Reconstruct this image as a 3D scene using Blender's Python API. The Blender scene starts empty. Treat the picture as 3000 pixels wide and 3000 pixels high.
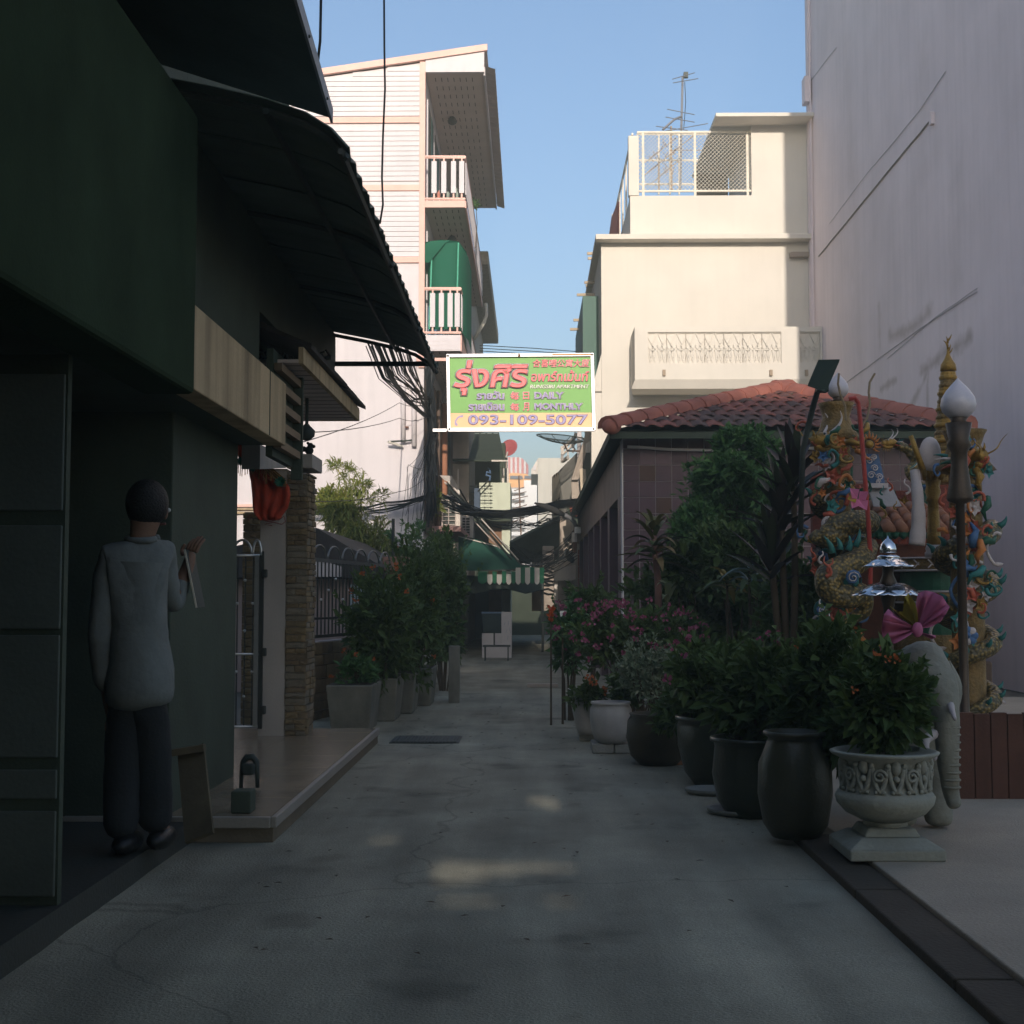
import bpy, bmesh, math, random
from mathutils import Vector, Matrix
R = math.radians
rnd = random.Random(7)
sc = bpy.context.scene
# ------------------------------------------------------------------ camera
F = 3900.0                      # focal length in pixels of a 3000 px frame
CAMH = 1.15
VPX, VPY = 1555.0, 1750.0       # where the alley's direction (+Y) vanishes
PITCH = math.atan((VPY - 1500) / F)
YAW = math.atan((VPX - 1500) / F * math.cos(PITCH))
cam_data = bpy.data.cameras.new('camera')
cam = bpy.data.objects.new('camera', cam_data)
sc.collection.objects.link(cam)
cam.location = (0, 0, CAMH)
cam.rotation_euler = (math.pi / 2 + PITCH, 0, YAW)
cam_data.sensor_width = 36; cam_data.sensor_fit = 'HORIZONTAL'
cam_data.lens = 36 * F / 3000
cam_data.clip_start = 0.05; cam_data.clip_end = 3000
sc.camera = cam
# ------------------------------------------------------------------ sky, sun, exposure
SUN_EL, SUN_AZ = R(16), R(2.4)  # sun behind the camera, a touch to its right
w = bpy.data.worlds.new('World'); sc.world = w; w.use_nodes = True
nt = w.node_tree; nt.nodes.clear()
out = nt.nodes.new('ShaderNodeOutputWorld'); bg = nt.nodes.new('ShaderNodeBackground')
sky = nt.nodes.new('ShaderNodeTexSky'); sky.sky_type = 'NISHITA'; sky.sun_disc = False
sky.sun_elevation = SUN_EL; sky.sun_rotation = math.pi - SUN_AZ
sky.air_density = 1.0; sky.dust_density = 2.6; sky.ozone_density = 3.2; sky.altitude = 0
bg.inputs['Strength'].default_value = 0.115
nt.links.new(sky.outputs[0], bg.inputs[0]); nt.links.new(bg.outputs[0], out.inputs[0])
ld = bpy.data.lights.new('sun', 'SUN'); sun = bpy.data.objects.new('sun', ld); sc.collection.objects.link(sun)
ld.energy = 2.8; ld.angle = R(0.45); ld.color = (1.0, 0.89, 0.77)
to_sun = Vector((math.sin(SUN_AZ) * math.cos(SUN_EL), -math.cos(SUN_AZ) * math.cos(SUN_EL), math.sin(SUN_EL)))
sun.rotation_euler = to_sun.to_track_quat('Z', 'Y').to_euler(); sun.location = to_sun * 60
vs = sc.view_settings
vs.view_transform = 'Standard'; vs.look = 'None'; vs.gamma = 1.0; vs.exposure = 1.0; vs.use_curve_mapping = False
# ------------------------------------------------------------------ helpers
_cr = Vector((math.cos(YAW), math.sin(YAW), 0))
_cf = Vector((-math.sin(YAW) * math.cos(PITCH), math.cos(YAW) * math.cos(PITCH), math.sin(PITCH)))
_cu = _cr.cross(_cf)
def ray(px, py): return _cf * F + _cr * (px - 1500) - _cu * (py - 1500)
def P(px, py, Y):               # the point a measured spot of the photograph has at distance Y down the alley
    d = ray(px, py); k = Y / d.y
    return Vector((d.x * k, Y, CAMH + d.z * k))
def PG(px, py, z=0.0):          # the same on a level at height z
    d = ray(px, py); k = (z - CAMH) / d.z
    return Vector((d.x * k, d.y * k, z))
def PXP(px, py, X):             # the same on a wall x = X
    d = ray(px, py); k = X / d.x
    return Vector((X, d.y * k, CAMH + d.z * k))
def V(*a): return Vector(a)

def worldloc(o):
    p = Vector((0, 0, 0))
    while o is not None: p = p + o.location; o = o.parent
    return p

class MB:
    """collects boxes, tubes, lathes and leaves; build() links them as ONE mesh object"""
    def __init__(s): s.v = []; s.f = []; s.m = []; s.mi = 0
    def add(s, vs_, fs):
        b = len(s.v); s.v += [tuple(p) for p in vs_]
        for q in fs: s.f.append(tuple(b + i for i in q)); s.m.append(s.mi)
        return s
    def box(s, x0, x1, y0, y1, z0, z1):
        if x0 > x1: x0, x1 = x1, x0
        if y0 > y1: y0, y1 = y1, y0
        if z0 > z1: z0, z1 = z1, z0
        return s.add([(x0,y0,z0),(x1,y0,z0),(x1,y1,z0),(x0,y1,z0),(x0,y0,z1),(x1,y0,z1),(x1,y1,z1),(x0,y1,z1)],
                     [(3,2,1,0),(4,5,6,7),(0,1,5,4),(1,2,6,5),(2,3,7,6),(3,0,4,7)])
    def bar(s, a, b, wd, ht, up=(0,0,1)):     # a box along a-b
        a, b = Vector(a), Vector(b); d = (b - a).normalized()
        x = d.cross(Vector(up))
        if x.length < 1e-4: x = d.cross(Vector((0,1,0)))
        x.normalize(); z = x.cross(d); x *= wd / 2; z *= ht / 2
        return s.add([a-x-z, a+x-z, a+x+z, a-x+z, b-x-z, b+x-z, b+x+z, b-x+z],
                     [(0,1,2,3),(7,6,5,4),(4,5,1,0),(5,6,2,1),(6,7,3,2),(7,4,0,3)])
    def tube(s, pts, r, n=6, cap=True):
        pts = [Vector(p) for p in pts]; k = len(pts)
        rr = r if isinstance(r, (list, tuple)) else [r] * k
        b = len(s.v); ref = None
        for i, p in enumerate(pts):
            d = (pts[min(i+1, k-1)] - pts[max(i-1, 0)])
            if d.length < 1e-9: d = Vector((0,0,1))
            d.normalize()
            if ref is None:
                ref = d.cross(Vector((0,0,1)))
                if ref.length < 1e-3: ref = d.cross(Vector((1,0,0)))
            x = (ref - d * ref.dot(d))
            if x.length < 1e-6: x = d.cross(Vector((1,0,0)))
            x.normalize(); ref = x; y = d.cross(x)
            for j in range(n):
                a = 2*math.pi*j/n
                s.v.append(tuple(p + x*(math.cos(a)*rr[i]) + y*(math.sin(a)*rr[i])))
        for i in range(k-1):
            for j in range(n):
                j2 = (j+1) % n
                s.f.append((b+i*n+j, b+i*n+j2, b+(i+1)*n+j2, b+(i+1)*n+j)); s.m.append(s.mi)
        if cap:
            s.f.append(tuple(b+j for j in range(n))[::-1]); s.m.append(s.mi)
            s.f.append(tuple(b+(k-1)*n+j for j in range(n))); s.m.append(s.mi)
        return s
    def lathe(s, prof, c=(0,0,0), n=20, sx=1, sy=1, cap=True):   # prof: (radius, z) from the bottom up
        b = len(s.v)
        for r, z in prof:
            for j in range(n):
                a = 2*math.pi*(j+.5)/n
                s.v.append((c[0]+r*math.cos(a)*sx, c[1]+r*math.sin(a)*sy, c[2]+z))
        for i in range(len(prof)-1):
            for j in range(n):
                j2 = (j+1) % n
                s.f.append((b+i*n+j, b+i*n+j2, b+(i+1)*n+j2, b+(i+1)*n+j)); s.m.append(s.mi)
        if cap:
            s.f.append(tuple(b+j for j in range(n))[::-1]); s.m.append(s.mi)
            k = len(prof)-1
            s.f.append(tuple(b+k*n+j for j in range(n))); s.m.append(s.mi)
        return s
    def frust(s, c, w0, d0, w1, d1, z0, z1):  # a square tapered block
        x, y, z = c
        return s.add([(x-w0/2,y-d0/2,z+z0),(x+w0/2,y-d0/2,z+z0),(x+w0/2,y+d0/2,z+z0),(x-w0/2,y+d0/2,z+z0),
                      (x-w1/2,y-d1/2,z+z1),(x+w1/2,y-d1/2,z+z1),(x+w1/2,y+d1/2,z+z1),(x-w1/2,y+d1/2,z+z1)],
                     [(3,2,1,0),(4,5,6,7),(0,1,5,4),(1,2,6,5),(2,3,7,6),(3,0,4,7)])
    def ball(s, c, r, n=8, m=6, sx=1, sy=1, sz=1):
        prof = [(max(1e-4, r*math.sin(math.pi*i/m)), -r*math.cos(math.pi*i/m)*sz) for i in range(m+1)]
        return s.lathe(prof, c, n, sx, sy, cap=False)
    def prism(s, poly, ax, a0, a1):           # poly in the two other axes, swept along ax ('x','y','z')
        n = len(poly)
        def mk(u, v_, a): return {'x': (a,u,v_), 'y': (u,a,v_), 'z': (u,v_,a)}[ax]
        vs_ = [mk(u, v_, a0) for u, v_ in poly] + [mk(u, v_, a1) for u, v_ in poly]
        fs = [tuple(range(n))[::-1], tuple(range(n, 2*n))] + [(i, (i+1) % n, n+(i+1) % n, n+i) for i in range(n)]
        return s.add(vs_, fs)
    def quad(s, a, b, c, d): return s.add([a,b,c,d], [(0,1,2,3)])
    def sheet(s, grid):                       # grid of points -> quads
        b = len(s.v); nr, nc = len(grid), len(grid[0])
        for row in grid: s.v += [tuple(p) for p in row]
        for i in range(nr-1):
            for j in range(nc-1):
                s.f.append((b+i*nc+j, b+i*nc+j+1, b+(i+1)*nc+j+1, b+(i+1)*nc+j)); s.m.append(s.mi)
        return s
    def leaf(s, p, d, up, L, W, fold=0.25, droop=0.0):   # a small folded leaf of four triangles
        p = Vector(p); d = Vector(d).normalized(); u = Vector(up)
        x = d.cross(u)
        if x.length < 1e-3: x = d.cross(Vector((1,0,.2)))
        x.normalize(); n_ = x.cross(d)
        mid = p + d*(L*.5); tip = p + d*L - Vector((0,0,droop*L))
        e = n_*(W*fold)
        return s.add([p, mid + x*(W/2) + e, tip, mid - x*(W/2) + e, mid], [(0,4,1),(4,2,1),(0,3,4),(4,3,2)])
    def build(s, name, mat, parent=None, smooth=False, bevel=0, solid=0, coll=None):
        me = bpy.data.meshes.new(name)
        if parent is None:
            xs = [p[0] for p in s.v]; ys = [p[1] for p in s.v]; zs = [p[2] for p in s.v]
            o0 = Vector(((min(xs)+max(xs))/2, (min(ys)+max(ys))/2, min(zs)))
        else: o0 = worldloc(parent)
        me.from_pydata([(p[0]-o0.x, p[1]-o0.y, p[2]-o0.z) for p in s.v], [], s.f)
        mats = mat if isinstance(mat, (list, tuple)) else [mat]
        for m_ in mats: me.materials.append(m_)
        if len(mats) > 1: me.polygons.foreach_set('material_index', s.m)
        if smooth: me.polygons.foreach_set('use_smooth', [True]*len(me.polygons))
        me.update()
        o = bpy.data.objects.new(name, me); sc.collection.objects.link(o)
        if parent is None: o.location = o0
        else: o.parent = parent
        if bevel:
            b = o.modifiers.new('bevel', 'BEVEL'); b.width = bevel; b.segments = 2; b.limit_method = 'ANGLE'; b.angle_limit = R(40)
        if solid:
            b = o.modifiers.new('thick', 'SOLIDIFY'); b.thickness = solid; b.offset = 0
        return o

def tag(o, label=None, cat=None, group=None, kind=None):
    if label: o['label'] = label
    if cat: o['category'] = cat
    if group: o['group'] = group
    if kind: o['kind'] = kind
    return o
def thing(name, label, cat, loc=(0,0,0), group=None):
    o = bpy.data.objects.new(name, None); sc.collection.objects.link(o)
    o.location = loc; o.empty_display_size = .2
    return tag(o, label, cat, group)
def piece(src, loc, parent, rot=None, scale=None, name=None):   # a copy that shares src's mesh
    o = src.copy(); sc.collection.objects.link(o); o.parent = parent
    o.location = Vector(loc) - (worldloc(parent) if parent else Vector((0,0,0)))
    if rot: o.rotation_euler = rot
    if scale: o.scale = scale
    return o
def copy_tree(o, parent=None):
    c = o.copy(); sc.collection.objects.link(c)
    if parent: c.parent = parent
    for ch in o.children: copy_tree(ch, c)
    return c

# ------------------------------------------------------------------ materials
MATS = {}
def mat(name, col, rough=.85, var=.10, scale=2.5, bump=.08, bscale=60, metal=0.0, streak=0.0, spec=.3, grain=.05, dirt=None, emit=None, coat=0):
    if name in MATS: return MATS[name]
    m = bpy.data.materials.new(name); m.use_nodes = True; t = m.node_tree; N, L = t.nodes, t.links
    bs = N['Principled BSDF']; MATS[name] = m
    bs.inputs['Roughness'].default_value = rough; bs.inputs['Metallic'].default_value = metal
    bs.inputs['Specular IOR Level'].default_value = spec; bs.inputs['Coat Weight'].default_value = coat
    g = N.new('ShaderNodeNewGeometry')
    nz = N.new('ShaderNodeTexNoise'); nz.inputs['Scale'].default_value = scale; nz.inputs['Detail'].default_value = 5; nz.inputs['Roughness'].default_value = .62
    L.new(g.outputs['Position'], nz.inputs['Vector'])
    mr = N.new('ShaderNodeMapRange'); mr.inputs[1].default_value = .3; mr.inputs[2].default_value = .7
    mr.inputs[3].default_value = 1 - var; mr.inputs[4].default_value = 1 + var; L.new(nz.outputs['Fac'], mr.inputs[0])
    val = mr.outputs[0]
    def times(a, b):
        q = N.new('ShaderNodeMath'); q.operation = 'MULTIPLY'; L.new(a, q.inputs[0]); L.new(b, q.inputs[1]); return q.outputs[0]
    if grain:
        n2 = N.new('ShaderNodeTexNoise'); n2.inputs['Scale'].default_value = bscale*1.6; n2.inputs['Detail'].default_value = 2
        L.new(g.outputs['Position'], n2.inputs['Vector'])
        r2 = N.new('ShaderNodeMapRange'); r2.inputs[1].default_value = .25; r2.inputs[2].default_value = .75
        r2.inputs[3].default_value = 1-grain; r2.inputs[4].default_value = 1+grain; L.new(n2.outputs['Fac'], r2.inputs[0])
        val = times(val, r2.outputs[0])
    if streak:
        mp = N.new('ShaderNodeMapping'); mp.inputs['Scale'].default_value = (5, 5, .35); L.new(g.outputs['Position'], mp.inputs['Vector'])
        n3 = N.new('ShaderNodeTexNoise'); n3.inputs['Scale'].default_value = 1.3; n3.inputs['Detail'].default_value = 4
        L.new(mp.outputs[0], n3.inputs['Vector'])
        r3 = N.new('ShaderNodeMapRange'); r3.inputs[1].default_value = .42; r3.inputs[2].default_value = .75
        r3.inputs[3].default_value = 1; r3.inputs[4].default_value = 1-streak; L.new(n3.outputs['Fac'], r3.inputs[0])
        val = times(val, r3.outputs[0])
    mx = N.new('ShaderNodeVectorMath'); mx.operation = 'SCALE'; mx.inputs[0].default_value = col[:3]
    L.new(val, mx.inputs['Scale']); cout = mx.outputs[0]
    if dirt:
        n4 = N.new('ShaderNodeTexNoise'); n4.inputs['Scale'].default_value = scale*.7; n4.inputs['Detail'].default_value = 6
        L.new(g.outputs['Position'], n4.inputs['Vector'])
        r4 = N.new('ShaderNodeMapRange'); r4.inputs[1].default_value = .52; r4.inputs[2].default_value = .72
        r4.inputs[3].default_value = 0; r4.inputs[4].default_value = dirt[1]; L.new(n4.outputs['Fac'], r4.inputs[0])
        mm = N.new('ShaderNodeMix'); mm.data_type = 'RGBA'; mm.inputs[7].default_value = (*dirt[0], 1)
        L.new(r4.outputs[0], mm.inputs[0]); L.new(cout, mm.inputs[6]); cout = mm.outputs[2]
    L.new(cout, bs.inputs['Base Color'])
    if bump:
        nb = N.new('ShaderNodeTexNoise'); nb.inputs['Scale'].default_value = bscale; nb.inputs['Detail'].default_value = 4
        L.new(g.outputs['Position'], nb.inputs['Vector'])
        bp = N.new('ShaderNodeBump'); bp.inputs['Strength'].default_value = min(1, bump*3); bp.inputs['Distance'].default_value = .01
        L.new(nb.outputs['Fac'], bp.inputs['Height']); L.new(bp.outputs[0], bs.inputs['Normal'])
    if emit:
        bs.inputs['Emission Color'].default_value = (*emit[0], 1); bs.inputs['Emission Strength'].default_value = emit[1]
    return m
def foliage(name, cols, rough=.5, trans=.3):   # each leaf takes its own green
    if name in MATS: return MATS[name]
    m = bpy.data.materials.new(name); m.use_nodes = True; t = m.node_tree; N, L = t.nodes, t.links; MATS[name] = m
    bs = N['Principled BSDF']; bs.inputs['Roughness'].default_value = rough; bs.inputs['Specular IOR Level'].default_value = .25
    g = N.new('ShaderNodeNewGeometry'); cr = N.new('ShaderNodeValToRGB')
    cols = list(cols)*2 if len(cols) == 1 else cols
    e = cr.color_ramp.elements
    while len(e) < len(cols): e.new(.5)
    for i, c in enumerate(cols): e[i].position = i/max(1, len(cols)-1); e[i].color = (*c, 1)
    L.new(g.outputs['Random Per Island'], cr.inputs[0]); L.new(cr.outputs[0], bs.inputs['Base Color'])
    tr = N.new('ShaderNodeBsdfTranslucent'); L.new(cr.outputs[0], tr.inputs[0])
    ms = N.new('ShaderNodeMixShader'); ms.inputs[0].default_value = trans
    L.new(bs.outputs[0], ms.inputs[1]); L.new(tr.outputs[0], ms.inputs[2])
    L.new(ms.outputs[0], N['Material Output'].inputs[0])
    return m
# ================================================================== palette
CREAM = mat('cream_render', (.645,.60,.535), rough=.9, var=.05, scale=.8, bump=.05, streak=.03)
WHITE = mat('white_render', (.64,.59,.60), rough=.9, var=.05, scale=1.0, bump=.04, streak=.08)
SIDING = mat('white_siding', (.62,.575,.59), rough=.75, var=.05, scale=1.5, bump=.03, streak=.05)
PINK = mat('pink_paint', (.74,.47,.40), rough=.7, var=.07, scale=3, bump=.03)
GREYWALL = mat('grey_white_render', (.73,.635,.66), rough=.92, var=.07, scale=.7, bump=.06, streak=.07)
CONCRETE = mat('stained_concrete', (.52,.39,.235), rough=.9, var=.16, scale=1.8, bump=.12, streak=.5)
ROADM = mat('road_concrete', (.31,.295,.225), rough=.85, var=.22, scale=1.3, bump=.2, bscale=90, grain=.12, dirt=((.20,.19,.145), .75))
def road_material():
    t = ROADM.node_tree; N, L = t.nodes, t.links; bs = N['Principled BSDF']; src = bs.inputs['Base Color'].links[0].from_socket
    g = N.new('ShaderNodeNewGeometry'); wn = N.new('ShaderNodeTexNoise'); wn.inputs['Scale'].default_value = 2.2; wn.inputs['Detail'].default_value = 4; L.new(g.outputs['Position'], wn.inputs['Vector'])
    ad = N.new('ShaderNodeVectorMath'); ad.operation = 'MULTIPLY_ADD'; ad.inputs[1].default_value = (.5,.5,0); L.new(wn.outputs['Color'], ad.inputs[0]); L.new(g.outputs['Position'], ad.inputs[2])
    vo = N.new('ShaderNodeTexVoronoi'); vo.feature = 'DISTANCE_TO_EDGE'; vo.inputs['Scale'].default_value = .3; L.new(ad.outputs[0], vo.inputs['Vector'])
    cr = N.new('ShaderNodeMapRange'); cr.inputs[1].default_value = .0008; cr.inputs[2].default_value = .0035; cr.inputs[3].default_value = .72; cr.inputs[4].default_value = 1; L.new(vo.outputs['Distance'], cr.inputs[0])
    mp = N.new('ShaderNodeMapping'); mp.inputs['Scale'].default_value = (3.2,.35,1); L.new(g.outputs['Position'], mp.inputs['Vector'])
    tn = N.new('ShaderNodeTexNoise'); tn.inputs['Scale'].default_value = 1.0; tn.inputs['Detail'].default_value = 5; L.new(mp.outputs[0], tn.inputs['Vector'])
    tr = N.new('ShaderNodeMapRange'); tr.inputs[1].default_value = .35; tr.inputs[2].default_value = .68; tr.inputs[3].default_value = .72; tr.inputs[4].default_value = 1.12; L.new(tn.outputs['Fac'], tr.inputs[0])
    sp = N.new('ShaderNodeTexNoise'); sp.inputs['Scale'].default_value = 260; sp.inputs['Detail'].default_value = 2; L.new(g.outputs['Position'], sp.inputs['Vector'])
    sr = N.new('ShaderNodeMapRange'); sr.inputs[1].default_value = .3; sr.inputs[2].default_value = .7; sr.inputs[3].default_value = .68; sr.inputs[4].default_value = 1.3; L.new(sp.outputs['Fac'], sr.inputs[0])
    os_ = N.new('ShaderNodeTexNoise'); os_.inputs['Scale'].default_value = 1.7; os_.inputs['Detail'].default_value = 3; L.new(g.outputs['Position'], os_.inputs['Vector'])
    orr = N.new('ShaderNodeMapRange'); orr.inputs[1].default_value = .60; orr.inputs[2].default_value = .70; orr.inputs[3].default_value = 1; orr.inputs[4].default_value = .62; L.new(os_.outputs['Fac'], orr.inputs[0])
    k = cr.outputs[0]
    for o in (tr, sr, orr):
        q = N.new('ShaderNodeMath'); q.operation = 'MULTIPLY'; L.new(k, q.inputs[0]); L.new(o.outputs[0], q.inputs[1]); k = q.outputs[0]
    sc_ = N.new('ShaderNodeVectorMath'); sc_.operation = 'SCALE'; L.new(src, sc_.inputs[0]); L.new(k, sc_.inputs['Scale']); L.new(sc_.outputs[0], bs.inputs['Base Color'])
road_material()
PAVEM = mat('pavement_concrete', (.36,.30,.23), rough=.85, var=.12, scale=2, bump=.15, bscale=80, grain=.1)
KERBM = mat('kerb_brown', (.06,.047,.033), rough=.85, var=.2, scale=4, bump=.15)
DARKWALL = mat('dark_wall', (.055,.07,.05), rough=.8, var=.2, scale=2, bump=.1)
DARKMETAL = mat('dark_metal', (.04,.05,.045), rough=.55, var=.2, scale=3, bump=.05)
SOFFIT = mat('grey_soffit', (.60,.50,.45), rough=.85, var=.06, scale=2, bump=.03)
SLOT = mat('dark_slot', (.06,.055,.05), rough=.9, bump=0)
GROUTM = mat('pale_grout', (.42,.38,.38), rough=.9, var=.1)
STEEL = mat('galvanised_steel', (.55,.56,.56), rough=.38, var=.12, metal=.85, bump=.03)
GLASS = mat('dark_glass', (.035,.05,.05), rough=.08, var=.1, bump=0, spec=.6, grain=0)
GREENF = mat('green_frame', (.03,.10,.075), rough=.5, var=.1)
SUNNYGREY = mat('pale_grey_render', (.55,.52,.46), rough=.9, var=.08, scale=1, bump=.05, streak=.1)
# ================================================================== ground
def grid_sheet(x0, x1, y0, y1, z, nx, ny, amp=0):
    return [[(x0+(x1-x0)*i/nx, y0+(y1-y0)*j/ny, z + (rnd.uniform(-amp, amp) if 0 < i < nx else 0)) for i in range(nx+1)] for j in range(ny+1)]
g = MB(); g.sheet(grid_sheet(-150, 150, -60, 280, -.012, 8, 8)).build('ground', mat('bare_earth', (.12,.11,.09), var=.2, scale=.5))
tag(bpy.data.objects['ground'], kind='structure')
r = MB(); r.sheet(grid_sheet(-2.6, 1.24, -34, 75, 0, 24, 330, .004)).build('road', ROADM, smooth=True); tag(bpy.data.objects['road'], kind='structure')
# right kerb and pavement in front of the shrine
k = MB()
for i in range(7):
    k.box(1.24, 1.42, -2+i*1.2, -2+i*1.2+1.19, -.02, .035)
k.build('kerb', KERBM, bevel=.008); tag(bpy.data.objects['kerb'], kind='structure')
pv = MB(); pv.box(1.423, 5.95, -4, 14.9, -.05, .05); pv.build('pavement', PAVEM, bevel=.006); tag(bpy.data.objects['pavement'], kind='structure')
# ================================================================== unseen blocks added behind the camera to shade the lane
CY = -30.0; SLP = math.tan(SUN_EL); SHX = math.tan(SUN_AZ)
def casth(z, Y): return z + (Y-CY)*SLP/math.cos(SUN_AZ)     # height at CY that shades everything below z at distance Y
bb = thing('added_shade_block', 'plain grey stepped block, unseen, added behind the camera to shade the lane', 'building', (-1.5,CY-4,0))
def cx(x, Y): return x + (Y-CY)*SHX
hr = casth(3.52,16.5); hm = casth(2.35,26); hl = casth(1.7,24)
m = MB(); m.box(-14,-.4,CY-8,CY,0,hl); m.box(2.7,15,CY-8,CY,0,hr); m.build('wall', SUNNYGREY, bb)
def holed(x0, x1, z0, z1, y0, y1, holes):     # a thin wall with rectangular openings (x, z, width, height)
    gw = MB(); xs_ = sorted({x0, x1} | {h[0]-h[2]/2 for h in holes} | {h[0]+h[2]/2 for h in holes}); xs_ = [x for x in xs_ if x0 <= x <= x1]
    zs_ = sorted({z0, z1} | {h[1]-h[3]/2 for h in holes} | {h[1]+h[3]/2 for h in holes}); zs_ = [z for z in zs_ if z0 <= z <= z1]
    for i in range(len(zs_)-1):
        zc_ = (zs_[i]+zs_[i+1])/2; run = None
        for j in range(len(xs_)-1):
            xc_ = (xs_[j]+xs_[j+1])/2; op = any(abs(xc_-h[0]) < h[2]/2 and abs(zc_-h[1]) < h[3]/2 for h in holes)
            if not op and run is None: run = xs_[j]
            if run is not None and (op or j == len(xs_)-2): gw.box(run, xs_[j] if op else xs_[j+1], y0, y1, zs_[i], zs_[i+1]); run = None
    return gw
CUY = -5.2
patches = [(1322,2560,.13,.34),(1352,2552,.20,.34),(1300,2548,.10,.10),(1440,2546,.22,.19),(1535,2540,.26,.11),(1640,2542,.12,.05),(1590,2345,.15,.20),(1612,2362,.07,.16),(1128,2462,.13,.06),(1370,2640,.22,.035),(1640,2640,.12,.03)]   # place on the lane, width, length
far, near = [], []
for px, py, wd, ln in patches:
    p = PG(px, py); far.append((p.x+(p.y-CY)*SHX, (p.y-CY)*SLP/math.cos(SUN_AZ), wd+.6, .75)); near.append((p.x+(p.y-CUY)*SHX, (p.y-CUY)*SLP/math.cos(SUN_AZ), wd, ln*SLP+.012))
q = P(1462,1692,26.9); far.append((cx(q.x,26.9), casth(q.z,26.9), .16, .5))
holed(-.399, 2.699, 0, hm, CY-.05, CY+.01, far).build('sun_slot_wall', SUNNYGREY, bb)  # slotted wall added to drop sun patches on the lane and awning valance
# ================================================================== unseen canopy added above and behind the camera to darken and tint the foreground
NETG = foliage('green_shade_filter', [(.06,.13,.04),(.07,.15,.05)], rough=.8, trans=.5)
cn = thing('added_shade_canopy', 'green canopy added out of view to shade and tint the near lane', 'canopy', (1,-1,3.5))
s = MB(); s.sheet([[(-1.7+.75*i, -5.2+.72*j, 3.75-.06*math.sin(i*1.3)-.05*math.sin(j*1.7)) for i in range(9)] for j in range(11)]); s.build('tarpaulin', NETG, cn, smooth=True)  # translucent sheet added to turn the near shade green
for y in (-5.2,-1.6,2.0): MB().tube([(-1.7,y,3.8),(4.3,y,3.8)],.025,6).build('crossbar', DARKMETAL, cn)
holed(-1.7, 4.3, 1.2, 3.95, CUY-.004, CUY, near).build('sun_patch_mask', NETG, cn)  # added slotted mask that gives the sun patches their shape
for x in (4.3,): MB().tube([(x,-5.2,0),(x,-5.2,3.8)],.03,6).build('post', DARKMETAL, cn)
# ================================================================== tall wall on the right
tw = thing('tall_grey_wall', 'tall blank grey white wall with cables and stains, right edge of view', 'building', (6.5,20,0))
m = MB(); m.box(5.96, 9.5, 15.0, 27.95, 0, 18); m.build('wall', GREYWALL, tw)
m = MB(); m.box(5.90, 5.957, 27.75, 27.95, 0, 18); m.build('corner_strip', GREYWALL, tw)
m = MB(); m.tube([(5.915,27.6,0),(5.915,27.6,18)], .02, 6); m.build('pipe', GREYWALL, tw)
CABLEG = mat('grey_cable', (.20,.18,.18), rough=.7, bump=0)
def wallcable(pts, r, name='cable'):
    q = []
    for i in range(len(pts)-1):
        a, b = PXP(*pts[i], 5.945), PXP(*pts[i+1], 5.945)
        for t in range(6): q.append(a.lerp(b, t/6) + Vector((0,0,rnd.uniform(-.006,.006))))
    q.append(PXP(*pts[-1], 5.945)); MB().tube(q, r, 5).build(name, CABLEG, tw)
wallcable([(2398,752),(2530,590),(2640,455),(2730,348)], .014)
wallcable([(2560,486),(2690,330),(2770,210)], .005)
wallcable([(2430,655),(2520,535),(2558,486)], .004)
wallcable([(2372,240),(2450,140)], .005)
wallcable([(2480,1120),(2700,960),(2862,855)], .005)
wallcable([(2600,1050),(2740,930),(2862,845)], .004)
m = MB(); a = PXP(2730,346,5.93); m.box(5.90,5.958,a.y-.05,a.y+.05,a.z-.1,a.z+.08); m.build('bracket', GREYWALL, tw)
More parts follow.
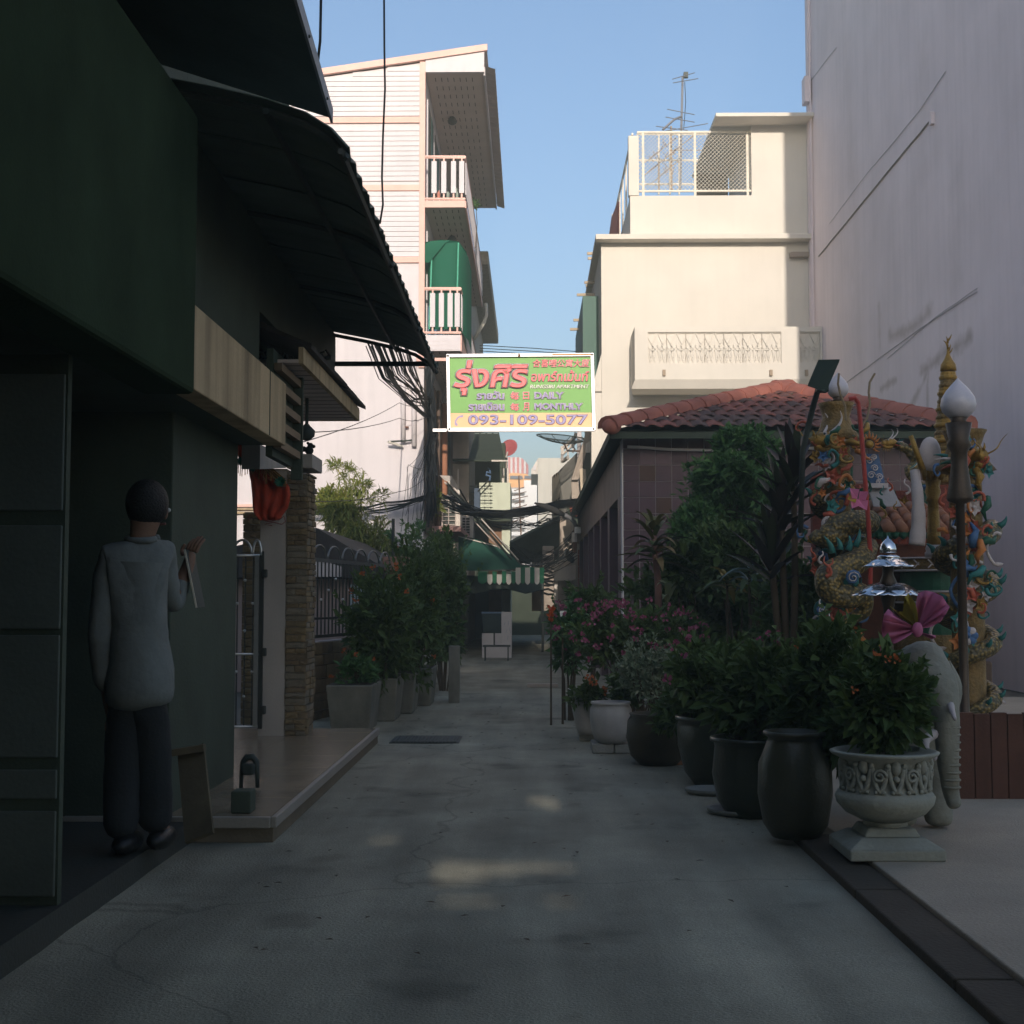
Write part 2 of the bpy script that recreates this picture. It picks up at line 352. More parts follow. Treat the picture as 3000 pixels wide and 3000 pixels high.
def wall_stains(segs):
    m = GREYWALL.copy(); m.name = 'stained_grey_render'; t = m.node_tree; N, L = t.nodes, t.links; bs = N['Principled BSDF']; src = bs.inputs['Base Color'].links[0].from_socket
    g = N.new('ShaderNodeNewGeometry'); nz = N.new('ShaderNodeTexNoise'); nz.inputs['Scale'].default_value = 3.5; nz.inputs['Detail'].default_value = 5; L.new(g.outputs['Position'], nz.inputs['Vector'])
    tot = None
    def vm(op, a_, b_, out=0):
        q = N.new('ShaderNodeVectorMath'); q.operation = op
        for i, v in enumerate((a_, b_)):
            if v is None: continue
            if isinstance(v, (tuple, Vector)): q.inputs[i].default_value = tuple(v)
            else: L.new(v, q.inputs[i])
        return q.outputs['Value'] if out else q.outputs[0]
    def fm(op, a_, b_=None, clamp=False):
        q = N.new('ShaderNodeMath'); q.operation = op; q.use_clamp = clamp
        for i, v in enumerate((a_, b_)):
            if v is None: continue
            if isinstance(v, (int, float)): q.inputs[i].default_value = v
            else: L.new(v, q.inputs[i])
        return q.outputs[0]
    for (A, B, wd, st) in segs:
        ab = B-A; pa = vm('SUBTRACT', g.outputs['Position'], A); h = fm('DIVIDE', vm('DOT_PRODUCT', pa, ab, 1), ab.length_squared); h = fm('MINIMUM', fm('MAXIMUM', h, 0.0), 1.0)
        q = N.new('ShaderNodeVectorMath'); q.operation = 'SCALE'; q.inputs[0].default_value = tuple(ab); L.new(h, q.inputs['Scale'])
        d = N.new('ShaderNodeVectorMath'); d.operation = 'LENGTH'; L.new(vm('SUBTRACT', pa, q.outputs[0]), d.inputs[0])
        dd = fm('ADD', d.outputs['Value'], fm('MULTIPLY', fm('SUBTRACT', nz.outputs['Fac'], .5), wd*2.2)); k = fm('MULTIPLY', fm('SUBTRACT', 1.0, fm('DIVIDE', dd, wd), True), st)
        tot = k if tot is None else fm('MAXIMUM', tot, k)
    mm = N.new('ShaderNodeMix'); mm.data_type = 'RGBA'; mm.inputs[7].default_value = (.30,.23,.19,1); L.new(tot, mm.inputs[0]); L.new(src, mm.inputs[6]); L.new(mm.outputs[2], bs.inputs['Base Color']); return m
segs = []
for pts, wd, st in (([(2608,985),(2660,965),(2700,940),(2725,910)],.16,.5),([(2700,1090),(2735,1065),(2770,1030),(2830,1000),(2842,985)],.15,.6),([(2720,1080),(2700,1130),(2665,1195)],.10,.5),([(2722,1080),(2716,1130),(2718,1195)],.09,.45),([(2580,1140),(2610,1120),(2625,1112)],.09,.5),([(2795,1020),(2792,1060),(2790,1085)],.10,.35),([(2575,900),(2578,1010)],.12,.3),([(2480,140),(2500,600),(2520,1100)],.5,.10),([(2700,140),(2705,500)],.45,.10),([(2800,500),(2800,900)],.4,.10)):
    for i in range(len(pts)-1): segs.append((PXP(*pts[i],5.96),PXP(*pts[i+1],5.96),wd,st))
sw = wall_stains(segs)
for o in tw.children:
    if o.name.startswith('wall'): o.data.materials[0] = sw
m = MB(); a = PXP(2366,262,5.86); m.box(5.80,5.90,27.6,27.9,a.z-.25,a.z+.3); m.build('vent_hood', GREYWALL, tw)
# ================================================================== cream building
cb = thing('cream_building', 'cream rendered building with patterned balcony and meshed roof terrace', 'building', (3.7,30,0))
FY = 28.0
def HX(px, py, Y=FY): p = P(px, py, Y); return p.x, p.z
x0, _ = HX(1762, 900); xr = 5.94
z_slab_t = HX(1800, 697)[1]; z_slab_b = HX(1800, 712)[1]
m = MB(); m.box(x0, 5.955, FY, FY+9, 0, z_slab_b-.002)
m.build('wall', CREAM, cb)
m = MB(); xa = HX(1733,1300)[0]; m.box(xa, x0-.002, FY+.02, FY+.5, 0, HX(1740,1150)[1])
m.prism([(x0-.003, HX(0,1040)[1]), (xa, HX(0,1150)[1]+.001), (x0-.003, HX(0,1150)[1]+.001)], 'y', FY+.02, FY+.5)
m.build('corner_pier', CREAM, cb)
xs0 = HX(1745,700,FY-.25)[0]
m = MB(); m.box(xs0, 5.957, FY-.32, FY+9, z_slab_b, z_slab_t); m.build('roof_slab', CREAM, cb, bevel=.01)
# roof-terrace parapet, stair tower and its slab
xp0, zp1 = HX(1846, 573, FY); xp1, _ = HX(2203, 573, FY)
m = MB(); m.box(xp0, xp1, FY+.01, FY+.16, z_slab_t, zp1)
m.box(xp0, xp0+.15, FY+.162, FY+6, z_slab_t, zp1 - .02); m.build('parapet', CREAM, cb, bevel=.006)
m = MB(); zpost = HX(1850, 398)[1]; m.box(xp0-.03, xp0+.19, FY-.02, FY+.17, zp1, zpost); m.build('corner_post', CREAM, cb, bevel=.006)
m = MB(); q = P(1814, 560, FY+6.0); m.box(xp0-.03, xp0+.19, FY+5.8, FY+6.0, z_slab_t, zpost); m.build('corner_post', CREAM, cb, bevel=.006)
zt = HX(2200, 366)[1]
m = MB(); m.box(xp1-.002, 5.956, FY+.008, FY+3.2, z_slab_t, zt); m.build('stair_tower', CREAM, cb)
xt, zt2 = HX(2097, 330, FY-.55)
m = MB(); zb = HX(2097, 341, FY-.55)[1]
m.box(xt, 5.957, FY-.55, FY+3.6, zb, zt2); m.build('tower_slab', CREAM, cb, bevel=.01)
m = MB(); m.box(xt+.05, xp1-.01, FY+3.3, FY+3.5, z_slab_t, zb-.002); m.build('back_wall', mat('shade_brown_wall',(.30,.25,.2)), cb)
# terrace fence: rails, posts and chain-link
rail = mat('cream_rail', (.74,.68,.58), rough=.6, bump=0)
zf1 = HX(1870, 384)[1]; zf0 = zp1 + .02; zf2 = HX(1870,557)[1]
xfa, xfb = HX(1862,0)[0], HX(2199,0)[0]
yf = FY + .085
MB().tube([(xp0+.16,yf,zf1),(xfb,yf,zf1)], .028, 6).build('fence_rail', rail, cb); MB().tube([(xp0+.16,yf,zf2),(xp1,yf,zf2)], .025, 6).build('fence_rail', rail, cb)
for px in (1882, 2033, 2186):
    xx = HX(px,0)[0]; MB().tube([(xx,yf,zp1),(xx,yf,zf1)], .03, 6).build('fence_post', rail, cb)
wm = MB(); hgt = zf1-zf2
def cl(xa_, xb_, za, zb_, stp, lean, fx):
    x = xa_ - (zb_-za)
    while x < xb_ + (zb_-za):
        a0, a1 = (x, za), (x + lean*(zb_-za), zb_)
        # clip to panel
        (ax, az), (bx, bz) = a0, a1
        if ax > bx: ax, az, bx, bz = bx, bz, ax, az
        if bx > xa_ and ax < xb_:
            if ax < xa_: az += (bz-az)*(xa_-ax)/(bx-ax); ax = xa_
            if bx > xb_: bz = az + (bz-az)*(xb_-ax)/(bx-ax); bx = xb_
            wm.tube([fx(ax,az), fx(bx,bz)], .0065, 3, cap=False)
        x += stp
for le in (1, -1): cl(xfa, xfb, zf2, zf1, .085, le, lambda u, v_: (u, yf, v_))
tag(wm.build('chain_link', rail, cb), kind='stuff')
xl = xp0 + .07
for zz in (zf1, zf2): MB().tube([(xl,FY+.17,zz),(xl,FY+5.8,zz)], .025, 6).build('fence_rail', rail, cb)
for i in range(5): MB().tube([(xl,FY+1+i*1.1,zp1),(xl,FY+1+i*1.1,zf1)], .025, 6).build('fence_post', rail, cb)
for py in (393, 470, 540): MB().tube([P(1866,py,FY+5.6), P(2085,py,FY+5.6)], .03, 5).build('fence_rail', rail, cb)
for px in (1930, 1963, 1990): MB().tube([P(px,395,FY+5.6), P(px,570,FY+5.6)], .028, 5).build('fence_post', rail, cb)
# patterned balcony
BY0 = FY - 1.0
def HB(px, py): p = P(px, py, BY0); return p.x, p.z
bx0, bz_top = HB(1859, 958); _, bz_bot = HB(1859, 1112); bx1 = 5.955
wx0, wz1 = HB(1898, 973); wx1, wz0 = HB(2290, 1064); w2a, _ = HB(2343, 973)
m = MB(); th = .12
m.box(bx0, bx1, BY0, BY0+th, wz1, bz_top); m.box(bx0, bx1, BY0, BY0+th, bz_bot, wz0)
m.box(bx0, wx0, BY0, BY0+th, wz0, wz1); m.box(wx1, w2a, BY0, BY0+th, wz0, wz1); m.box(HB(2388,0)[0], bx1, BY0, BY0+th, wz0, wz1)
m.build('balcony_front', CREAM, cb)
m = MB(); xo, zo = HB(1851, 1137)
m.add([(bx0,BY0,bz_bot-.001),(bx1,BY0,bz_bot-.001),(bx1,BY0+.1,zo),(xo,BY0+.1,zo),(bx1,FY-.002,zo),(xo+.1,FY-.002,zo),(bx0,FY-.002,bz_bot-.001),(bx1,FY-.002,bz_bot-.001)],
      [(0,3,2,1),(3,5,4,2),(0,6,5,3),(0,1,7,6),(1,2,4,7),(6,7,4,5)])
m.build('balcony_floor', CREAM, cb)
m = MB(); m.prism([(BY0+th+.001,bz_bot),(FY-.002,bz_bot),(FY-.002,bz_top),(BY0+th+.001,bz_top)], 'x', bx0, bx0+.12); m.build('balcony_side', CREAM, cb)
scr = MB(); scr.box(wx0, wx1, BY0+.06, BY0+.10, wz0, wz1)
scr.box(w2a, HB(2388,0)[0], BY0+.06, BY0+.10, wz0, wz1); scr.build('balcony_backing', CREAM, cb)
# seven cast screen blocks with a diamond and fan pattern
bw = (wx1-wx0)/7; bh = wz1-wz0
def screen_block():
    s = MB()
    def st(ax, az, cx, cz, wd=.016): s.bar((ax*bw, 0, az*bh), (cx*bw, 0, cz*bh), wd, .05, up=(0,1,0))
    def ba(ax, az, cx, cz, wd=.018): s.bar((ax*bw, 0, az*bh), (cx*bw, 0, cz*bh), .05, wd, up=(0,0,1))
    for e in (0.0, 1.0): s.box(e*bw-.008, e*bw+.008, -.012, .012, 0, bh)
    s.box(0, bw, -.0115, .0115, 0, .02); s.box(0, bw, -.0115, .0115, bh*.97, bh)
    for (ax,az,cx,cz) in [(0,.88,.2,.62),(.2,.62,.46,.97),(.54,.97,.8,.62),(.8,.62,1,.88),(.2,.62,.3,.45),(.8,.62,.7,.45),(.46,.97,.46,.97-.01),
                          (0,.58,.12,.45),(.12,.45,.28,.58),(.28,.58,.4,.45),(.4,.45,.5,.6),(.5,.6,.6,.45),(.6,.45,.72,.58),(.72,.58,.88,.45),(.88,.45,1,.58),
                          (.02,.42,.14,.05),(.1,.42,.16,.2),(.25,.42,.17,.1),(.25,.42,.33,.1),(.4,.42,.34,.2),(.45,.42,.37,.04),(.55,.42,.63,.04),(.6,.42,.66,.2),(.75,.42,.67,.1),(.75,.42,.83,.1),(.9,.42,.84,.2),(.98,.42,.86,.05)]:
        a_ = V(ax*bw,0,az*bh); b_ = V(cx*bw,0,cz*bh+1e-4); s.bar(a_, b_, .020, .022, up=(0,1,0))
    s.box(0, bw, -.0105, .0105, bh*.42, bh*.45)
    return s
sb = screen_block().build('screen_block', CREAM, cb)
sb0 = sb; sb.location = Vector((wx0, BY0+.045, wz0)) - worldloc(cb)
# mesh was built around the world origin: shift its points back to the block's own corner
for v in sb.data.vertices: v.co += worldloc(cb)
for i in range(1, 7): piece(sb0, (wx0+i*bw, BY0+.045, wz0), cb)
piece(sb0, (w2a, BY0+.045, wz0), cb)
for px in (1945, 2258, 2362):
    a = P(px, 1093, BY0); MB().box(a.x-.03, a.x+.03, BY0-.06, BY0-.001, a.z-.06, a.z+.06).build('drain_spout', mat('spout_grey',(.35,.27,.2)), cb)
a = P(2312, 750, FY); b = P(2398, 750, FY); MB().box(a.x, 5.94, FY-.16, FY-.002, a.z-.05, a.z+.05).build('canopy_bar', mat('bar_brown',(.3,.24,.2)), cb)
# alley side: dark shutter, poles sticking out
m = MB(); m.box(x0-.06, x0-.003, FY+.6, FY+5, HX(0,1450)[1], HX(0,1350)[1]+.9); m.build('shutter', DARKMETAL, cb)
m = MB(); a = P(1722, 870, FY+1.2); m.box(x0-.35, x0-.003, FY+1.2, FY+6, a.z-2.0, a.z+.02); m.build('shop_screen', GREENF, cb)
for (px, py, L, Y) in [(1720,743,.35,FY+2),(1722,757,.25,FY+2.5),(1712,828,.25,FY+3),(1716,838,.15,FY+4),(1690,864,.7,FY+3),(1680,938,.5,FY+3.5),(1670,965,.5,FY+3.5)]:
    a = P(px, py, Y); MB().bar(a, (a.x+L+.5, Y+.05, a.z+.03), .05, .06).build('drying_pole', mat('old_timber',(.45,.36,.26)), cb)
# ================================================================== white building with pink trim (left, far)
wb = thing('white_siding_building', 'white clapboard building with pink trim and two slatted balconies', 'building', (-4.5,24,0))
WY, WY2 = 24.0, 32.4
def HW(px, py, Y=WY): p = P(px, py, Y); return p.x, p.z
cx_, _ = HW(1243, 900); px_l = HW(1227, 900)[0]
z1, z2, z3 = HW(0,357)[1], HW(0,555)[1], HW(0,765)[1]
zl, zr = HW(945,222)[1], HW(1241,178)[1]
slope = (zr-zl)/(HW(1241,0)[0]-HW(945,0)[0])
def roofz(x): return zr + slope*(x - HW(1241,0)[0])
m = MB(); m.box(-9, cx_-.004, WY+.03, WY2, 0, z3+.06)
m.prism([(-9, z3+.061), (cx_-.004, z3+.061), (cx_-.004, roofz(cx_)-.02), (-9, roofz(-9)-.02)], 'y', WY+.03, WY2)
m.build('wall', WHITE, wb)
# clapboards, one piece each
bh_ = .094
zb = z3+.06; k = 0
src = None
while zb < roofz(cx_)-.15:
    skip = any(abs(zb+bh_/2 - zz) < .09 for zz in (z1, z2, z3))
    xl = -7.5
    # the sloped roof cuts the boards' left ends
    if roofz(xl) < zb + bh_: xl = (zb + bh_ - roofz(cx_)) / slope + cx_ if slope > 0 else xl
    if xl < px_l - .3 and not skip:
        s = MB(); dz = rnd.uniform(-.002,.002)
        s.add([(xl,WY+.028,zb),(px_l,WY+.028,zb),(px_l,WY+.005+dz,zb+.003),(xl,WY+.005+dz,zb+.003),(xl,WY+.028,zb+bh_-.002),(px_l,WY+.028,zb+bh_-.002),(px_l,WY+.018,zb+bh_-.002),(xl,WY+.018,zb+bh_-.002)],
              [(0,1,2,3),(3,2,6,7),(7,6,5,4),(1,5,6,2),(0,3,7,4)])
        s.build('clapboard', SIDING, wb)
    zb += bh_
for zz in (z1, z2, z3): MB().box(-7.6, px_l-.001, WY-.012, WY+.027, zz-.055, zz+.055).build('trim_band', PINK, wb, bevel=.004)
MB().box(px_l, cx_+.005, WY-.025, WY+.14, 0 if False else HW(0,1080)[1], roofz(cx_)-.03).build('corner_post', PINK, wb, bevel=.005)
# roof edge with its sloped fascia
xe = HW(1428,160)[0]
m = MB(); m.prism([(-9, roofz(-9)), (xe, roofz(xe)), (xe, roofz(xe)+.12), (-9, roofz(-9)+.12)], 'y', WY-.06, WY+.02); m.build('fascia', PINK, wb)
m = MB(); m.prism([(-9, roofz(-9)+.02), (xe-.01, roofz(xe)+.02), (xe-.01, roofz(xe)+.10), (-9, roofz(-9)+.10)], 'y', WY+.021, WY2+.3); m.build('roof', mat('roof_sheet',(.5,.42,.4)), wb)
zs = HW(1330, 212)[1]
m = MB(); m.prism([(cx_+.006, zs), (xe-.06, zs), (xe-.06, roofz(xe-.06)-.005), (cx_+.006, roofz(cx_)-.005)], 'y', WY-.02, WY+.05); m.build('eave_box', SIDING, wb)
m = MB(); m.box(cx_+.006, xe-.08, WY+.052, WY2+.2, zs-.0, zs+.04); m.build('soffit', SOFFIT, wb)
def slots(xa, xb, ya, yb, z, dx, dy, parent):
    s = MB(); j = 0; y = ya
    while y < yb:
        x = xa + (dx*.5 if j % 2 else 0) * 0
        while x < xb:
            if rnd.random() > .06: s.box(x, x+.012, y, y+.19, z-.004, z-.001)
            x += dx
        y += dy; j += 1
    return tag(s.build('vent_slots', SLOT, parent), kind='stuff')
slots(cx_+.16, xe-.2, WY+.25, WY2, zs, .115, .42, wb)
m = MB(); m.box(xe-.075, xe-.045, WY+.051, WY2+.2, zs-.04, zs+.12); m.build('soffit_edge', WHITE, wb)
# corrugated drip edge beyond it
s = MB(); rows = []
n = 120
for i in range(n+1):
    y = WY-.05 + (WY2+.4-WY)*i/n; wv = .025*math.sin(i*1.6)
    rows.append([(xe-.04, y, zs+.10+wv), (xe+.14, y, zs+.04+wv), (xe+.145, y, zs+.075+wv)])
s.sheet(rows).build('roof_drip_edge', mat('mauve_sheet',(.50,.42,.40),rough=.7), wb)
# alley-side wall: doors, frames
for zbase in (HW(0,590)[1], HW(0,985)[1]):
    for i in range(5):
        y0 = WY+.45+i*1.62
        df = MB().box(cx_-.003, cx_+.02, y0, y0+1.3, zbase+.05, zbase+2.05).build('door_frame', WHITE, wb)
        MB().box(cx_+.021, cx_+.03, y0+.08, y0+.62, zbase+.12, zbase+1.97).build('glass_pane', GLASS, df)
        MB().box(cx_+.021, cx_+.03, y0+.68, y0+1.22, zbase+.12, zbase+1.97).build('glass_pane', GREENF, df)
# balconies
slat_src = None
def balcony(py_rail, py_bot, py_f0, py_f1, px_r, solid):
    global slat_src
    xr_, zr_ = HW(px_r, py_rail); zb_ = HW(0, py_bot)[1]; zf0, zf1 = HW(0, py_f0)[1], HW(0, py_f1)[1]
    m = MB(); m.box(cx_+.007, xr_, WY+.02, WY2, zf1+.02, zf0); m.build('balcony_floor', SOFFIT, wb)
    m = MB(); m.box(cx_+.007, xr_+.01, WY-.03, WY+.018, zf1, zf0); m.build('balcony_fascia', PINK if not solid else WHITE, wb)
    m = MB(); m.box(xr_+.002, xr_+.03, WY+.019, WY2, zf1, zf0); m.build('balcony_fascia', PINK, wb)
    slots(cx_+.14, xr_-.12, WY+.2, WY2-.2, zf1+.02, .115, .42, wb)
    MB().tube([(cx_,WY,zr_),(xr_,WY,zr_),(xr_,WY2,zr_)], .032, 5).build('handrail', PINK, wb)
    MB().tube([(cx_,WY,zb_),(xr_,WY,zb_),(xr_,WY2,zb_)], .022, 5).build('bottom_rail', PINK, wb)
    zs0, zs1 = zb_+.1, zr_-.085
    W_ = xr_-cx_
    for i in range(4):
        x = cx_ + W_*(.235+.245*i) if i < 3 else xr_-.05
        MB().box(x-.015, x+.015, WY-.012, WY+.012, zb_, zr_).build('baluster', PINK, wb)
        MB().box(x-.046, x+.046, WY-.03, WY-.013, zs0, zs1).build('slat', SIDING, wb)
    y = WY+.12; first = None
    while y < WY2-.05:
        if first is None:
            first = MB().box(xr_+.012, xr_+.028, y-.045, y+.045, zs0, zs1).build('slat', SIDING, wb)
            first_loc = first.location.copy()
        else:
            o = first.copy(); sc.collection.objects.link(o); o.location = first_loc + Vector((0, y-WY-.12, 0))
        y += .155
    return xr_, zr_, zb_
b1 = balcony(460, 588, 594, 614, 1361, False)
b2 = balcony(846, 978, 986, 1032, 1348, True)
for i, py in enumerate((996, 1008, 1020)):   # boards of the lower front
    z = HW(0,py)[1]; MB().box(cx_+.008, HW(1348,0)[0], WY-.036, WY-.0305, z-.05, z+.012).build('board', SIDING, wb)
MB().box(cx_-.15, HW(1340,0)[0], WY-.05, WY-.001, HW(0,1062)[1], HW(0,1053)[1]).build('trim_band', PINK, wb)
# ceiling lamps under the roof and under the upper balcony
LAMP = mat('dull_lamp', (.10,.095,.085), rough=.5)
for (px, py, Y, z) in [(1325, 330, 26.3, zs), (1325, 690, 26, HW(0,614)[1]+.02), (1360,860,29,HW(0,614)[1]+.02)]:
    x = P(px, py, Y).x
    MB().lathe([(.02,-.16),(.08,-.13),(.10,-.08),(.07,-.03),(.05,-.001)], (x,Y,z), 12).build('ceiling_lamp', LAMP, wb, smooth=True)
# small bottles and dry plants behind the upper slats
for px, h in ((1285,.16),(1312,.14),(1338,.2)):
    a = P(px, 583, WY+.22)
    t = tag(MB().lathe([(.03,0),(.034,.1),(.012,.14),(.012,h)], (a.x,a.y,a.z), 8).build('plant_pot', mat('bottle_%d' % px, (.3,.35,.3) if px != 1285 else (.5,.2,.15))),
        {1285:'small reddish bottle pot behind first gap of upper balcony slats',1312:'small pale pot behind middle gap of upper balcony slats',1338:'taller pale pot behind last gap of upper balcony slats'}[px], 'pot')
# green shade net over the lower balcony
NET = foliage('green_net', [(.03,.20,.12),(.04,.24,.15)], rough=.8, trans=.55)
xa, xb = HW(1262,0)[0], HW(1345,0)[0]; zt_, zb_ = HW(0,713)[1], HW(0,965)[1]
net = thing('shade_net', 'green shade net hung in a box over the lower balcony', 'net', (xa, WY+.1, zb_))
s = MB(); rows = []
for j in range(13):
    t = j/12; z = zt_ + (zb_-zt_)*t; sag = .05*math.sin(t*3.1)
    rows.append([(xa-.05-.05*(t<.3), WY+.55, z-.05), (xa+.01, WY+.13+.02*math.sin(j), z), (xa+.2, WY+.10-sag*.4+.02*math.sin(j*2.1), z-.03*math.sin(3*t)), (xb-.18, WY+.10-sag*.5, z), (xb, WY+.12, z+.02), (xb+.14, WY+.9, z-.06+.03*math.sin(j*1.3)), (xb+.16, WY+1.8, z-.1)])
s.sheet(rows).build('net_wall', NET, net, smooth=True)
s = MB(); s.sheet([[(xa-.1,WY+.1,zt_+.02),(xa+.2,WY+.08,zt_+.06),(xb,WY+.1,zt_+.03)],[(xa-.12,WY+.9,zt_+.10),(xa+.2,WY+.9,zt_+.12),(xb+.1,WY+.9,zt_+.05)],[(xa-.12,WY+1.8,zt_),(xa+.2,WY+1.8,zt_+.04),(xb+.14,WY+1.8,zt_-.05)]])
s.build('net_top', NET, net, smooth=True)
s = MB(); s.sheet([[(xa-.16,WY+.06,zt_-.06),(xa+.02,WY+.05,zt_+.03),(xb-.15,WY+.07,zt_+.05)],[(xa-.16,WY+.03,zt_-.3),(xa+.0,WY+.02,zt_-.26),(xb-.24,WY+.06,zt_-.0)],[(xa-.15,WY+.05,zt_-.36),(xa-.02,WY+.04,zt_-.38),(xb-.3,WY+.08,zt_-.02)]])
s.build('net_flap', NET, net, smooth=True)
PIPEG = mat('green_pipe', (.10,.42,.28), rough=.5)
MB().tube([(xa-.01,WY+.08,zb_),(xa+.03,WY+.08,zt_-.25)], .014, 5).build('net_pole', PIPEG, net)
MB().tube([(xb-.04,WY+.08,zb_),(xb-.005,WY+.08,zt_)], .014, 5).build('net_pole', PIPEG, net)
# downpipes and brackets on the white front
for px, ya, yb in ((1181,1040,1296),(1213,1052,1308)):
    a, b = P(px,ya,WY-.06), P(px,yb,WY-.06); MB().tube([a,b], .045, 8).build('downpipe', WHITE, wb, smooth=True)
MB().bar(P(1137,1294,WY-.2), P(1180,1308,WY-.06), .05, .04).build('bracket', SUNNYGREY, wb)
MB().bar(P(1137,1294,WY-.2), P(1210,1290,WY-.06), .03, .03).build('bracket', DARKMETAL, wb)
MB().box(*sum([[P(1188,0,WY).x,P(1204,0,WY).x],[WY-.08,WY-.0],[P(0,1256,WY).z,P(0,1253,WY).z]],[])).build('bracket', mat('rusty_iron',(.22,.10,.06)), wb)
# ================================================================== near shophouse on the left
CORR = mat('dark_corrugated', (.085,.115,.10), rough=.65, var=.25, scale=2.5, bump=.06)
ns = thing('shophouse', 'dark shophouse with open front and stained concrete fascia, nearest on the left', 'building', (-3,5.5,0))
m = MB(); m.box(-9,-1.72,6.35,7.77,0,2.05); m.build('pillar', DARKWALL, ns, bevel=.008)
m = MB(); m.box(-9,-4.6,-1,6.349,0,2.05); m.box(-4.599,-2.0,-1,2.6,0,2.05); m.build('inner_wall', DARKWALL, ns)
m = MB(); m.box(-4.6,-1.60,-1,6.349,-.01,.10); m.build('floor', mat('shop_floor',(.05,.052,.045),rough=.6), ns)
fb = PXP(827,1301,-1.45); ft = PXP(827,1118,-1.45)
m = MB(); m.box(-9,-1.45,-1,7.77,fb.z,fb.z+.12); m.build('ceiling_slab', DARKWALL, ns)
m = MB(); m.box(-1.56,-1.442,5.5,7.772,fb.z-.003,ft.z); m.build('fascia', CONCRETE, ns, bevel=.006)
m = MB(); m.box(-1.62,-1.40,1.5,5.49,fb.z-.05,3.18); m.build('murk_box', mat('matte_dark_green',(.032,.05,.028),rough=.95,spec=.05,var=.3,scale=1.5), ns, bevel=.02)  # dark box added to stand in for murk over the fascia's near end
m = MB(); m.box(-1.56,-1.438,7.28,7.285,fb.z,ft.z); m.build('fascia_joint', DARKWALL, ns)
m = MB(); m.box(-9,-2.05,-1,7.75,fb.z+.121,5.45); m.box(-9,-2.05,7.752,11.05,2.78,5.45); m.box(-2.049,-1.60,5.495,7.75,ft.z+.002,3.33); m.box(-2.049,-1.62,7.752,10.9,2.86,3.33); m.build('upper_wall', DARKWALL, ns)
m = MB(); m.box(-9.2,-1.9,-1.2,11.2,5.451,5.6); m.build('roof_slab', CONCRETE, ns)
# slatted grille continuing the fascia
gr = thing('slatted_grille', 'brown horizontal slats in dark frame between concrete fascia and white cap', 'grille', (-1.5,8.1,2))
m = MB(); m.box(-1.56,-1.52,7.775,8.44,1.98,2.62); m.build('frame', DARKWALL, gr)
for i in range(5): MB().box(-1.515,-1.47,7.78,8.44,2.03+.115*i,2.075+.115*i).build('slat', mat('slat_brown',(.20,.14,.085),rough=.7), gr)
m = MB(); m.box(-1.53,-1.46,8.441,8.48,1.9,2.62); m.build('post', DARKWALL, gr)
# curved awning
aw = thing('curved_awning', 'long dark corrugated awning curving out over the lane', 'awning', (-1.5,8,3.0))
prof = [(-2.04,3.42),(-1.65,3.36),(-1.35,3.30),(-1.12,3.245),(-.96,3.19),(-.85,3.12),(-.775,3.035)]
def sheet_panel(y0, y1, off):
    s = MB(); n = 14; rows = []
    for j in range(n+1):
        y = y0+(y1-y0)*j/n; wv = .014*math.sin(j/n*2*math.pi*3.5)
        rows.append([(x + wv*.3, y, z + wv + off) for x, z in prof])
    return s.sheet(rows)
ny = 8
for i in range(ny):
    y0 = 5.5+5.5*i/ny
    sheet_panel(y0, y0+5.5/ny+.03, .004*(i % 2)+.012).build('corrugated_sheet', CORR, aw, smooth=True, solid=.006)
for y in (5.55,7.4,9.2,10.97):
    MB().tube([(x, y, z-.025) for x, z in prof], .016, 5).build('rib', DARKMETAL, aw)
for x, z in ((-1.65,3.32),(-1.12,3.205),(-.80,3.03)): MB().tube([(x,5.5,z),(x,11,z)], .016, 5).build('purlin', DARKMETAL, aw)
a = P(970,1066,11.0); b = P(1285,1066,11.0)
MB().bar(a, b, .032, .036).build('frame_bar', DARKMETAL, aw)
MB().bar(P(976,1062,11.0), P(976,985,11.0), .036, .036).build('frame_bar', DARKMETAL, aw)
MB().bar(P(978,1066,11.0), P(925,1003,11.0), .034, .034).build('frame_bar', DARKMETAL, aw)
# upper awning
ua = thing('flat_awning', 'dark flat awning with thin pale edge above the curved one', 'awning', (-1.6,4.8,3.5))
a = P(965,345,6.5); b = P(862,0,5.2); dirv = (b-a)/(a.y-b.y)
e = b + dirv*2.2
m = MB(); m.add([a, e, (-2.1,e.y,3.9), (-2.1,a.y,3.9), a+V(0,0,.03), e+V(0,0,.03), (-2.1,e.y,3.93), (-2.1,a.y,3.93)], [(3,2,1,0),(4,5,6,7),(0,1,5,4),(1,2,6,5),(2,3,7,6),(3,0,4,7)]); m.build('sheet', CORR, ua)
m = MB(); m.bar(a+V(.012,0,.01), e+V(.012,0,.01), .012, .075); m.build('edge_strip', mat('grey_edge',(.30,.30,.31),rough=.6), ua)
for i in range(5):
    q = a.lerp(e, .08+.2*i); MB().ball(q+V(.02,0,-.01), .008, 6, 4).build('screw', DARKMETAL, ua)
# black cables dropping onto the awnings
BLACKC = mat('black_cable', (.012,.014,.016), rough=.55, bump=0, grain=0)
def hang(pts, Y, r, label, jit=0):
    q = [P(x, y, Y if not isinstance(Y,(list,tuple)) else Y[i]) for i,(x,y) in enumerate(pts)]
    return tag(MB().tube(q, r, 6).build('hanging_cable', BLACKC, smooth=True), label, 'cable')
hang([(1125,-30),(1126,137),(1128,260),(1122,400),(1119,520),(1122,600),(1113,655)], 9.0, .0075, 'thick black cable hanging from the sky onto the curved awning')
hang([(941,-30),(938,120),(930,190)], 6.2, .007, 'short black cable beside the pale edge of the flat awning')
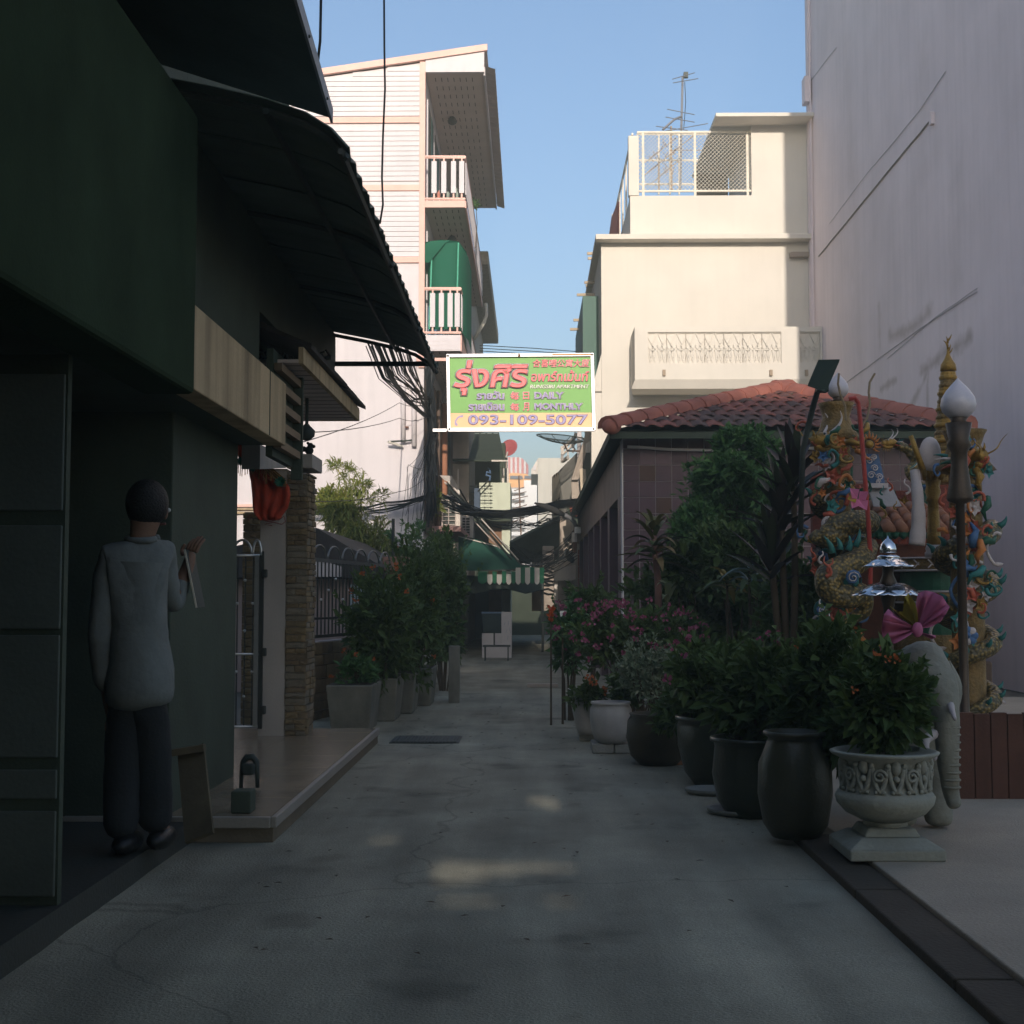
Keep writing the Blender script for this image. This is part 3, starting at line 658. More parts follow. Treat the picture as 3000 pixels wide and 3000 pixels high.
# ================================================================== house porch on the left
ph = thing('house_porch', 'house porch roof with tiled eave and pale boarded soffit', 'porch', (-2.2,9,2.5))
ex, ez = P(1052,1207,10.5).x, P(1052,1207,10.5).z
m = MB(); m.box(-3.6, ex-.03, 7.9, 10.5, ez-.065, ez-.045); m.build('soffit', SOFFIT, ph)
for i in range(14): MB().box(-3.6, ex-.03, 8.0+i*.18, 8.006+i*.18, ez-.068, ez-.0655).build('soffit_joint', SLOT, ph)
m = MB(); m.box(ex-.029, ex, 7.9, 10.5, ez-.07, ez+.03); m.build('fascia', CONCRETE, ph)
m = MB(); m.box(-3.6, ex, 10.501, 10.53, ez-.07, ez+.02); m.build('fascia', CONCRETE, ph)
DTILE = mat('dark_roof_tile', (.045,.04,.038), rough=.8, var=.25, scale=5)
tsrc = None
for i in range(10):
    for j in range(6):
        y = 7.95+i*.265; x = ex+.04-j*.28; z = ez+.03+j*.12
        if tsrc is None:
            tsrc = MB().add([(0,0,0),(0,.26,0),(-.34,.26,.145),(-.34,0,.145),(0,0,.028),(0,.26,.028),(-.34,.26,.173),(-.34,0,.173)], [(0,1,2,3),(7,6,5,4),(0,4,5,1),(1,5,6,2),(2,6,7,3),(3,7,4,0)]).build('roof_tile', DTILE, ph)
            for v in tsrc.data.vertices: v.co += worldloc(ph)
            tsrc.location = V(x,y,z+.0)-worldloc(ph)
        else: piece(tsrc, (x,y,z+rnd.uniform(0,.008)), ph)
x = P(900,1125,9.3); MB().lathe([(.02,0),(.055,.03),(.06,.07),(.03,.10),(.012,.12),(.012,.3)], (x.x,x.y,ez-.37), 10).build('pendant_lamp', DARKMETAL, ph, smooth=True)
# ================================================================== terrace with floor tiles
tz = .12
te = thing('terrace', 'raised tiled terrace with pale rounded corner before the gate', 'terrace', (-1.9,8.2,0))
tag(te, kind='structure'); del te['category']
m = MB(); m.box(-3.2,-1.21,6.32,10.6,0,tz-.012); m.build('terrace_base', mat('terrace_base',(.16,.13,.09),var=.2), te, bevel=.004)
TILE = mat('terrace_tile', (.27,.215,.15), rough=.22, var=.12, scale=3, bump=.02, spec=.5, grain=.04)
tile0 = None
for i in range(14):
    for j in range(7):
        x = -1.225-.29*j; y = 6.33+.302*i
        if tile0 is None:
            tile0 = MB().box(-.287,0,0,.299,0,.011).build('floor_tile', TILE, te)
            for v in tile0.data.vertices: v.co += worldloc(te)
            tile0.location = V(x,y,tz-.0119)-worldloc(te)
        else: piece(tile0, (x,y,tz-.0119+rnd.uniform(-.0008,.0008)), te)
m = MB(); m.box(-1.222,-1.195,6.31,10.6,tz-.05,tz+.002); m.box(-2.2,-1.2225,6.295,6.328,tz-.05,tz+.002); m.build('edge_trim', mat('terrace_trim',(.30,.27,.23),rough=.5), te, bevel=.005)
# small dark stool on the terrace and dark crate below it
st = thing('footstool', 'small black stool with curved top standing on the terrace tiles', 'stool', PG(730,2316,tz))
s0 = PG(730,2316,tz)
m = MB(); m.tube([s0+V(-.045,0,0),s0+V(-.042,0,.10),s0+V(-.035,0,.15),s0+V(-.015,0,.175),s0+V(.015,0,.178),s0+V(.035,0,.155),s0+V(.04,0,.10),s0+V(.042,.01,.015)],[.011,.012,.016,.02,.02,.018,.013,.011],7); m.build('leg', DARKMETAL, st, smooth=True)
m = MB(); m.frust(s0+V(0,0,.085), .06,.1,.07,.12,0,.06); m.build('seat', DARKMETAL, st, bevel=.012)
c0 = PG(706,2384,tz)
cr = MB().box(c0.x-.05,c0.x+.045,c0.y,c0.y+.12,tz,tz+.105).build('crate', DARKWALL, bevel=.006); tag(cr, 'small dark crate at terrace corner beside the pillar', 'crate')
# leaning board at the pillar foot, shop door panel
BOARD = mat('old_board', (.125,.10,.06), rough=.8, var=.2, scale=5, streak=.3)
p0, p1 = P(585,2455,5.9), P(560,2195,6.25)
lb = thing('leaning_board', 'brown plywood board leaning against the dark pillar', 'board', p0)
MB().bar(p0, p1, .13, .02, up=(0,1,0)).build('board', BOARD, lb); MB().bar(P(507,2205,6.2), P(600,2190,6.2), .05, .03).build('crosspiece', BOARD, lb)
dp = thing('panel_door', 'grey folding door leaf with inset panels at far left edge', 'door', (-1.9,4.6,0))
GD = mat('grey_door', (.10,.115,.10), rough=.6, var=.15, scale=2)
xr2 = P(186,1750,4.6).x
m = MB(); m.box(xr2-.55,xr2,4.6,4.64,.1,2.0); m.build('door_leaf', DARKWALL, dp)
for (za,zb) in ((.13,.42),(.46,.56),(.60,1.02),(1.04,1.40),(1.45,1.93)): MB().box(xr2-.5,xr2-.006,4.588,4.599,za,zb).build('inset_panel', GD, dp, bevel=.008)
# ================================================================== gate pier, white post, lintel
GX0, GY = P(838,1750,10.0).x, 10.0
GX1 = P(898,1750,10.0).x
gp = thing('stone_pier', 'gate pier clad in thin yellow stone with white cap block', 'pier', ((GX0+GX1)/2,GY+.2,0))
STONE = mat('yellow_stone', (.21,.155,.085), rough=.9, var=.3, scale=6, bump=.3, bscale=50)
STONE2 = mat('brown_stone', (.165,.12,.07), rough=.9, var=.3, scale=6, bump=.3, bscale=50)
STONE3 = mat('grey_stone', (.19,.16,.115), rough=.9, var=.3, scale=6, bump=.3, bscale=50)
ztop = P(868,1385,GY).z
dep = .36
m = MB(); m.box(GX0+.012,GX1-.012,GY+.012,GY+dep,tz,ztop); m.build('core', GROUTM, gp)
srcs = []
def unit_stone(mt, parent):
    s = MB().add([(0,0,.04),(1,0,.03),(1,0,.96),(0,0,.97),(0,1,0),(1,1,0),(1,1,1),(0,1,1),(.5,-.25,.5)], [(0,1,8),(1,2,8),(2,3,8),(3,0,8),(5,4,7,6),(4,0,3,7),(1,5,6,2),(4,5,1,0),(3,2,6,7)])
    o = s.build('stone', mt, parent)
    for v in o.data.vertices: v.co += worldloc(parent)
    return o
def clad(parent, a, b, z0, z1, nrm, ch, lens, mats_, pr=.022):
    """rows of thin stones on the vertical face a-b, each an object"""
    a, b = Vector(a), Vector(b); L = (b-a).length; d = (b-a)/L; ang = math.atan2(d.y, d.x)
    z = z0; first = not any(k[0] is parent for k in srcs)
    if first:
        for mt in mats_: o = unit_stone(mt, parent); o.scale = (.001,.001,.001); srcs.append((parent, o, [False]))
    pool = [k for k in srcs if k[0] is parent]
    while z < z1-.01:
        h = min(rnd.uniform(*ch), z1-z); x = 0
        while x < L-.005:
            l = min(rnd.uniform(*lens), L-x)
            if L-x-l < .05: l = L-x
            p_, o, used = rnd.choice(pool); t = pr*rnd.uniform(.5,1.25)
            pos = a + d*(x+.002) + Vector(nrm)*t + V(0,0,z+.001)
            q = o if not used[0] else piece(o, pos, parent)
            used[0] = True
            q.location = pos - worldloc(parent); q.rotation_euler = (0,0,ang); q.scale = (l-.004, t, h-.004)
            x += l
        z += h
clad(gp, (GX0,GY+.012,0), (GX1,GY+.012,0), tz, ztop, (0,-1,0), (.035,.06), (.06,.15), [STONE,STONE2,STONE3])
clad(gp, (GX1-.012,GY+.0,0), (GX1-.012,GY+dep,0), tz, ztop, (1,0,0), (.035,.06), (.10,.2), [STONE,STONE2,STONE3])
CAPW = mat('white_cap', (.42,.38,.34), rough=.9, var=.08, streak=.15)
zc1, zc0 = P(870,1330,GY-.05).z, P(870,1371,GY-.05).z
m = MB(); m.box(GX0-.0,GX1+.045,GY-.06,GY+dep+.05,zc0,zc1); m.build('cap', CAPW, gp, bevel=.005)
wp = thing('white_post', 'white rendered gate post beside the yellow stone pier', 'post', (GX0-.07,GY+.1,0))
m = MB(); m.box(P(781,0,GY).x, GX0-.003, GY+.0, GY+.3, 0, zc0+.0); m.build('shaft', CAPW, wp, bevel=.004)
m = MB(); p = P(762,1303,8.6); q = P(842,1333,GY)
m.add([(p.x-.12,p.y,p.z),(p.x,p.y,p.z),(GX0-.002,GY-.05,zc1),(GX0-.16,GY-.05,zc1),(p.x-.12,p.y,p.z-.16),(p.x,p.y,p.z-.16),(GX0-.002,GY-.05,zc0),(GX0-.16,GY-.05,zc0)],
      [(0,1,2,3),(7,6,5,4),(1,5,6,2),(4,5,1,0),(3,2,6,7),(0,3,7,4)]); m.build('lintel', CAPW, wp)
# little figure / plant ornament on the cap
s0 = P(898,1331,GY+.05)
or_ = thing('cap_ornament', 'small dark dog shaped ornament on the white cap block', 'ornament', s0)
m = MB(); m.ball(s0+V(.02,0,.03),.035,8,6); m.ball(s0+V(.03,0,.065),.024,8,6); m.ball(s0+V(-.02,0,.04),.022,8,6); m.ball(s0+V(.055,0,.06),.014,6,5); m.ball(s0+V(.01,.0,.085),.012,6,5)
m.build('body', mat('black_green',(.012,.016,.013),rough=.6), or_, smooth=True)
# second pier behind the gate
p2 = thing('stone_pier', 'second yellow stone pier seen behind the silver gate', 'pier', (P(757,0,11.6).x,11.6,0))
xa, xb = P(732,0,11.6).x, P(784,0,11.6).x
m = MB(); m.box(xa+.01,xb-.01,11.61,11.9,0,P(757,1500,11.6).z); m.build('core', GROUTM, p2)
clad(p2, (xa,11.61,0), (xb,11.61,0), .05, P(757,1502,11.6).z, (0,-1,0), (.05,.075), (.08,.16), [STONE,STONE2])
# low stone wall under the fence
fa, fb_ = V(-2.05,12.45,0), V(-1.57,14.9,0)
lw = thing('low_stone_wall', 'low yellow stone wall under the dark fence', 'wall', (fa+fb_)/2)
d = (fb_-fa).normalized(); nrm = V(d.y,-d.x,0)
m = MB(); m.bar(fa+V(0,0,.365)-nrm*.06, fb_+V(0,0,.365)-nrm*.06, .1, .73); m.build('core', GROUTM, lw)
clad(lw, fa-nrm*.0, fb_-nrm*.0, .0, .73, nrm, (.08,.13), (.2,.4), [STONE,STONE2])
# fence with hoop tops
fn = thing('hooped_fence', 'dark iron fence with row of hoops along its top', 'fence', (fa+fb_)/2)
IRON = mat('grey_iron', (.20,.20,.19), rough=.45, var=.15, metal=.6, bump=.02)
DIRON = mat('dark_iron', (.05,.055,.05), rough=.5, var=.15, metal=.3, bump=.02)
zt_, zb_ = 1.505, .78
MB().bar(fa+V(0,0,zt_), fb_+V(0,0,zt_-.01), .03, .035).build('top_rail', IRON, fn)
MB().bar(fa+V(0,0,zb_), fb_+V(0,0,zb_), .025, .03).build('bottom_rail', DIRON, fn)
MB().bar(fa+V(0,0,.95), fb_+V(0,0,.95), .02, .02).build('bottom_rail', DIRON, fn)
nb = 24; L = (fb_-fa).length
for i in range(nb):
    q = fa.lerp(fb_, (i+.5)/nb)
    MB().tube([q+V(0,0,zb_), q+V(0,0,zt_-.015)], .008, 5).build('bar', DIRON, fn)
    if i % 2 == 0: MB().ball(q+V(0,0,(1.33,1.13,1.22)[i//2 % 3]), .014, 7, 5).build('knob', STEEL, fn, smooth=True)
for i in range(6):
    a, b = fa.lerp(fb_, (i+.06)/6), fa.lerp(fb_, (i+.94)/6); c = (a+b)/2; hw = (b-a)/2
    MB().tube([c - hw*math.cos(math.pi*t/12) + V(0,0,zt_+.015+.125*math.sin(math.pi*t/12)) for t in range(13)], .010, 6).build('hoop', IRON, fn, smooth=True)
# end pillar with terracotta cap
ep = thing('capped_pillar', 'square brown pillar with terracotta cap at the fence end', 'pillar', (-1.55,15.2,0))
a, b = P(1122,1680,15.0), P(1196,1680,15.0)
m = MB(); m.box(a.x+.03,b.x-.03,15.0,15.3,0,P(0,1672,15.0).z); m.build('shaft', mat('brown_render',(.20,.13,.085)), ep)
m = MB(); m.box(a.x,b.x,14.96,15.34,P(0,1672,15.0).z,P(0,1632,15.0).z); m.build('cap', mat('terracotta_render',(.28,.15,.11)), ep, bevel=.01)
# silver gate
gt = thing('silver_gate', 'silver tube gate with hooped top and small knobs', 'gate', (P(740,0,GY).x,GY,0))
def gz(py): return P(740,py,GY-.02).z
gx0, gx1 = P(600,0,GY).x, P(776,0,GY).x
for py, r in ((1627,.012),(1916,.010),(2128,.010)): MB().tube([(gx0,GY-.03,gz(py)),(gx1+.02,GY-.03,gz(py))], r, 6).build('rail', STEEL, gt, smooth=True)
for x in (gx0, gx1): MB().bar((x,GY-.03,gz(2130)), (x,GY-.03,gz(1627)), .032, .032).build('stile', STEEL, gt)
MB().bar((gx1+.033,GY-.02,gz(2135)), (gx1+.033,GY-.02,gz(1615)), .03, .03).build('hinge_post', DIRON, gt)
for i in range(8):
    x = gx0 + (gx1-gx0)*(i+.5)/8
    MB().tube([(x,GY-.03,gz(2128)),(x,GY-.03,gz(1627))], .006, 5).build('bar', DIRON, gt)
    for k, py in enumerate((1700,1768,1848,1968,2040)):
        if (i+k) % 2 == 0: MB().ball((x,GY-.034,gz(py)), .012, 7, 5).build('knob', STEEL, gt, smooth=True)
for i in range(3):
    a, b = gx0+(gx1-gx0)*(i+.02)/3*1.0, gx0+(gx1-gx0)*(i+.98)/3; a += .12; b += .12
    if b > gx1+.05: b = gx1+.03
    MB().tube([((a+b)/2-(b-a)/2*math.cos(math.pi*t/12), GY-.03, gz(1627)+.115*math.sin(math.pi*t/12)) for t in range(13)], .010, 6).build('hoop', STEEL, gt, smooth=True)
for py in (1680,1910,2080): MB().box(gx1+.045,gx1+.075,GY-.06,GY-.001,gz(py)-.03,gz(py)+.03).build('hinge', DIRON, gt, bevel=.006)
# red festival cloth hanging from the lintel
RED = mat('red_cloth', (.42,.05,.02), rough=.8, var=.25, scale=14, bump=.1)
GOLD = mat('gold_thread', (.30,.15,.035), rough=.6, var=.3, scale=30)
GRN = mat('green_rosette', (.02,.13,.08), rough=.7, var=.3, scale=30)
rc = thing('festival_banner', 'red festival cloth with gold fringe and green rosettes hung over the gate', 'banner', P(775,1560,GY-.12))
def cloth(name, outl, Y, m_, wob=.02, parent=rc):   # outl: rows of (xl, xr, y) in measured places
    s = MB(); rows = []
    for j, (xl, xr_, y) in enumerate(outl):
        a, b = P(xl,y,Y), P(xr_,y,Y); n = 12
        rows.append([a.lerp(b,i/n) + V(0, wob*math.sin(i*1.9+j*.5)+wob*.6*math.sin(i*.8-j*.9), 0) for i in range(n+1)])
    return s.sheet(rows).build(name, m_, parent, smooth=True, solid=.004)
cloth('cloth', [(728,775,1340),(728,788,1365),(731,800,1395),(734,830,1408),(735,848,1425),(737,851,1445),(739,849,1465),(741,843,1485),(745,832,1500),(752,824,1512),(764,818,1524)], GY-.12, RED)
cloth('side_panel', [(696,738,1296),(697,740,1330),(699,742,1352),(701,730,1360)], GY-.15, RED)
cloth('gold_band', [(738,765,1300),(752,780,1335),(772,802,1375),(800,836,1402),(815,840,1425)], GY-.15, GOLD, .01)
for (px,py,r) in ((757,1352,.055),(706,1352,.04),(822,1412,.05),(742,1372,.035)):
    c = P(px,py,GY-.2); s = MB()
    for i in range(14):
        a = 2*math.pi*i/14+rnd.random()*.3; s.leaf(c, (math.cos(a),-.3-.4*rnd.random(),math.sin(a)), (0,-1,0), r, r*.6)
    s.build('rosette', GRN, rc)
s = MB()
for i in range(26):
    px = 700+i*5.5 + rnd.uniform(-3,3); py = 1360 if px < 735 else 1360+ (px-735)*.45
    if px < 800: s.tube([P(px,py-8,GY-.17), P(px+rnd.uniform(-3,3),py+rnd.uniform(10,40),GY-.17)], .003, 4)
tag(s.build('fringe', GOLD, rc), kind='stuff')
MB().tube([P(755,1520,GY-.12),P(790,1528,GY-.12),P(822,1520,GY-.12),P(832,1512,GY-.12),P(836,1528,GY-.12),P(826,1536,GY-.12),P(800,1530,GY-.12),P(775,1536,GY-.12),P(797,1540,GY-.12)], .004, 5).build('cord', mat('red_cord',(.22,.06,.05)), rc)
MB().tube([P(738,1508,GY-.12),P(727,1512,GY-.12),P(728,1526,GY-.12),P(736,1518,GY-.12)], .004, 5).build('cord', MATS['red_cord'], rc)
# low neighbouring house behind the fence
nh = thing('low_house', 'low house with dark pitched roof behind the hooped fence', 'house', (-4,17,0))
a = P(925,1565,16); b = P(1105,1668,16)
m = MB(); m.prism([(a.x-2.2,b.z-.1),(b.x,b.z-.1),(b.x+.12,b.z),(a.x,a.z+.08),(a.x-2.2,b.z)], 'y', 16, 21); m.build('roof', DTILE, nh)
m = MB(); m.box(a.x-2,b.x-.1,16.2,21,0,b.z-.11); m.build('wall', mat('dim_pink_wall',(.30,.23,.21)), nh)
m = MB(); m.box(P(1035,0,16.1).x,P(1120,0,16.1).x,16.15,16.19,P(0,1780,16).z,P(0,1712,16).z); m.build('window', mat('pale_window',(.35,.42,.45),rough=.2), nh)
s = MB(); s.add([P(915,1632,15.9),P(1000,1660,15.9),P(1000,1690,15.9),P(915,1690,15.9)], [(0,1,2,3)])
tag(s.build('canvas_sheet', mat('pale_sheet',(.5,.45,.43)), solid=.01), 'pale sloping sheet roof seen through fence hoops', 'roof')
MB().tube([P(1152,1700,17),P(1152,1520,17)], .022, 6).build('thin_pole', DIRON); tag(bpy.data.objects['thin_pole'], 'thin dark pole standing before the white wall beside shrubs', 'pole')
# wall band left of the banner on the white front (seen through the gate)
for i,(py0,py1) in enumerate(((1478,1486),(1490,1495),(1500,1506))):
    m = MB(); m.box(P(560,0,WY).x, P(870,0,WY).x, WY-.03-.01*i, WY+.028, P(0,py1,WY).z, P(0,py0,WY).z); m.build('trim_band', PINK if i == 0 else CONCRETE, wb)
# concrete planters
PLAN = mat('planter_concrete', (.20,.19,.155), rough=.9, var=.25, scale=4, bump=.15, streak=.35)
plabels = ['nearest tapered concrete planter with bright low plants by the stone pier','second tapered concrete planter, just behind the nearest one','third tapered concrete planter, in the deep shade','farthest concrete planter beside the white marker post']
PLANTERS = []
for i, (pxl, pxr, Y) in enumerate(((972,1105,11.4),(1062,1175,12.35),(1118,1225,13.2),(1180,1275,14.1))):
    a, b = P(pxl,0,Y).x, P(pxr,0,Y).x; c = (a+b)/2; w_ = b-a
    t = thing('concrete_planter', plabels[i], 'planter', (c,Y+.35,0), 'concrete planters along the fence')
    m = MB(); m.frust((c,Y+.36,0), w_*.82,.55,w_,.72,0,.40); m.build('box', PLAN, t, bevel=.012)
    m = MB(); m.frust((c,Y+.36,0), w_*.9,.64,w_*.9,.64,.401,.405); m.build('soil', mat('soil',(.03,.024,.018)), t)
    PLANTERS.append((c, Y+.36))
mp = P(1330,2080,14.6)
tag(MB().box(mp.x-.06,mp.x+.06,14.6,14.72,0,.62).build('marker_post', PLAN, bevel=.006), 'pale concrete post standing behind the last planter', 'post')
# drain grate in the road
gx = thing('drain_grate', 'dark slotted drain grate set across the concrete lane', 'grate', PG(1250,2168))
a, b, c, d = PG(1140,2178), PG(1345,2178), PG(1360,2158), PG(1165,2158)
m = MB(); m.box(a.x,b.x,a.y,d.y,.0,.006); m.build('frame', DARKMETAL, gx)
n = 18
for i in range(n):
    x = a.x+.02+(b.x-a.x-.04)*(i+.5)/n; MB().box(x-.012,x+.012,a.y+.02,d.y-.02,.0065,.012).build('slat', mat('grate_iron',(.06,.065,.06),rough=.6), gx)
# ================================================================== man in the shop front
MY = 5.5; MX = P(400,1750,MY).x; fz = .10
man = thing('person', 'man in pale long sleeved shirt and dark trousers standing in the shop front', 'person', (MX,MY,fz))
SKIN = mat('skin', (.20,.11,.07), rough=.55, var=.1, scale=20, bump=.02)
SHIRT = mat('pale_shirt', (.165,.175,.165), rough=.9, var=.12, scale=9, bump=.15, bscale=25)
TROU = mat('dark_trousers', (.022,.024,.026), rough=.85, var=.15, scale=8, bump=.1)
HAIR = mat('black_hair', (.010,.009,.008), rough=.5, var=.2, scale=40, bump=.3, bscale=120)
def skinned(name, verts, edges, radii, m_, parent, root=0, sub=2, disp=0):
    me = bpy.data.meshes.new(name); me.from_pydata([tuple(v) for v in verts], edges, []); me.materials.append(m_)
    o = bpy.data.objects.new(name, me); sc.collection.objects.link(o); o.parent = parent
    sk = o.modifiers.new('skin', 'SKIN'); sk.use_smooth_shade = True
    ly = me.skin_vertices[0].data if me.skin_vertices else None
    if ly is None: me.skin_vertices.new(); ly = me.skin_vertices[0].data
    for i, r in enumerate(radii): ly[i].radius = r if isinstance(r, tuple) else (r, r); ly[i].use_root = (i == root)
    s = o.modifiers.new('sub', 'SUBSURF'); s.levels = sub; s.render_levels = sub
    if disp:
        tx = bpy.data.textures.new('folds', 'CLOUDS'); tx.noise_scale = .11; tx.noise_depth = 2
        d_ = o.modifiers.new('folds', 'DISPLACE'); d_.texture = tx; d_.strength = disp; d_.mid_level = .5; d_.texture_coords = 'LOCAL'
    return o
# local axes: he faces +y a little to +x (three quarters from behind); z up from the floor
def M_(px, py, dy=0.0):   # measured place at his distance
    p = P(px, py, MY+dy); return p - V(MX,MY,fz)
pel = M_(405,2010); chest = M_(405,1700); nk = M_(418,1560); hd = M_(432,1500,.02); top = M_(435,1430,.02)
shl = M_(330,1625,-.04); ell = M_(292,1850,-.06); hal = M_(322,2060,.0)
shr = M_(475,1620,.05); elr = M_(505,1775,.15); har = M_(548,1668,.24)
kl = M_(360,2270,.02); al = M_(355,2450,.0); kr = M_(445,2262,.08); ar = M_(455,2432,.1)
body = skinned('body', [pel, chest, nk, hd, top, shl, ell, hal, shr, elr, har, M_(370,2060), kl, al, M_(440,2060), kr, ar, hal+V(.01,.02,-.09), har+V(.015,.02,.08), al+V(.02,.09,-.03), ar+V(.03,.09,-.03)],
   [(0,1),(1,2),(2,3),(3,4),(1,5),(5,6),(6,7),(1,8),(8,9),(9,10),(0,11),(11,12),(12,13),(0,14),(14,15),(15,16),(7,17),(10,18),(13,19),(16,20)],
   [.085,.082,.050,.082,.055,.05,.040,.03,.05,.040,.03,.07,.055,.042,.07,.055,.042,.022,.022,.035,.035], SKIN, man)
shirt = skinned('shirt', [chest+V(0,0,-.05), M_(405,1850), M_(408,2010), M_(412,2088), M_(410,1620,.0), M_(416,1585), shl, ell, M_(318,2035), shr, elr, M_(541,1690,.225)],
   [(0,1),(1,2),(2,3),(0,4),(4,5),(4,6),(6,7),(7,8),(4,9),(9,10),(10,11)],
   [(.120,.128),(.118,.120),(.145,.155),(.158,.165),(.098,.085),(.056,.056),.066,.056,.046,.066,.055,.045], SHIRT, man, disp=.03)
trou = skinned('trousers', [M_(405,1975), M_(372,2080), M_(358,2270,.02), M_(355,2462), M_(438,2080), M_(446,2262,.08), M_(455,2446,.1)],
   [(0,1),(1,2),(2,3),(0,4),(4,5),(5,6)], [(.095,.085),.088,.082,.078,.088,.082,.078], TROU, man, disp=.025)
h = MB(); c = worldloc(man)+hd; h.ball(c+V(.0,-.008,.035), .098, 16, 12, .9, 1.02, 1.05); hair = h.build('hair', HAIR, man, smooth=True)
h = MB(); c2 = worldloc(man)+hd+V(.035,.075,-.01); h.ball(c2, .018, 8, 6, .8, 1.2, 1.4); h.build('nose', SKIN, body, smooth=True)
for dx in (-.078,.07): MB().ball(worldloc(man)+hd+V(dx,.02,.0), .026, 8, 6, .4, .8, 1.2).build('ear', SKIN, body, smooth=True)
for dx in (-.03,.04): MB().ball(worldloc(man)+hd+V(.03+dx,.066,.012), .010, 8, 6).build('eye', mat('eye_white',(.5,.5,.48),rough=.3,bump=0), body, smooth=True)
MB().tube([worldloc(man)+hd+V(.005,.078,-.045),worldloc(man)+hd+V(.03,.086,-.047),worldloc(man)+hd+V(.055,.076,-.045)],.006,6).build('mouth', mat('lip',(.16,.07,.06)), body, smooth=True)
q = worldloc(man)+M_(417,1578,.0); MB().tube([q+V(.062*math.cos(a*.6),.062*math.sin(a*.6),.012*math.sin(a*.6)) for a in range(11)],.014,7).build('collar', SHIRT, man, smooth=True)
# fingers: five short skinned chains at each hand
def fingers(base, down, side, par):
    for i, (l, o_) in enumerate(((.055,-.028),(.072,-.012),(.078,.003),(.07,.018))):
        b = base + side*o_; skinned('finger', [b, b+down*l*.55, b+down*l+V(.008,.02,0)], [(0,1),(1,2)], [.010,.009,.007], SKIN, par, sub=1)
    b = base - side*.035 - down*.03; skinned('thumb', [b, b-side*.018+down*.03, b-side*.012+down*.055], [(0,1),(1,2)], [.012,.010,.008], SKIN, par, sub=1)
fingers(hal+V(.012,.025,-.10), V(.1,.25,-1).normalized(), V(.3,1,0).normalized(), body)
fingers(har+V(.016,.02,.075), V(.35,.1,.9).normalized(), V(.9,-.3,-.3).normalized(), body)
for a, s_ in ((al,1),(ar,1)):
    w0 = worldloc(man)+a; b = MB(); b.ball(V(w0.x+.018,w0.y+.035,fz+.045), .062, 14, 10, .85, 2.25, .74); b.build('shoe', mat('black_shoe',(.012,.012,.012),rough=.4), man, smooth=True)
# thin folder with pale edge that he holds up
fp0, fp1 = P(553,1612,MY+.26), P(587,1780,MY+.26)
fo = thing('folder', 'dark folder with pale edge held up in his hand', 'folder', fp1)
MB().bar(fp0, fp1, .004, .16, up=(0,1,0)).build('cover', DARKMETAL, fo); MB().bar(fp0+V(.003,-.08,0), fp1+V(.003,-.08,0), .007, .007).build('paper_edge', mat('paper_edge',(.5,.45,.36)), fo)
# ================================================================== down the alley, left side
TERRA = mat('terracotta_paint', (.36,.16,.09), rough=.75, var=.15, scale=4, streak=.2)
BROWNSHEET = mat('brown_sheet', (.16,.11,.085), rough=.7, var=.2, scale=3, streak=.3)
MINT = mat('mint_paint', (.62,.66,.53), rough=.85, var=.06, scale=2, streak=.12)
PALEPAINT = mat('pale_paint', (.66,.60,.54), rough=.8, var=.08, streak=.15)
BEIGE = mat('beige_sheet', (.60,.50,.38), rough=.8, var=.08, scale=3, streak=.15)
RAWCON = mat('raw_concrete', (.44,.37,.31), rough=.9, var=.18, scale=2.5, bump=.12, streak=.3)
PINKLEDGE = mat('pink_ledge', (.50,.30,.28), rough=.85, var=.12, scale=5)
s = MB(); rows = []
for j in range(61):
    y = 24.15+8.1*j/60; w_ = .02*(1 if j % 2 else -1); rows.append([(cx_+.03+w_, y, 2.3), (cx_+.03+w_, y, HW(0,1085)[1])])
s.sheet(rows).build('corrugated_cladding', BROWNSHEET, wb)
for px, r, m_ in ((1283,.04,BROWNSHEET),(1300,.075,TERRA),(1312,.05,DARKMETAL)):
    Yp = (cx_+.09)*3900/(px-1555); MB().tube([(cx_+.09,Yp,1.0),(cx_+.09,Yp,HW(0,1085)[1])], r, 8).build('drain_pipe', m_, wb, smooth=True)
# pink ledge with plants and air conditioners
def XZ(px, py, Y): p = P(px, py, Y); return p.x, p.z
x0, za = XZ(1244,1557,25.6); x1, zb = XZ(1350,1541,25.6)
MB().box(x0, x1, 25.6, 31, za, zb).build('ledge', PINKLEDGE, wb, bevel=.005)
MB().box(XZ(1303,0,25.6)[0], XZ(1321,0,25.6)[0], 25.592, 25.6, za+.004, zb-.004).build('ledge_patch', TERRA, wb)
def aircon(pxl, pxr, pyt, pyb, Y, label, dz=.3):
    xa, zt = XZ(pxl,pyt,Y); xb, zb_ = XZ(pxr,pyb,Y)
    t = thing('air_conditioner', label, 'air conditioner', ((xa+xb)/2,Y,zb_), 'air conditioner units on the pink ledge')
    MB().box(xa,xb,Y+.05,Y+.55,zb_,zt).build('casing', PALEPAINT, t, bevel=.01)
    MB().box(xa+.02,xb-(xb-xa)*.26,Y+.046,Y+.0495,zb_+.03,zt-.03).build('fan_opening', DARKMETAL, t)
    CAGE = mat('white_cage', (.62,.55,.50), rough=.6, bump=0)
    for i in range(8): z = zb_+.03+(zt-zb_-.06)*i/7; MB().tube([(xa,Y,z),(xb-(xb-xa)*.24,Y,z)], .008, 4).build('cage_bar', CAGE, t)
    for i in range(3): x = xa+(xb-xa)*.74*i/2; MB().tube([(x,Y-.01,zb_),(x,Y-.01,zt)], .009, 4).build('cage_bar', CAGE, t)
aircon(1295,1348,1449,1541,26.6,'nearer pale air conditioner in wire cage on the pink ledge')
aircon(1352,1386,1512,1576,29.2,'farther smaller air conditioner lower down behind the sloping poles')
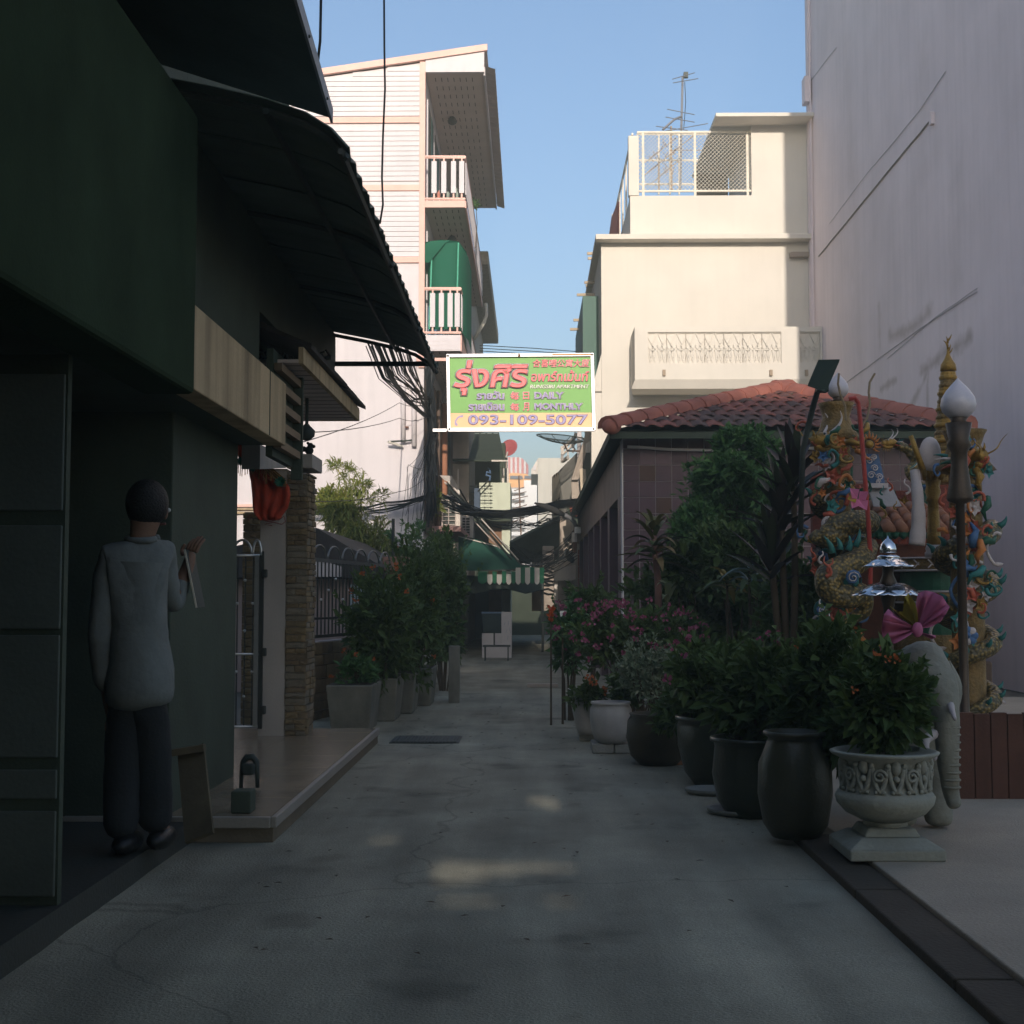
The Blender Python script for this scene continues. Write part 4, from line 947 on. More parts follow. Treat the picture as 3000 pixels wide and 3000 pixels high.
hd_ = thing('hood_board', 'pale bent sheet hood above the caged air conditioner', 'hood', P(1320,1420,26.2))
s = MB(); s.sheet([[P(1288,1393,26.2),P(1325,1395,26.2)],[P(1302,1407,26.0),P(1320,1410,26.0)],[P(1310,1410,26.0),P(1348,1452,26.0)]]); s.build('sheet', PALEPAINT, hd_, solid=.012)
s = MB(); s.add([P(1324,1395,26.1),P(1347,1434,26.1),P(1347,1450,26.1),P(1318,1409,26.1)],[(0,1,2,3)]); s.build('edge', PALEPAINT, hd_, solid=.012)
MB().tube([P(1342,1375,26.3),P(1342,1440,26.3)],.014,6).build('pipe',PALEPAINT,hd_)
# sloping awning poles
def stick(pts, Ys, r, m_, name, label, cat, n=6):
    q = [P(x,y,Y) for (x,y),Y in zip(pts,Ys)]; return tag(MB().tube(q, r, n).build(name, m_), label, cat)
sp = thing('sloping_frame', 'long sloping grey poles descending from cable bundle to green awning', 'frame', P(1400,1500,26))
for a, b, r, m_ in (((1302,1412),(1478,1612),.017,PALEPAINT),((1310,1420),(1500,1640),.025,DARKMETAL),((1345,1450),(1530,1660),.012,DARKMETAL),((1355,1490),(1465,1608),.012,PALEPAINT),((1410,1520),(1518,1640),.012,PALEPAINT)):
    MB().tube([P(*a,26), P(*b,26.4)], r, 5).build('pole', m_, sp)
# dark house with canopy
dh = thing('dark_house', 'dark timber house with mint balcony wall and striped canopy in the alley', 'house', (-2,36,0))
m = MB(); x1, _ = XZ(1480,1500,37); m.box(-6,x1,37,41,0,XZ(0,1300,37)[1]); m.build('wall', DARKWALL, dh)
s = MB(); a,b,c,d = P(1326,1350,33),P(1478,1350,33),P(1462,1268,36.8),P(1326,1268,36.8); s.add([a,b,c,d],[(0,1,2,3)]); s.build('canopy', DARKWALL, dh, solid=.03)
for i in range(4):
    px = 1390+18.5*i; a,b,c,d = P(px,1293,35.6),P(px+14,1293,35.6),P(px+14,1268,36.7),P(px,1268,36.7); k_ = V(0,-.03,-.012)
    s = MB(); s.add([a+k_,b+k_,c+k_,d+k_],[(0,1,2,3)]); s.build('skylight_strip', mat('skylight',(.55,.58,.50),rough=.4), dh, solid=.004)
MB().bar(P(1440,1350,33), P(1488,1350,33), .04,.04).build('canopy_edge', PALEPAINT, dh)
m = MB(); xa,zt = XZ(1404,1414,34); xb,zb_ = XZ(1495,1500,34); m.box(xa,xb,34,36.9,zb_,zt); m.build('balcony_wall', MINT, dh)
m = MB(); m.box(-6,xb+.02,33.9,36.95,zb_-.24,zb_-.002); m.build('balcony_floor', DARKWALL, dh)
for r_ in range(4):
    py = 1424+21*r_; t = MB()
    t.tube([P(1372,py,33.8),P(1441,py,33.8)], .010, 4)
    for px in (1423,1441): p = P(px,py,33.8); t.lathe([(.028,0),(.001,.06)], (0,0,0), 5); n=10; t.v[-n:] = [(p.x-.04+v[2]*1.2, p.y+v[1], p.z+v[0]) for v in t.v[-n:]]
    t.build('spike_bar', DIRON, dh)
for px, w_ in ((1488,.05),(1474,.06)): a,b = P(px,1372,34.1),P(px,1416,34.1); MB().bar(a,b,w_,w_).build('post', PALEPAINT, dh)
m = MB(); xa,zt = XZ(1470,1517,34.6); xb,_ = XZ(1495,0,34.6); m.box(xa,xb,34.6,37,0,zt); m.build('column', MINT, dh)
m = MB(); xa2,zt = XZ(1432,1524,34.7); m.box(xa2,xa-.003,34.7,34.8,0,zt); m.build('door_panel', mat('brown_board',(.27,.15,.09),var=.2,scale=4), dh)
for px in (1372,1384,1393): MB().bar(P(px,1435,36.9),P(px,1500,36.9),.035,.02).build('window_bar', mat('grey_blue_frame',(.20,.22,.25)), dh)
MB().box(*[XZ(1392,0,33.6)[0],XZ(1408,0,33.6)[0]],33.6,34,XZ(0,1505,33.6)[1],XZ(0,1432,33.6)[1]).build('blue_post', mat('blue_post',(.08,.11,.16)), dh)
bo = thing('blue_ornament', 'blue scroll ornament on a bracket by the mint balcony', 'ornament', P(1432,1410,33.6))
MB().tube([P(1400,1440,33.6),P(1434,1405,33.6)],.02,5).build('arm', DIRON, bo)
MB().tube([P(1434,1408,33.6),P(1436,1395,33.6),P(1424,1392,33.6),P(1426,1382,33.6),P(1437,1386,33.6),P(1434,1374,33.6),P(1427,1372,33.6)],.028,6).build('scroll', mat('blue_paint',(.10,.17,.30)), bo, smooth=True)
eh = thing('eaved_house', 'dark weathered house with long overhanging eave behind the pink trimmed balconies', 'house', (-2,38,0))
z9 = P(1425,775,33).z
m = MB(); m.box(-6,-1.55,33.2,43,0,z9-.05); m.build('wall', RAWCON, eh); m = MB(); m.box(-6,-1.06,33,43.5,z9,z9+.35); m.build('eave', mat('speckled_eave',(.30,.25,.20),var=.4,scale=12,bump=.3), eh, bevel=.03)
MB().tube([P(1388,995,33.6),P(1418,945,33.7),P(1425,925,33.8),P(1424,890,33.9)],.05,7).build('downpipe', SUNNYGREY, eh, smooth=True)
# green awning and striped valance
GAW = mat('green_canvas', (.018,.085,.06), rough=.8, var=.15, scale=3)
GVAL = mat('green_valance', (.02,.14,.07), rough=.8, var=.12)
WVAL = mat('white_valance', (.60,.57,.52), rough=.85, var=.06)
ga = thing('green_awning', 'dark green canvas awning with scalloped green and white valance', 'awning', P(1450,1650,28))
top = [(1343,1571),(1380,1576),(1410,1584),(1440,1593),(1465,1605),(1490,1622),(1512,1642),(1524,1655)]
rows = [[P(x,y,27+i*.0) + V(0,dy,0) for x,y in top] for i,dy in enumerate((0,1.5,3.5))]
s = MB(); s.sheet(rows).build('canvas_top', GAW, ga, smooth=True, solid=.01)
s = MB(); s.sheet([[P(x,y,27.01) for x,y in top],[P(x,1672+0*y,27.01) for x,y in top]]); s.build('canvas_side', GAW, ga, solid=.01)
MB().bar(P(1343,1571,26.97), P(1465,1603,26.97), .012,.02).build('edge_cord', PALEPAINT, ga)
MB().bar(P(1400,1672,26.96), P(1528,1668,26.96), .02,.02).build('edge_bar', DIRON, ga)
def scallop(pxl,pxr,pt,pb,m_,Y,name):
    w0 = (pxr-pxl); pts = [(pxl,pt),(pxr,pt),(pxr,pb-8),(pxl+w0*.75,pb-2),(pxl+w0*.5,pb),(pxl+w0*.25,pb-2),(pxl,pb-8)]
    s = MB(); s.add([P(x,y,Y) for x,y in pts],[tuple(range(7))]); s.build(name, m_, ga, solid=.008)
for i in range(6):
    px = 1428+27.6*i; pt = 1674 if i < 3 else 1663
    scallop(px,px+14.5,pt+9 if i<3 else pt,1713,WVAL,26.93,'valance_strip')
    scallop(px+14.6,px+27.5,pt,1711,GVAL,26.935,'valance_strip')
scallop(1400,1427,1674,1711,GVAL,26.935,'valance_strip')
m = MB(); m.add([P(1522,1655,27.2),P(1595,1668,27.2),P(1595,1674,27.2),P(1522,1676,27.2)],[(0,1,2,3)]); m.build('canvas_side', GVAL, ga, solid=.01)
# dark sheets added to deepen the far lane's shade, and the dark shop beneath
ts = thing('added_dark_roof', 'dark sheet roof added low over the far lane to deepen its shade', 'canopy', (0,32,1.7))
s = MB(); rows = []
for j in range(7):
    y = 28+1.4*j; rows.append([(-1.9+i*.36, y, 1.52+.10*math.sin(i*1.1+j)+.05*j*0) for i in range(7)])
s.sheet(rows).build('sheet', CORR, ts, smooth=True, solid=.01)
s = MB(); s.sheet([[(-1.9+i*.36, 28, 1.52+.10*math.sin(i*1.1)) for i in range(7)],[(-1.9+i*.36, 27.9, 1.28+.06*math.sin(i*2.2)) for i in range(7)]]); s.build('flap', CORR, ts, solid=.01)
m = MB(); m.box(-2.4,.9,41,41.2,0,1.6); m.build('end_wall', DARKWALL, ts)
for x in (-1.8,.25): MB().tube([(x,28.1,0),(x,28.1,1.6)],.03,6).build('post', DIRON, ts)
ws = thing('white_cabinet', 'white cabinet with dark window and blue marks under the added dark sheet', 'cabinet', P(1455,1905,25.5))
xa,zt = XZ(1412,1793,25.5); xm,_ = XZ(1470,0,25.5); xb,zb_ = XZ(1499,1906,25.5); _,zm = XZ(0,1855,25.5)
WC = mat('white_enamel', (.50,.47,.46), rough=.4, var=.05)
m = MB(); m.box(xm,xb,25.5,25.9,0.0,zt); m.build('side_panel', WC, ws); m = MB(); m.box(xa,xm-.002,25.5,25.9,0.0,zm); m.build('base_panel', WC, ws)
m = MB(); m.box(xa,xm-.002,25.52,25.9,zm+.002,zt-.03); m.build('window', GLASS, ws); m = MB(); m.box(xa-.01,xm-.002,25.49,25.9,zt-.028,zt); m.build('top_rail', mat('blue_rail',(.14,.20,.28)), ws)
for px,py,h in ((1480,1822,10),(1490,1820,12),(1484,1845,10),(1492,1840,14),(1488,1862,12)): MB().bar(P(px,py,25.495),P(px+rnd.uniform(-4,4),py+h,25.495),.02,.004).build('blue_mark', mat('blue_ink',(.07,.15,.30)), ws)
tb = thing('folding_table', 'small dark folding table in front of the white cabinet', 'table', P(1455,1900,24.5))
a = P(1415,1892,24.4); b = P(1495,1892,24.4); m = MB(); m.box(a.x,b.x,24.2,24.6,a.z-.015,a.z+.01); m.build('tabletop', DARKMETAL, tb)
for x in (a.x+.04,b.x-.04):
    for y in (24.24,24.56): MB().bar((x,y,0),(x,y,a.z-.015),.02,.02).build('leg', DARKMETAL, tb)
MB().bar(P(1448,1854,24.4),P(1448,1892,24.4),.03,.03).build('stand', DARKMETAL, tb)
th_ = MB(); a,b = PG(1545,2014), PG(1635,2014); th_.box(a.x,b.x,a.y,a.y+.16,.0,.045); tag(th_.build('threshold_strip', RAWCON, bevel=.006), 'pale concrete threshold strip lying across the far lane', 'kerb')
# ================================================================== down the alley, right side
cw = thing('concrete_house', 'weathered concrete house with dark sheet roof down the alley', 'house', (.6,32.5,0))
YM = lambda Y: Y
def quad(pts, m_, name, par, solid=.06):
    s = MB(); s.add([P(x_,y_,YM(Y_)) for x_,y_,Y_ in pts], [tuple(range(len(pts)))]); return s.build(name, m_, par, solid=solid)
YM = lambda Y: 31+(Y-38)*.6
quad([(1494,1588,38),(1640,1513,38),(1636,1640,40.5),(1494,1650,40.5)], CORR, 'roof_sheet', cw)
quad([(1634,1515,40.6),(1700,1500,40.6),(1700,1790,40.6),(1634,1790,40.6)], RAWCON, 'wall', cw)
quad([(1624,1535,40.4),(1634,1515,40.4),(1634,1790,40.4),(1624,1790,40.4)], PALEPAINT, 'pilaster', cw)
quad([(1622,1668,40.2),(1700,1652,40.2),(1700,1692,40.2),(1670,1702,40.2),(1622,1700,40.2)], PALEPAINT, 'lower_wall', cw)
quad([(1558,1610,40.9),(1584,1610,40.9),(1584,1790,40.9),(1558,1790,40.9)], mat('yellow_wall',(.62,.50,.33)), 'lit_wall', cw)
for px, w_, m_ in ((1587,.05,TERRA),(1595,.07,PALEPAINT),(1603,.04,BEIGE)): MB().bar(P(px,1600,32.4),P(px,1790,32.4),w_,w_).build('door_post', m_, cw)
up = thing('utility_pole', 'stained pale concrete pole wrapped with wires in the alley', 'pole', P(1606,1780,30.2))
a,b = P(1606,1790,30.2),P(1606,1600,30.2); MB().bar(a,b,.28,.26).build('shaft', RAWCON, up, bevel=.02)
for i in range(10):
    y = 1655+9*i; MB().tube([P(1588,y+rnd.uniform(-8,8),30.0),P(1606,y+rnd.uniform(-4,4),29.98),P(1624,y+rnd.uniform(-8,8),30.0)],.014,4).build('wire_wrap', BLACKC, up)
gc = thing('grey_building', 'plain grey cement building with small gable roof piece, far down the alley', 'building', P(1610,1700,60))
xa,zt = XZ(1576,1342,60); xb,_ = XZ(1700,0,60); MB().box(xa,xb,60,70,0,zt).build('wall', SUNNYGREY, gc)
m = MB(); a = P(1576,1342,60); b = P(1556,1375,60); m.prism([(a.x-.002,a.z),(b.x,b.z),(b.x,b.z-.2),(b.x+.12,b.z-.2),(a.x-.002,b.z-.2)], 'y', 60.2, 66); m.build('gable_roof', PALEPAINT, gc)
m = MB(); c_ = P(1566,1372,60.1); m.box(c_.x-.05,c_.x+.06,60.15,60.19,c_.z-.08,c_.z+.12); m.build('vent', WHITE, gc)
YM = lambda Y: 34+(Y-45)*.5
pw = thing('beige_house', 'beige sheet clad house wall with two rows of pointed trim', 'house', P(1645,1500,35))
q = [(1620,1397,50),(1668,1362,45),(1668,1480,45),(1620,1500,50)]; quad(q, BEIGE, 'wall', pw)
quad([(1620,1500,50),(1668,1480,45),(1668,1790,45),(1620,1790,50)], BEIGE, 'wall', pw)
for (ya,yb) in ((1393,1360),(1471,1437)):
    for i in range(7):
        t = (i+.2)/7; u = (i+.85)/7; Y = 49.8-5*t
        x0_, y0_ = 1621+46*t, ya+(yb-ya)*t; x1_, y1_ = 1621+46*u, ya+(yb-ya)*u
        s = MB(); s.add([P(x0_,y0_,YM(Y)-.1),P(x1_,y1_,YM(Y)-.4),P((x0_+x1_)/2,(y0_+y1_)/2+11,YM(Y)-.2)],[(0,1,2)]); s.build('pointed_trim', mat('brown_trim',(.12,.07,.045)), pw, solid=.02)
YM = lambda Y: 30+(Y-33)*.3
sh = thing('stair_house', 'grey house with outside white stair frame, dark opening and slanted sheet', 'house', P(1700,1500,31))
quad([(1640,1380,44),(1700,1320,40),(1700,1790,40),(1668,1790,44)], SUNNYGREY, 'wall', sh)
for a,b,r in (((1645,1318),(1700,1265),.05),((1645,1335),(1705,1280),.03),((1648,1352),(1664,1340),.05),((1647,1310),(1647,1352),.05),((1664,1318),(1664,1345),.03),((1685,1268),(1678,1325),.03),((1672,1300),(1684,1318),.03)): MB().bar(P(*a,33),P(*b,32.6),r*1.4,r*1.4).build('stair_bar', PALEPAINT, sh)
for i in range(5): x_ = 1650+11*i; MB().bar(P(x_,1315-9.6*i,32.9),P(x_,1328-9.6*i,32.9),.04,.04).build('baluster', PALEPAINT, sh)
MB().bar(P(1697,1265,31.6),P(1697,1420,31.6),.12,.1).build('column', WHITE, sh)
quad([(1718,1262,33.5),(1732,1262,33.5),(1704,1380,34.5),(1693,1405,34.5),(1674,1405,34.5)], RAWCON, 'slanted_sheet', sh, .02)
quad([(1700,1325,36),(1742,1325,34),(1742,1520,34),(1700,1450,36)], DARKWALL, 'opening', sh, .03)
quad([(1716,1300,33),(1742,1286,33),(1742,1326,33),(1716,1326,33)], PALEPAINT, 'sill_panel', sh, .03)
quad([(1674,1405,35),(1694,1405,35),(1702,1500,35),(1676,1500,35)], RAWCON, 'stained_panel', sh, .03)
quad([(1697,1375,34.2),(1706,1372,34.2),(1716,1376,34.2),(1722,1470,34.2),(1704,1470,34.2)], BEIGE, 'corrugated_sheet', sh, .02)
quad([(1660,1480,36.5),(1700,1470,36.5),(1700,1540,36.5),(1668,1520,36.5)], DARKWALL, 'opening', sh, .03)
MB().bar(P(1738,1240,30),P(1738,1440,30),.05,.05).build('drain_pipe', BROWNSHEET, sh)
MB().tube([P(1672,1482,30.3),P(1676,1498,30.3),P(1692,1510,30.3)],.045,6).build('red_pipe', mat('red_pipe',(.45,.12,.08)), sh, smooth=True)
rt = thing('red_tiled_post', 'red tiled post at the far corner of the tiled house', 'post', P(1705,1780,29))
RTILE = mat('red_tile', (.34,.10,.075), rough=.4, var=.15, scale=5)
xa,zt = XZ(1694,1610,29); xb,_ = XZ(1716,0,29); zz = 0; m0 = MB(); m0.box(xa+.01,xb-.01,29.01,29.4,0,zt-.01); m0.build('core', GROUTM, rt)
while zz < zt-.05: MB().box(xa,xb,29,29.41,zz+.004,min(zz+.26,zt)-.004).build('tile', RTILE, rt); zz += .26
# far city
wt = thing('white_tower', 'white office tower with grey floor bands at the alley end', 'building', P(1535,1600,120))
xa,zt = XZ(1480,1470,120); xm,zt2 = XZ(1535,1407,122); xb,_ = XZ(1580,0,122)
MB().box(xm,xb,122,140,0,zt2).build('wall', mat('bright_white',(.80,.79,.80),var=.03), wt)
for i in range(9):
    py = 1432+21*i; xa_,z0 = XZ(1470,py,119); xb_,_ = XZ(1536,0,119); MB().box(xa_,xb_,119,121.9,z0-.33,z0).build('floor_band', MATS['bright_white'], wt)
MB().box(XZ(1470,0,120)[0],XZ(1534,0,120)[0],120,121.8,0,XZ(0,1430,120)[1]).build('window_band', mat('grey_band',(.36,.31,.31)), wt)
ot = thing('orange_building', 'orange rooftop pavilion with dark windows behind the white tower', 'building', P(1525,1420,126))
OR = mat('orange_paint', (.80,.40,.14), var=.04)
a=[P(1478,1405,126),P(1478,1388,126),P(1505,1385,126),P(1545,1389,126),P(1563,1408,126),P(1563,1470,126),P(1478,1470,126)]
m = MB(); n=len(a); m.add([tuple(p) for p in a]+[(p.x,p.y+8,p.z) for p in a],[tuple(range(n))[::-1],tuple(range(n,2*n))]+[(i,(i+1)%n,n+(i+1)%n,n+i) for i in range(n)]); m.build('body', OR, ot)
for x0_,x1_,x2_ in ((1495,1530,1532),(1537,1557,1562)): s=MB(); s.add([P(x0_,1394,125.8),P(x1_,1394,125.8),P(x2_,1403,125.8),P(x0_-1,1402,125.8)],[(0,1,2,3)]); s.build('window', mat('blue_glass',(.05,.06,.12),rough=.1), ot, solid=.1)
rd = thing('striped_dome', 'red and white striped domed roof above the orange pavilion', 'roof', P(1520,1390,134))
for i in range(12):
    t0, t1 = i/12, (i+1)/12
    def arc(t, py0=1388): 
        a_ = math.pi*(.12+.88*t); return 1508-38*math.cos(math.pi*t), 1388
    xl, xr_ = 1470+76*t0, 1470+76*t1; h = lambda x: 1342+ (max(0,(x-1518)/28)**2)*24
    s = MB(); s.add([P(xl,1390,134),P(xr_,1390,134),P(xr_,h(xr_),135),P(xl,h(xl),135)],[(0,1,2,3)]); s.build('stripe', mat('dome_red',(.55,.16,.16)) if i%2 else WHITE, rd, solid=.3)
# dishes and aerial
DISHR = mat('red_dish', (.42,.10,.11), rough=.6, var=.08)
def dish(c, nrm, r, depth, m_, par, n=20, rings=4):
    nrm = Vector(nrm).normalized(); x = nrm.cross(Vector((0,0,1))).normalized(); y = x.cross(nrm)
    return [[c + (x*math.cos(2*math.pi*j/n)+y*math.sin(2*math.pi*j/n))*r*i/rings + nrm*(depth*(i/rings)**2) for j in range(n+1)] for i in range(rings+1)], x, y, nrm
rdish = thing('satellite_dish', 'red solid satellite dish on the alley roof below the sign', 'dish', P(1485,1370,38))
c = P(1492,1314,38); rows,x,y,n_ = dish(c,(-.35,-.8,.35),.27,.05,DISHR,None); s = MB(); s.sheet(rows).build('reflector', DISHR, rdish, smooth=True, solid=.012)
MB().tube([c+V(-.05,-.1,-.12),P(1483,1338,37.6)],.03,5).build('mount', PALEPAINT, rdish); MB().tube([P(1483,1335,38),P(1483,1372,38)],.03,5).build('pole', RAWCON, rdish)
mdish = thing('satellite_dish', 'large black mesh satellite dish half hidden behind the sign bottom', 'dish', P(1660,1320,31))
c = P(1645,1298,31); rows,x,y,n_ = dish(c,(.10,-.22,.95),.60,.13,None,None,24,5)
MESHM = bpy.data.materials.new('black_mesh'); MESHM.use_nodes = True; _t = MESHM.node_tree; _b = _t.nodes['Principled BSDF']; _b.inputs['Base Color'].default_value = (.02,.025,.03,1); _tr = _t.nodes.new('ShaderNodeBsdfTransparent'); _ms = _t.nodes.new('ShaderNodeMixShader'); _ms.inputs[0].default_value = .42
_t.links.new(_tr.outputs[0], _ms.inputs[1]); _t.links.new(_b.outputs[0], _ms.inputs[2]); _t.links.new(_ms.outputs[0], _t.nodes['Material Output'].inputs[0])
s = MB(); s.sheet(rows).build('mesh_bowl', MESHM, mdish, smooth=True)
MB().tube(rows[-1],.014,5,cap=False).build('rim', DARKMETAL, mdish)
for j in range(0,24,3): MB().tube([rows[i][j] for i in range(6)],.010,4).build('rib', DARKMETAL, mdish)
MB().tube([c,P(1655,1303,31),P(1662,1321,31),P(1712,1322,31)],.022,5).build('bracket', mat('brown_iron',(.14,.09,.07)), mdish)
an = thing('aerial', 'rusty tall aerial with many short rods in front of the white tower', 'aerial', P(1525,1600,60))
RUST = mat('rust', (.16,.08,.05), rough=.85, var=.2)
MB().tube([P(1520,1393,60),P(1526,1560,60),P(1528,1640,60)],.035,5).build('mast', RUST, an)
for i in range(8): y = 1432+13*i; MB().tube([P(1512-rnd.uniform(0,14),y+6,60.1),P(1540+rnd.uniform(-6,8),y-5,60.1)],.02,4).build('rod', RUST, an)
# street lamp arm with wall mount
sl = thing('street_lamp', 'curved grey street lamp arm reaching left from the wall', 'street lamp', P(1690,1560,27.5))
MB().tube([P(1690,1548,27.5),P(1683,1530,27.4),P(1668,1516,27.3),P(1648,1506,27.2)],[.045,.045,.043,.04],8).build('arm', mat('arm_grey',(.14,.14,.15),rough=.6), sl, smooth=True)
MB().tube([P(1650,1508,27.2),P(1625,1496,27),P(1595,1483,26.9),P(1567,1474,26.8)],[.05,.075,.06,.02],8).build('lamp_head', mat('lamp_grey',(.035,.034,.033),spec=.2), sl, smooth=True)
MB().tube([P(1688,1545,27.5),P(1683,1620,27.5)],.05,8).build('pole', RUST, sl); MB().box(*[P(1678,0,27.4).x,P(1697,0,27.4).x],27.3,27.5,P(0,1565,27.4).z,P(0,1545,27.4).z).build('clamp', STEEL, sl, bevel=.01)
MB().tube([P(1683,1560,27.45),P(1683,1588,27.45)],.06,8).build('sleeve', PALEPAINT, sl)
# ================================================================== cables
def wire(pts, Ys, r, par=None, n=4, seg=8, sag=0.0, name='cable'):
    q = []
    if not isinstance(Ys,(list,tuple)): Ys = [Ys]*len(pts)
    pp = [P(x,y,Y) for (x,y),Y in zip(pts,Ys)]
    for i in range(len(pp)-1):
        for t in range(seg): u = t/seg; q.append(pp[i].lerp(pp[i+1],u)-V(0,0,sag*4*u*(1-u)))
    q.append(pp[-1]); return MB().tube(q, r, n).build(name, BLACKC, par)
cbn = thing('cable_bundle', 'thick black cable bundle hanging down the corner of the white building', 'cables', P(1260,1560,23.6))
for i in range(26):
    x = 1262+rnd.gauss(0,8); pts = [(x+rnd.uniform(-6,6),1040)]+[(1262+rnd.gauss(0,7.5)+ (y-1300)*.01,y) for y in range(1110,1400,55)]+[(1262+rnd.gauss(0,12),1420+rnd.uniform(0,130))]
    wire(pts, [23.6+rnd.uniform(-.15,.12) for _ in pts], rnd.uniform(.010,.022), cbn, seg=4)
for i in range(9): wire([(1258+rnd.gauss(0,4),1080),(1264+rnd.gauss(0,5),1200),(1262+rnd.gauss(0,5),1300),(1266+rnd.gauss(0,5),1395)], 23.55, .03, cbn, n=5)
cb2 = thing('cable_bundle', 'fan of black cables sweeping down from awning to the building corner', 'cables', P(1180,1150,22))
for i in range(24):
    x0_ = 1070+rnd.uniform(0,130); t = (x0_-1070)/130
    wire([(x0_,1005+10*rnd.random()),(x0_+40+rnd.uniform(-8,8)-20*t,1085+25*(1-t)),(1205+40*t+rnd.uniform(-10,8),1150+rnd.uniform(-15,40)*(1-t)),(1252+rnd.uniform(-6,10),1150+75*rnd.random())], [16,18,21,23.5], rnd.uniform(.006,.014), cb2, seg=6)
for i in range(8): wire([(1105+rnd.gauss(0,4),1010),(1148+rnd.gauss(0,4),1105),(1192+rnd.gauss(0,5),1172),(1248+rnd.gauss(0,5),1222)], [16,18,21,23.5], .02, cb2, seg=7, n=5)
cb3 = thing('cable_bundle', 'sagging bundle of many wires crossing the alley below the sign', 'cables', P(1560,1490,27))
for i in range(34):
    o_ = rnd.gauss(0,6); wire([(1290+rnd.uniform(0,60),1440+rnd.uniform(-10,60)),(1400+rnd.uniform(-15,15),1502+o_),(1480,1505+o_),(1560,1494+o_*1.1),(1640,1476+o_),(1728+rnd.uniform(-6,8),1462+o_*.7)], [24.5,26,27,27.5,27.8,28], rnd.uniform(.006,.018), cb3, seg=6, sag=rnd.uniform(0,.05))
for i in range(14): wire([(1420+rnd.uniform(-20,20),1512+rnd.uniform(0,20)),(1520+rnd.uniform(-20,20),1518+rnd.uniform(0,28)),(1610+rnd.uniform(-20,20),1505+rnd.uniform(0,30)),(1690,1475+rnd.uniform(0,30))], [26.5,27,27.5,28], .006, cb3, seg=6, sag=.08)
a = P(1722,1488,27.6); MB().ball(a,.14,10,8).build('cable_box', DARKMETAL, cb3, smooth=True)
cb4 = thing('cable_bundle', 'tangle of thin wires fanning down to the red tiled post', 'cables', P(1640,1620,33))
for i in range(30): wire([(1480+rnd.uniform(-30,60),1600+rnd.uniform(-20,110)),(1590+rnd.uniform(-10,10),1640+rnd.uniform(-30,50)),(1684+rnd.uniform(-4,8),1545+rnd.uniform(0,90))], [29,30,28], rnd.uniform(.004,.009), cb4, seg=6, sag=.06)
wire([(1500,1648),(1600,1650),(1680,1615)],[29,29,28],.018,cb4,seg=8,sag=.06); MB().bar(P(1622,1680,30),P(1682,1608,28.5),.03,.05).build('board', PALEPAINT, cb4)
for px,py in ((1660,1617),(1668,1635),(1676,1640)): MB().ball(P(px,py,28.6),.06,8,6,1,1,1.3).build('splice_box', mat('grey_box',(.10,.11,.12)), cb4, smooth=True)
cb5 = thing('cable_bundle', 'thin wires running left across the white wall behind the bamboo', 'cables', P(1100,1490,23.5))
for i in range(12): wire([(880,1476+rnd.uniform(-4,30)),(1000,1484+rnd.uniform(-6,22)),(1130,1482+rnd.uniform(-12,18)),(1250,1452+rnd.uniform(-4,14))], 23.7, rnd.uniform(.005,.011), cb5, seg=6, sag=.03)
for i in range(3): wire([(885,1296-28*i if i<2 else 1470),(1170,1180+45*i if i < 2 else 1440),(1245,1185+40*i if i<2 else 1400)], [12,23,23.6], .005, cb5, seg=6, sag=.05)
for i in range(10): x=1200+rnd.uniform(-10,45); wire([(1250,1285+rnd.uniform(0,130)),(x,1400+rnd.uniform(-40,60)),(x-rnd.uniform(-15,22),1545+rnd.uniform(-40,60))], 23.6, .004, cb5, seg=7, sag=.06)
for i in range(3): wire([(1405,1012+8*i),(1560,1020+9*i),(1690,1030+8*i)],[33,33,33],.010,cb5,seg=4)
tb_ = thing('cable_tangle', 'tangled dark wires looped along the porch ceiling', 'cables', P(830,1045,9))
for i in range(12):
    x = 745+18*i; wire([(x,1030+rnd.uniform(-8,8)),(x+8,1058+rnd.uniform(-6,6)),(x+20,1048+rnd.uniform(-10,6)),(x+10,1030+rnd.uniform(-8,8)),(x+26,1036+rnd.uniform(-8,10))], 8.9, .006, tb_, seg=3)
wire([(745,1050),(840,1062),(970,1048)],8.95,.014,tb_)
# ================================================================== apartment sign across the lane
SY = 23.35
sg = thing('apartment_sign', 'green and orange apartment sign board hung across the lane', 'sign', P(1520,1262,SY))
def SC(cx, cy): return 1250+cx*.28468, 1000+cy*.28478          # place measured on an enlarged view of the sign
def SP(cx, cy, dy=0): x, y = SC(cx, cy); p = P(x, y, SY); return V(p.x, SY+dy, p.z)
SGREEN = mat('sign_green', (.185,.40,.10), rough=.5, var=.03, bump=0); SORANGE = mat('sign_orange', (.86,.52,.28), rough=.5, var=.03, bump=0)
SRED = mat('sign_red', (.86,.20,.20), rough=.5, var=.03, bump=0, grain=0); SWHITE = mat('sign_white', (.82,.74,.72), rough=.5, var=.02, bump=0, grain=0)
SPURP = mat('sign_purple', (.36,.31,.52), rough=.5, var=.03, bump=0, grain=0)
SALU = mat('sign_aluminium', (.62,.60,.60), rough=.42, var=.12, metal=.55, bump=.02, streak=.1)
a, b = SP(215,150), SP(1715,920); MB().box(a.x,b.x,SY+.012,SY+.12,b.z,a.z).build('box', SALU, sg)
def panel(x0,y0,x1,y1,m_,name,dy=0.0):
    q=[SP(x0,y0,dy),SP(x1,y0-6,dy),SP(x1+12,y1-4,dy),SP(x0+4,y1,dy)]; s=MB(); s.add(q+[p+V(0,.008,0) for p in q],[(3,2,1,0),(4,5,6,7),(0,1,5,4),(1,2,6,5),(2,3,7,6),(3,0,4,7)]); s.build(name,m_,sg)
panel(232,170,1690,738,SGREEN,'green_panel'); panel(240,739.5,1696,892,SORANGE,'orange_panel')
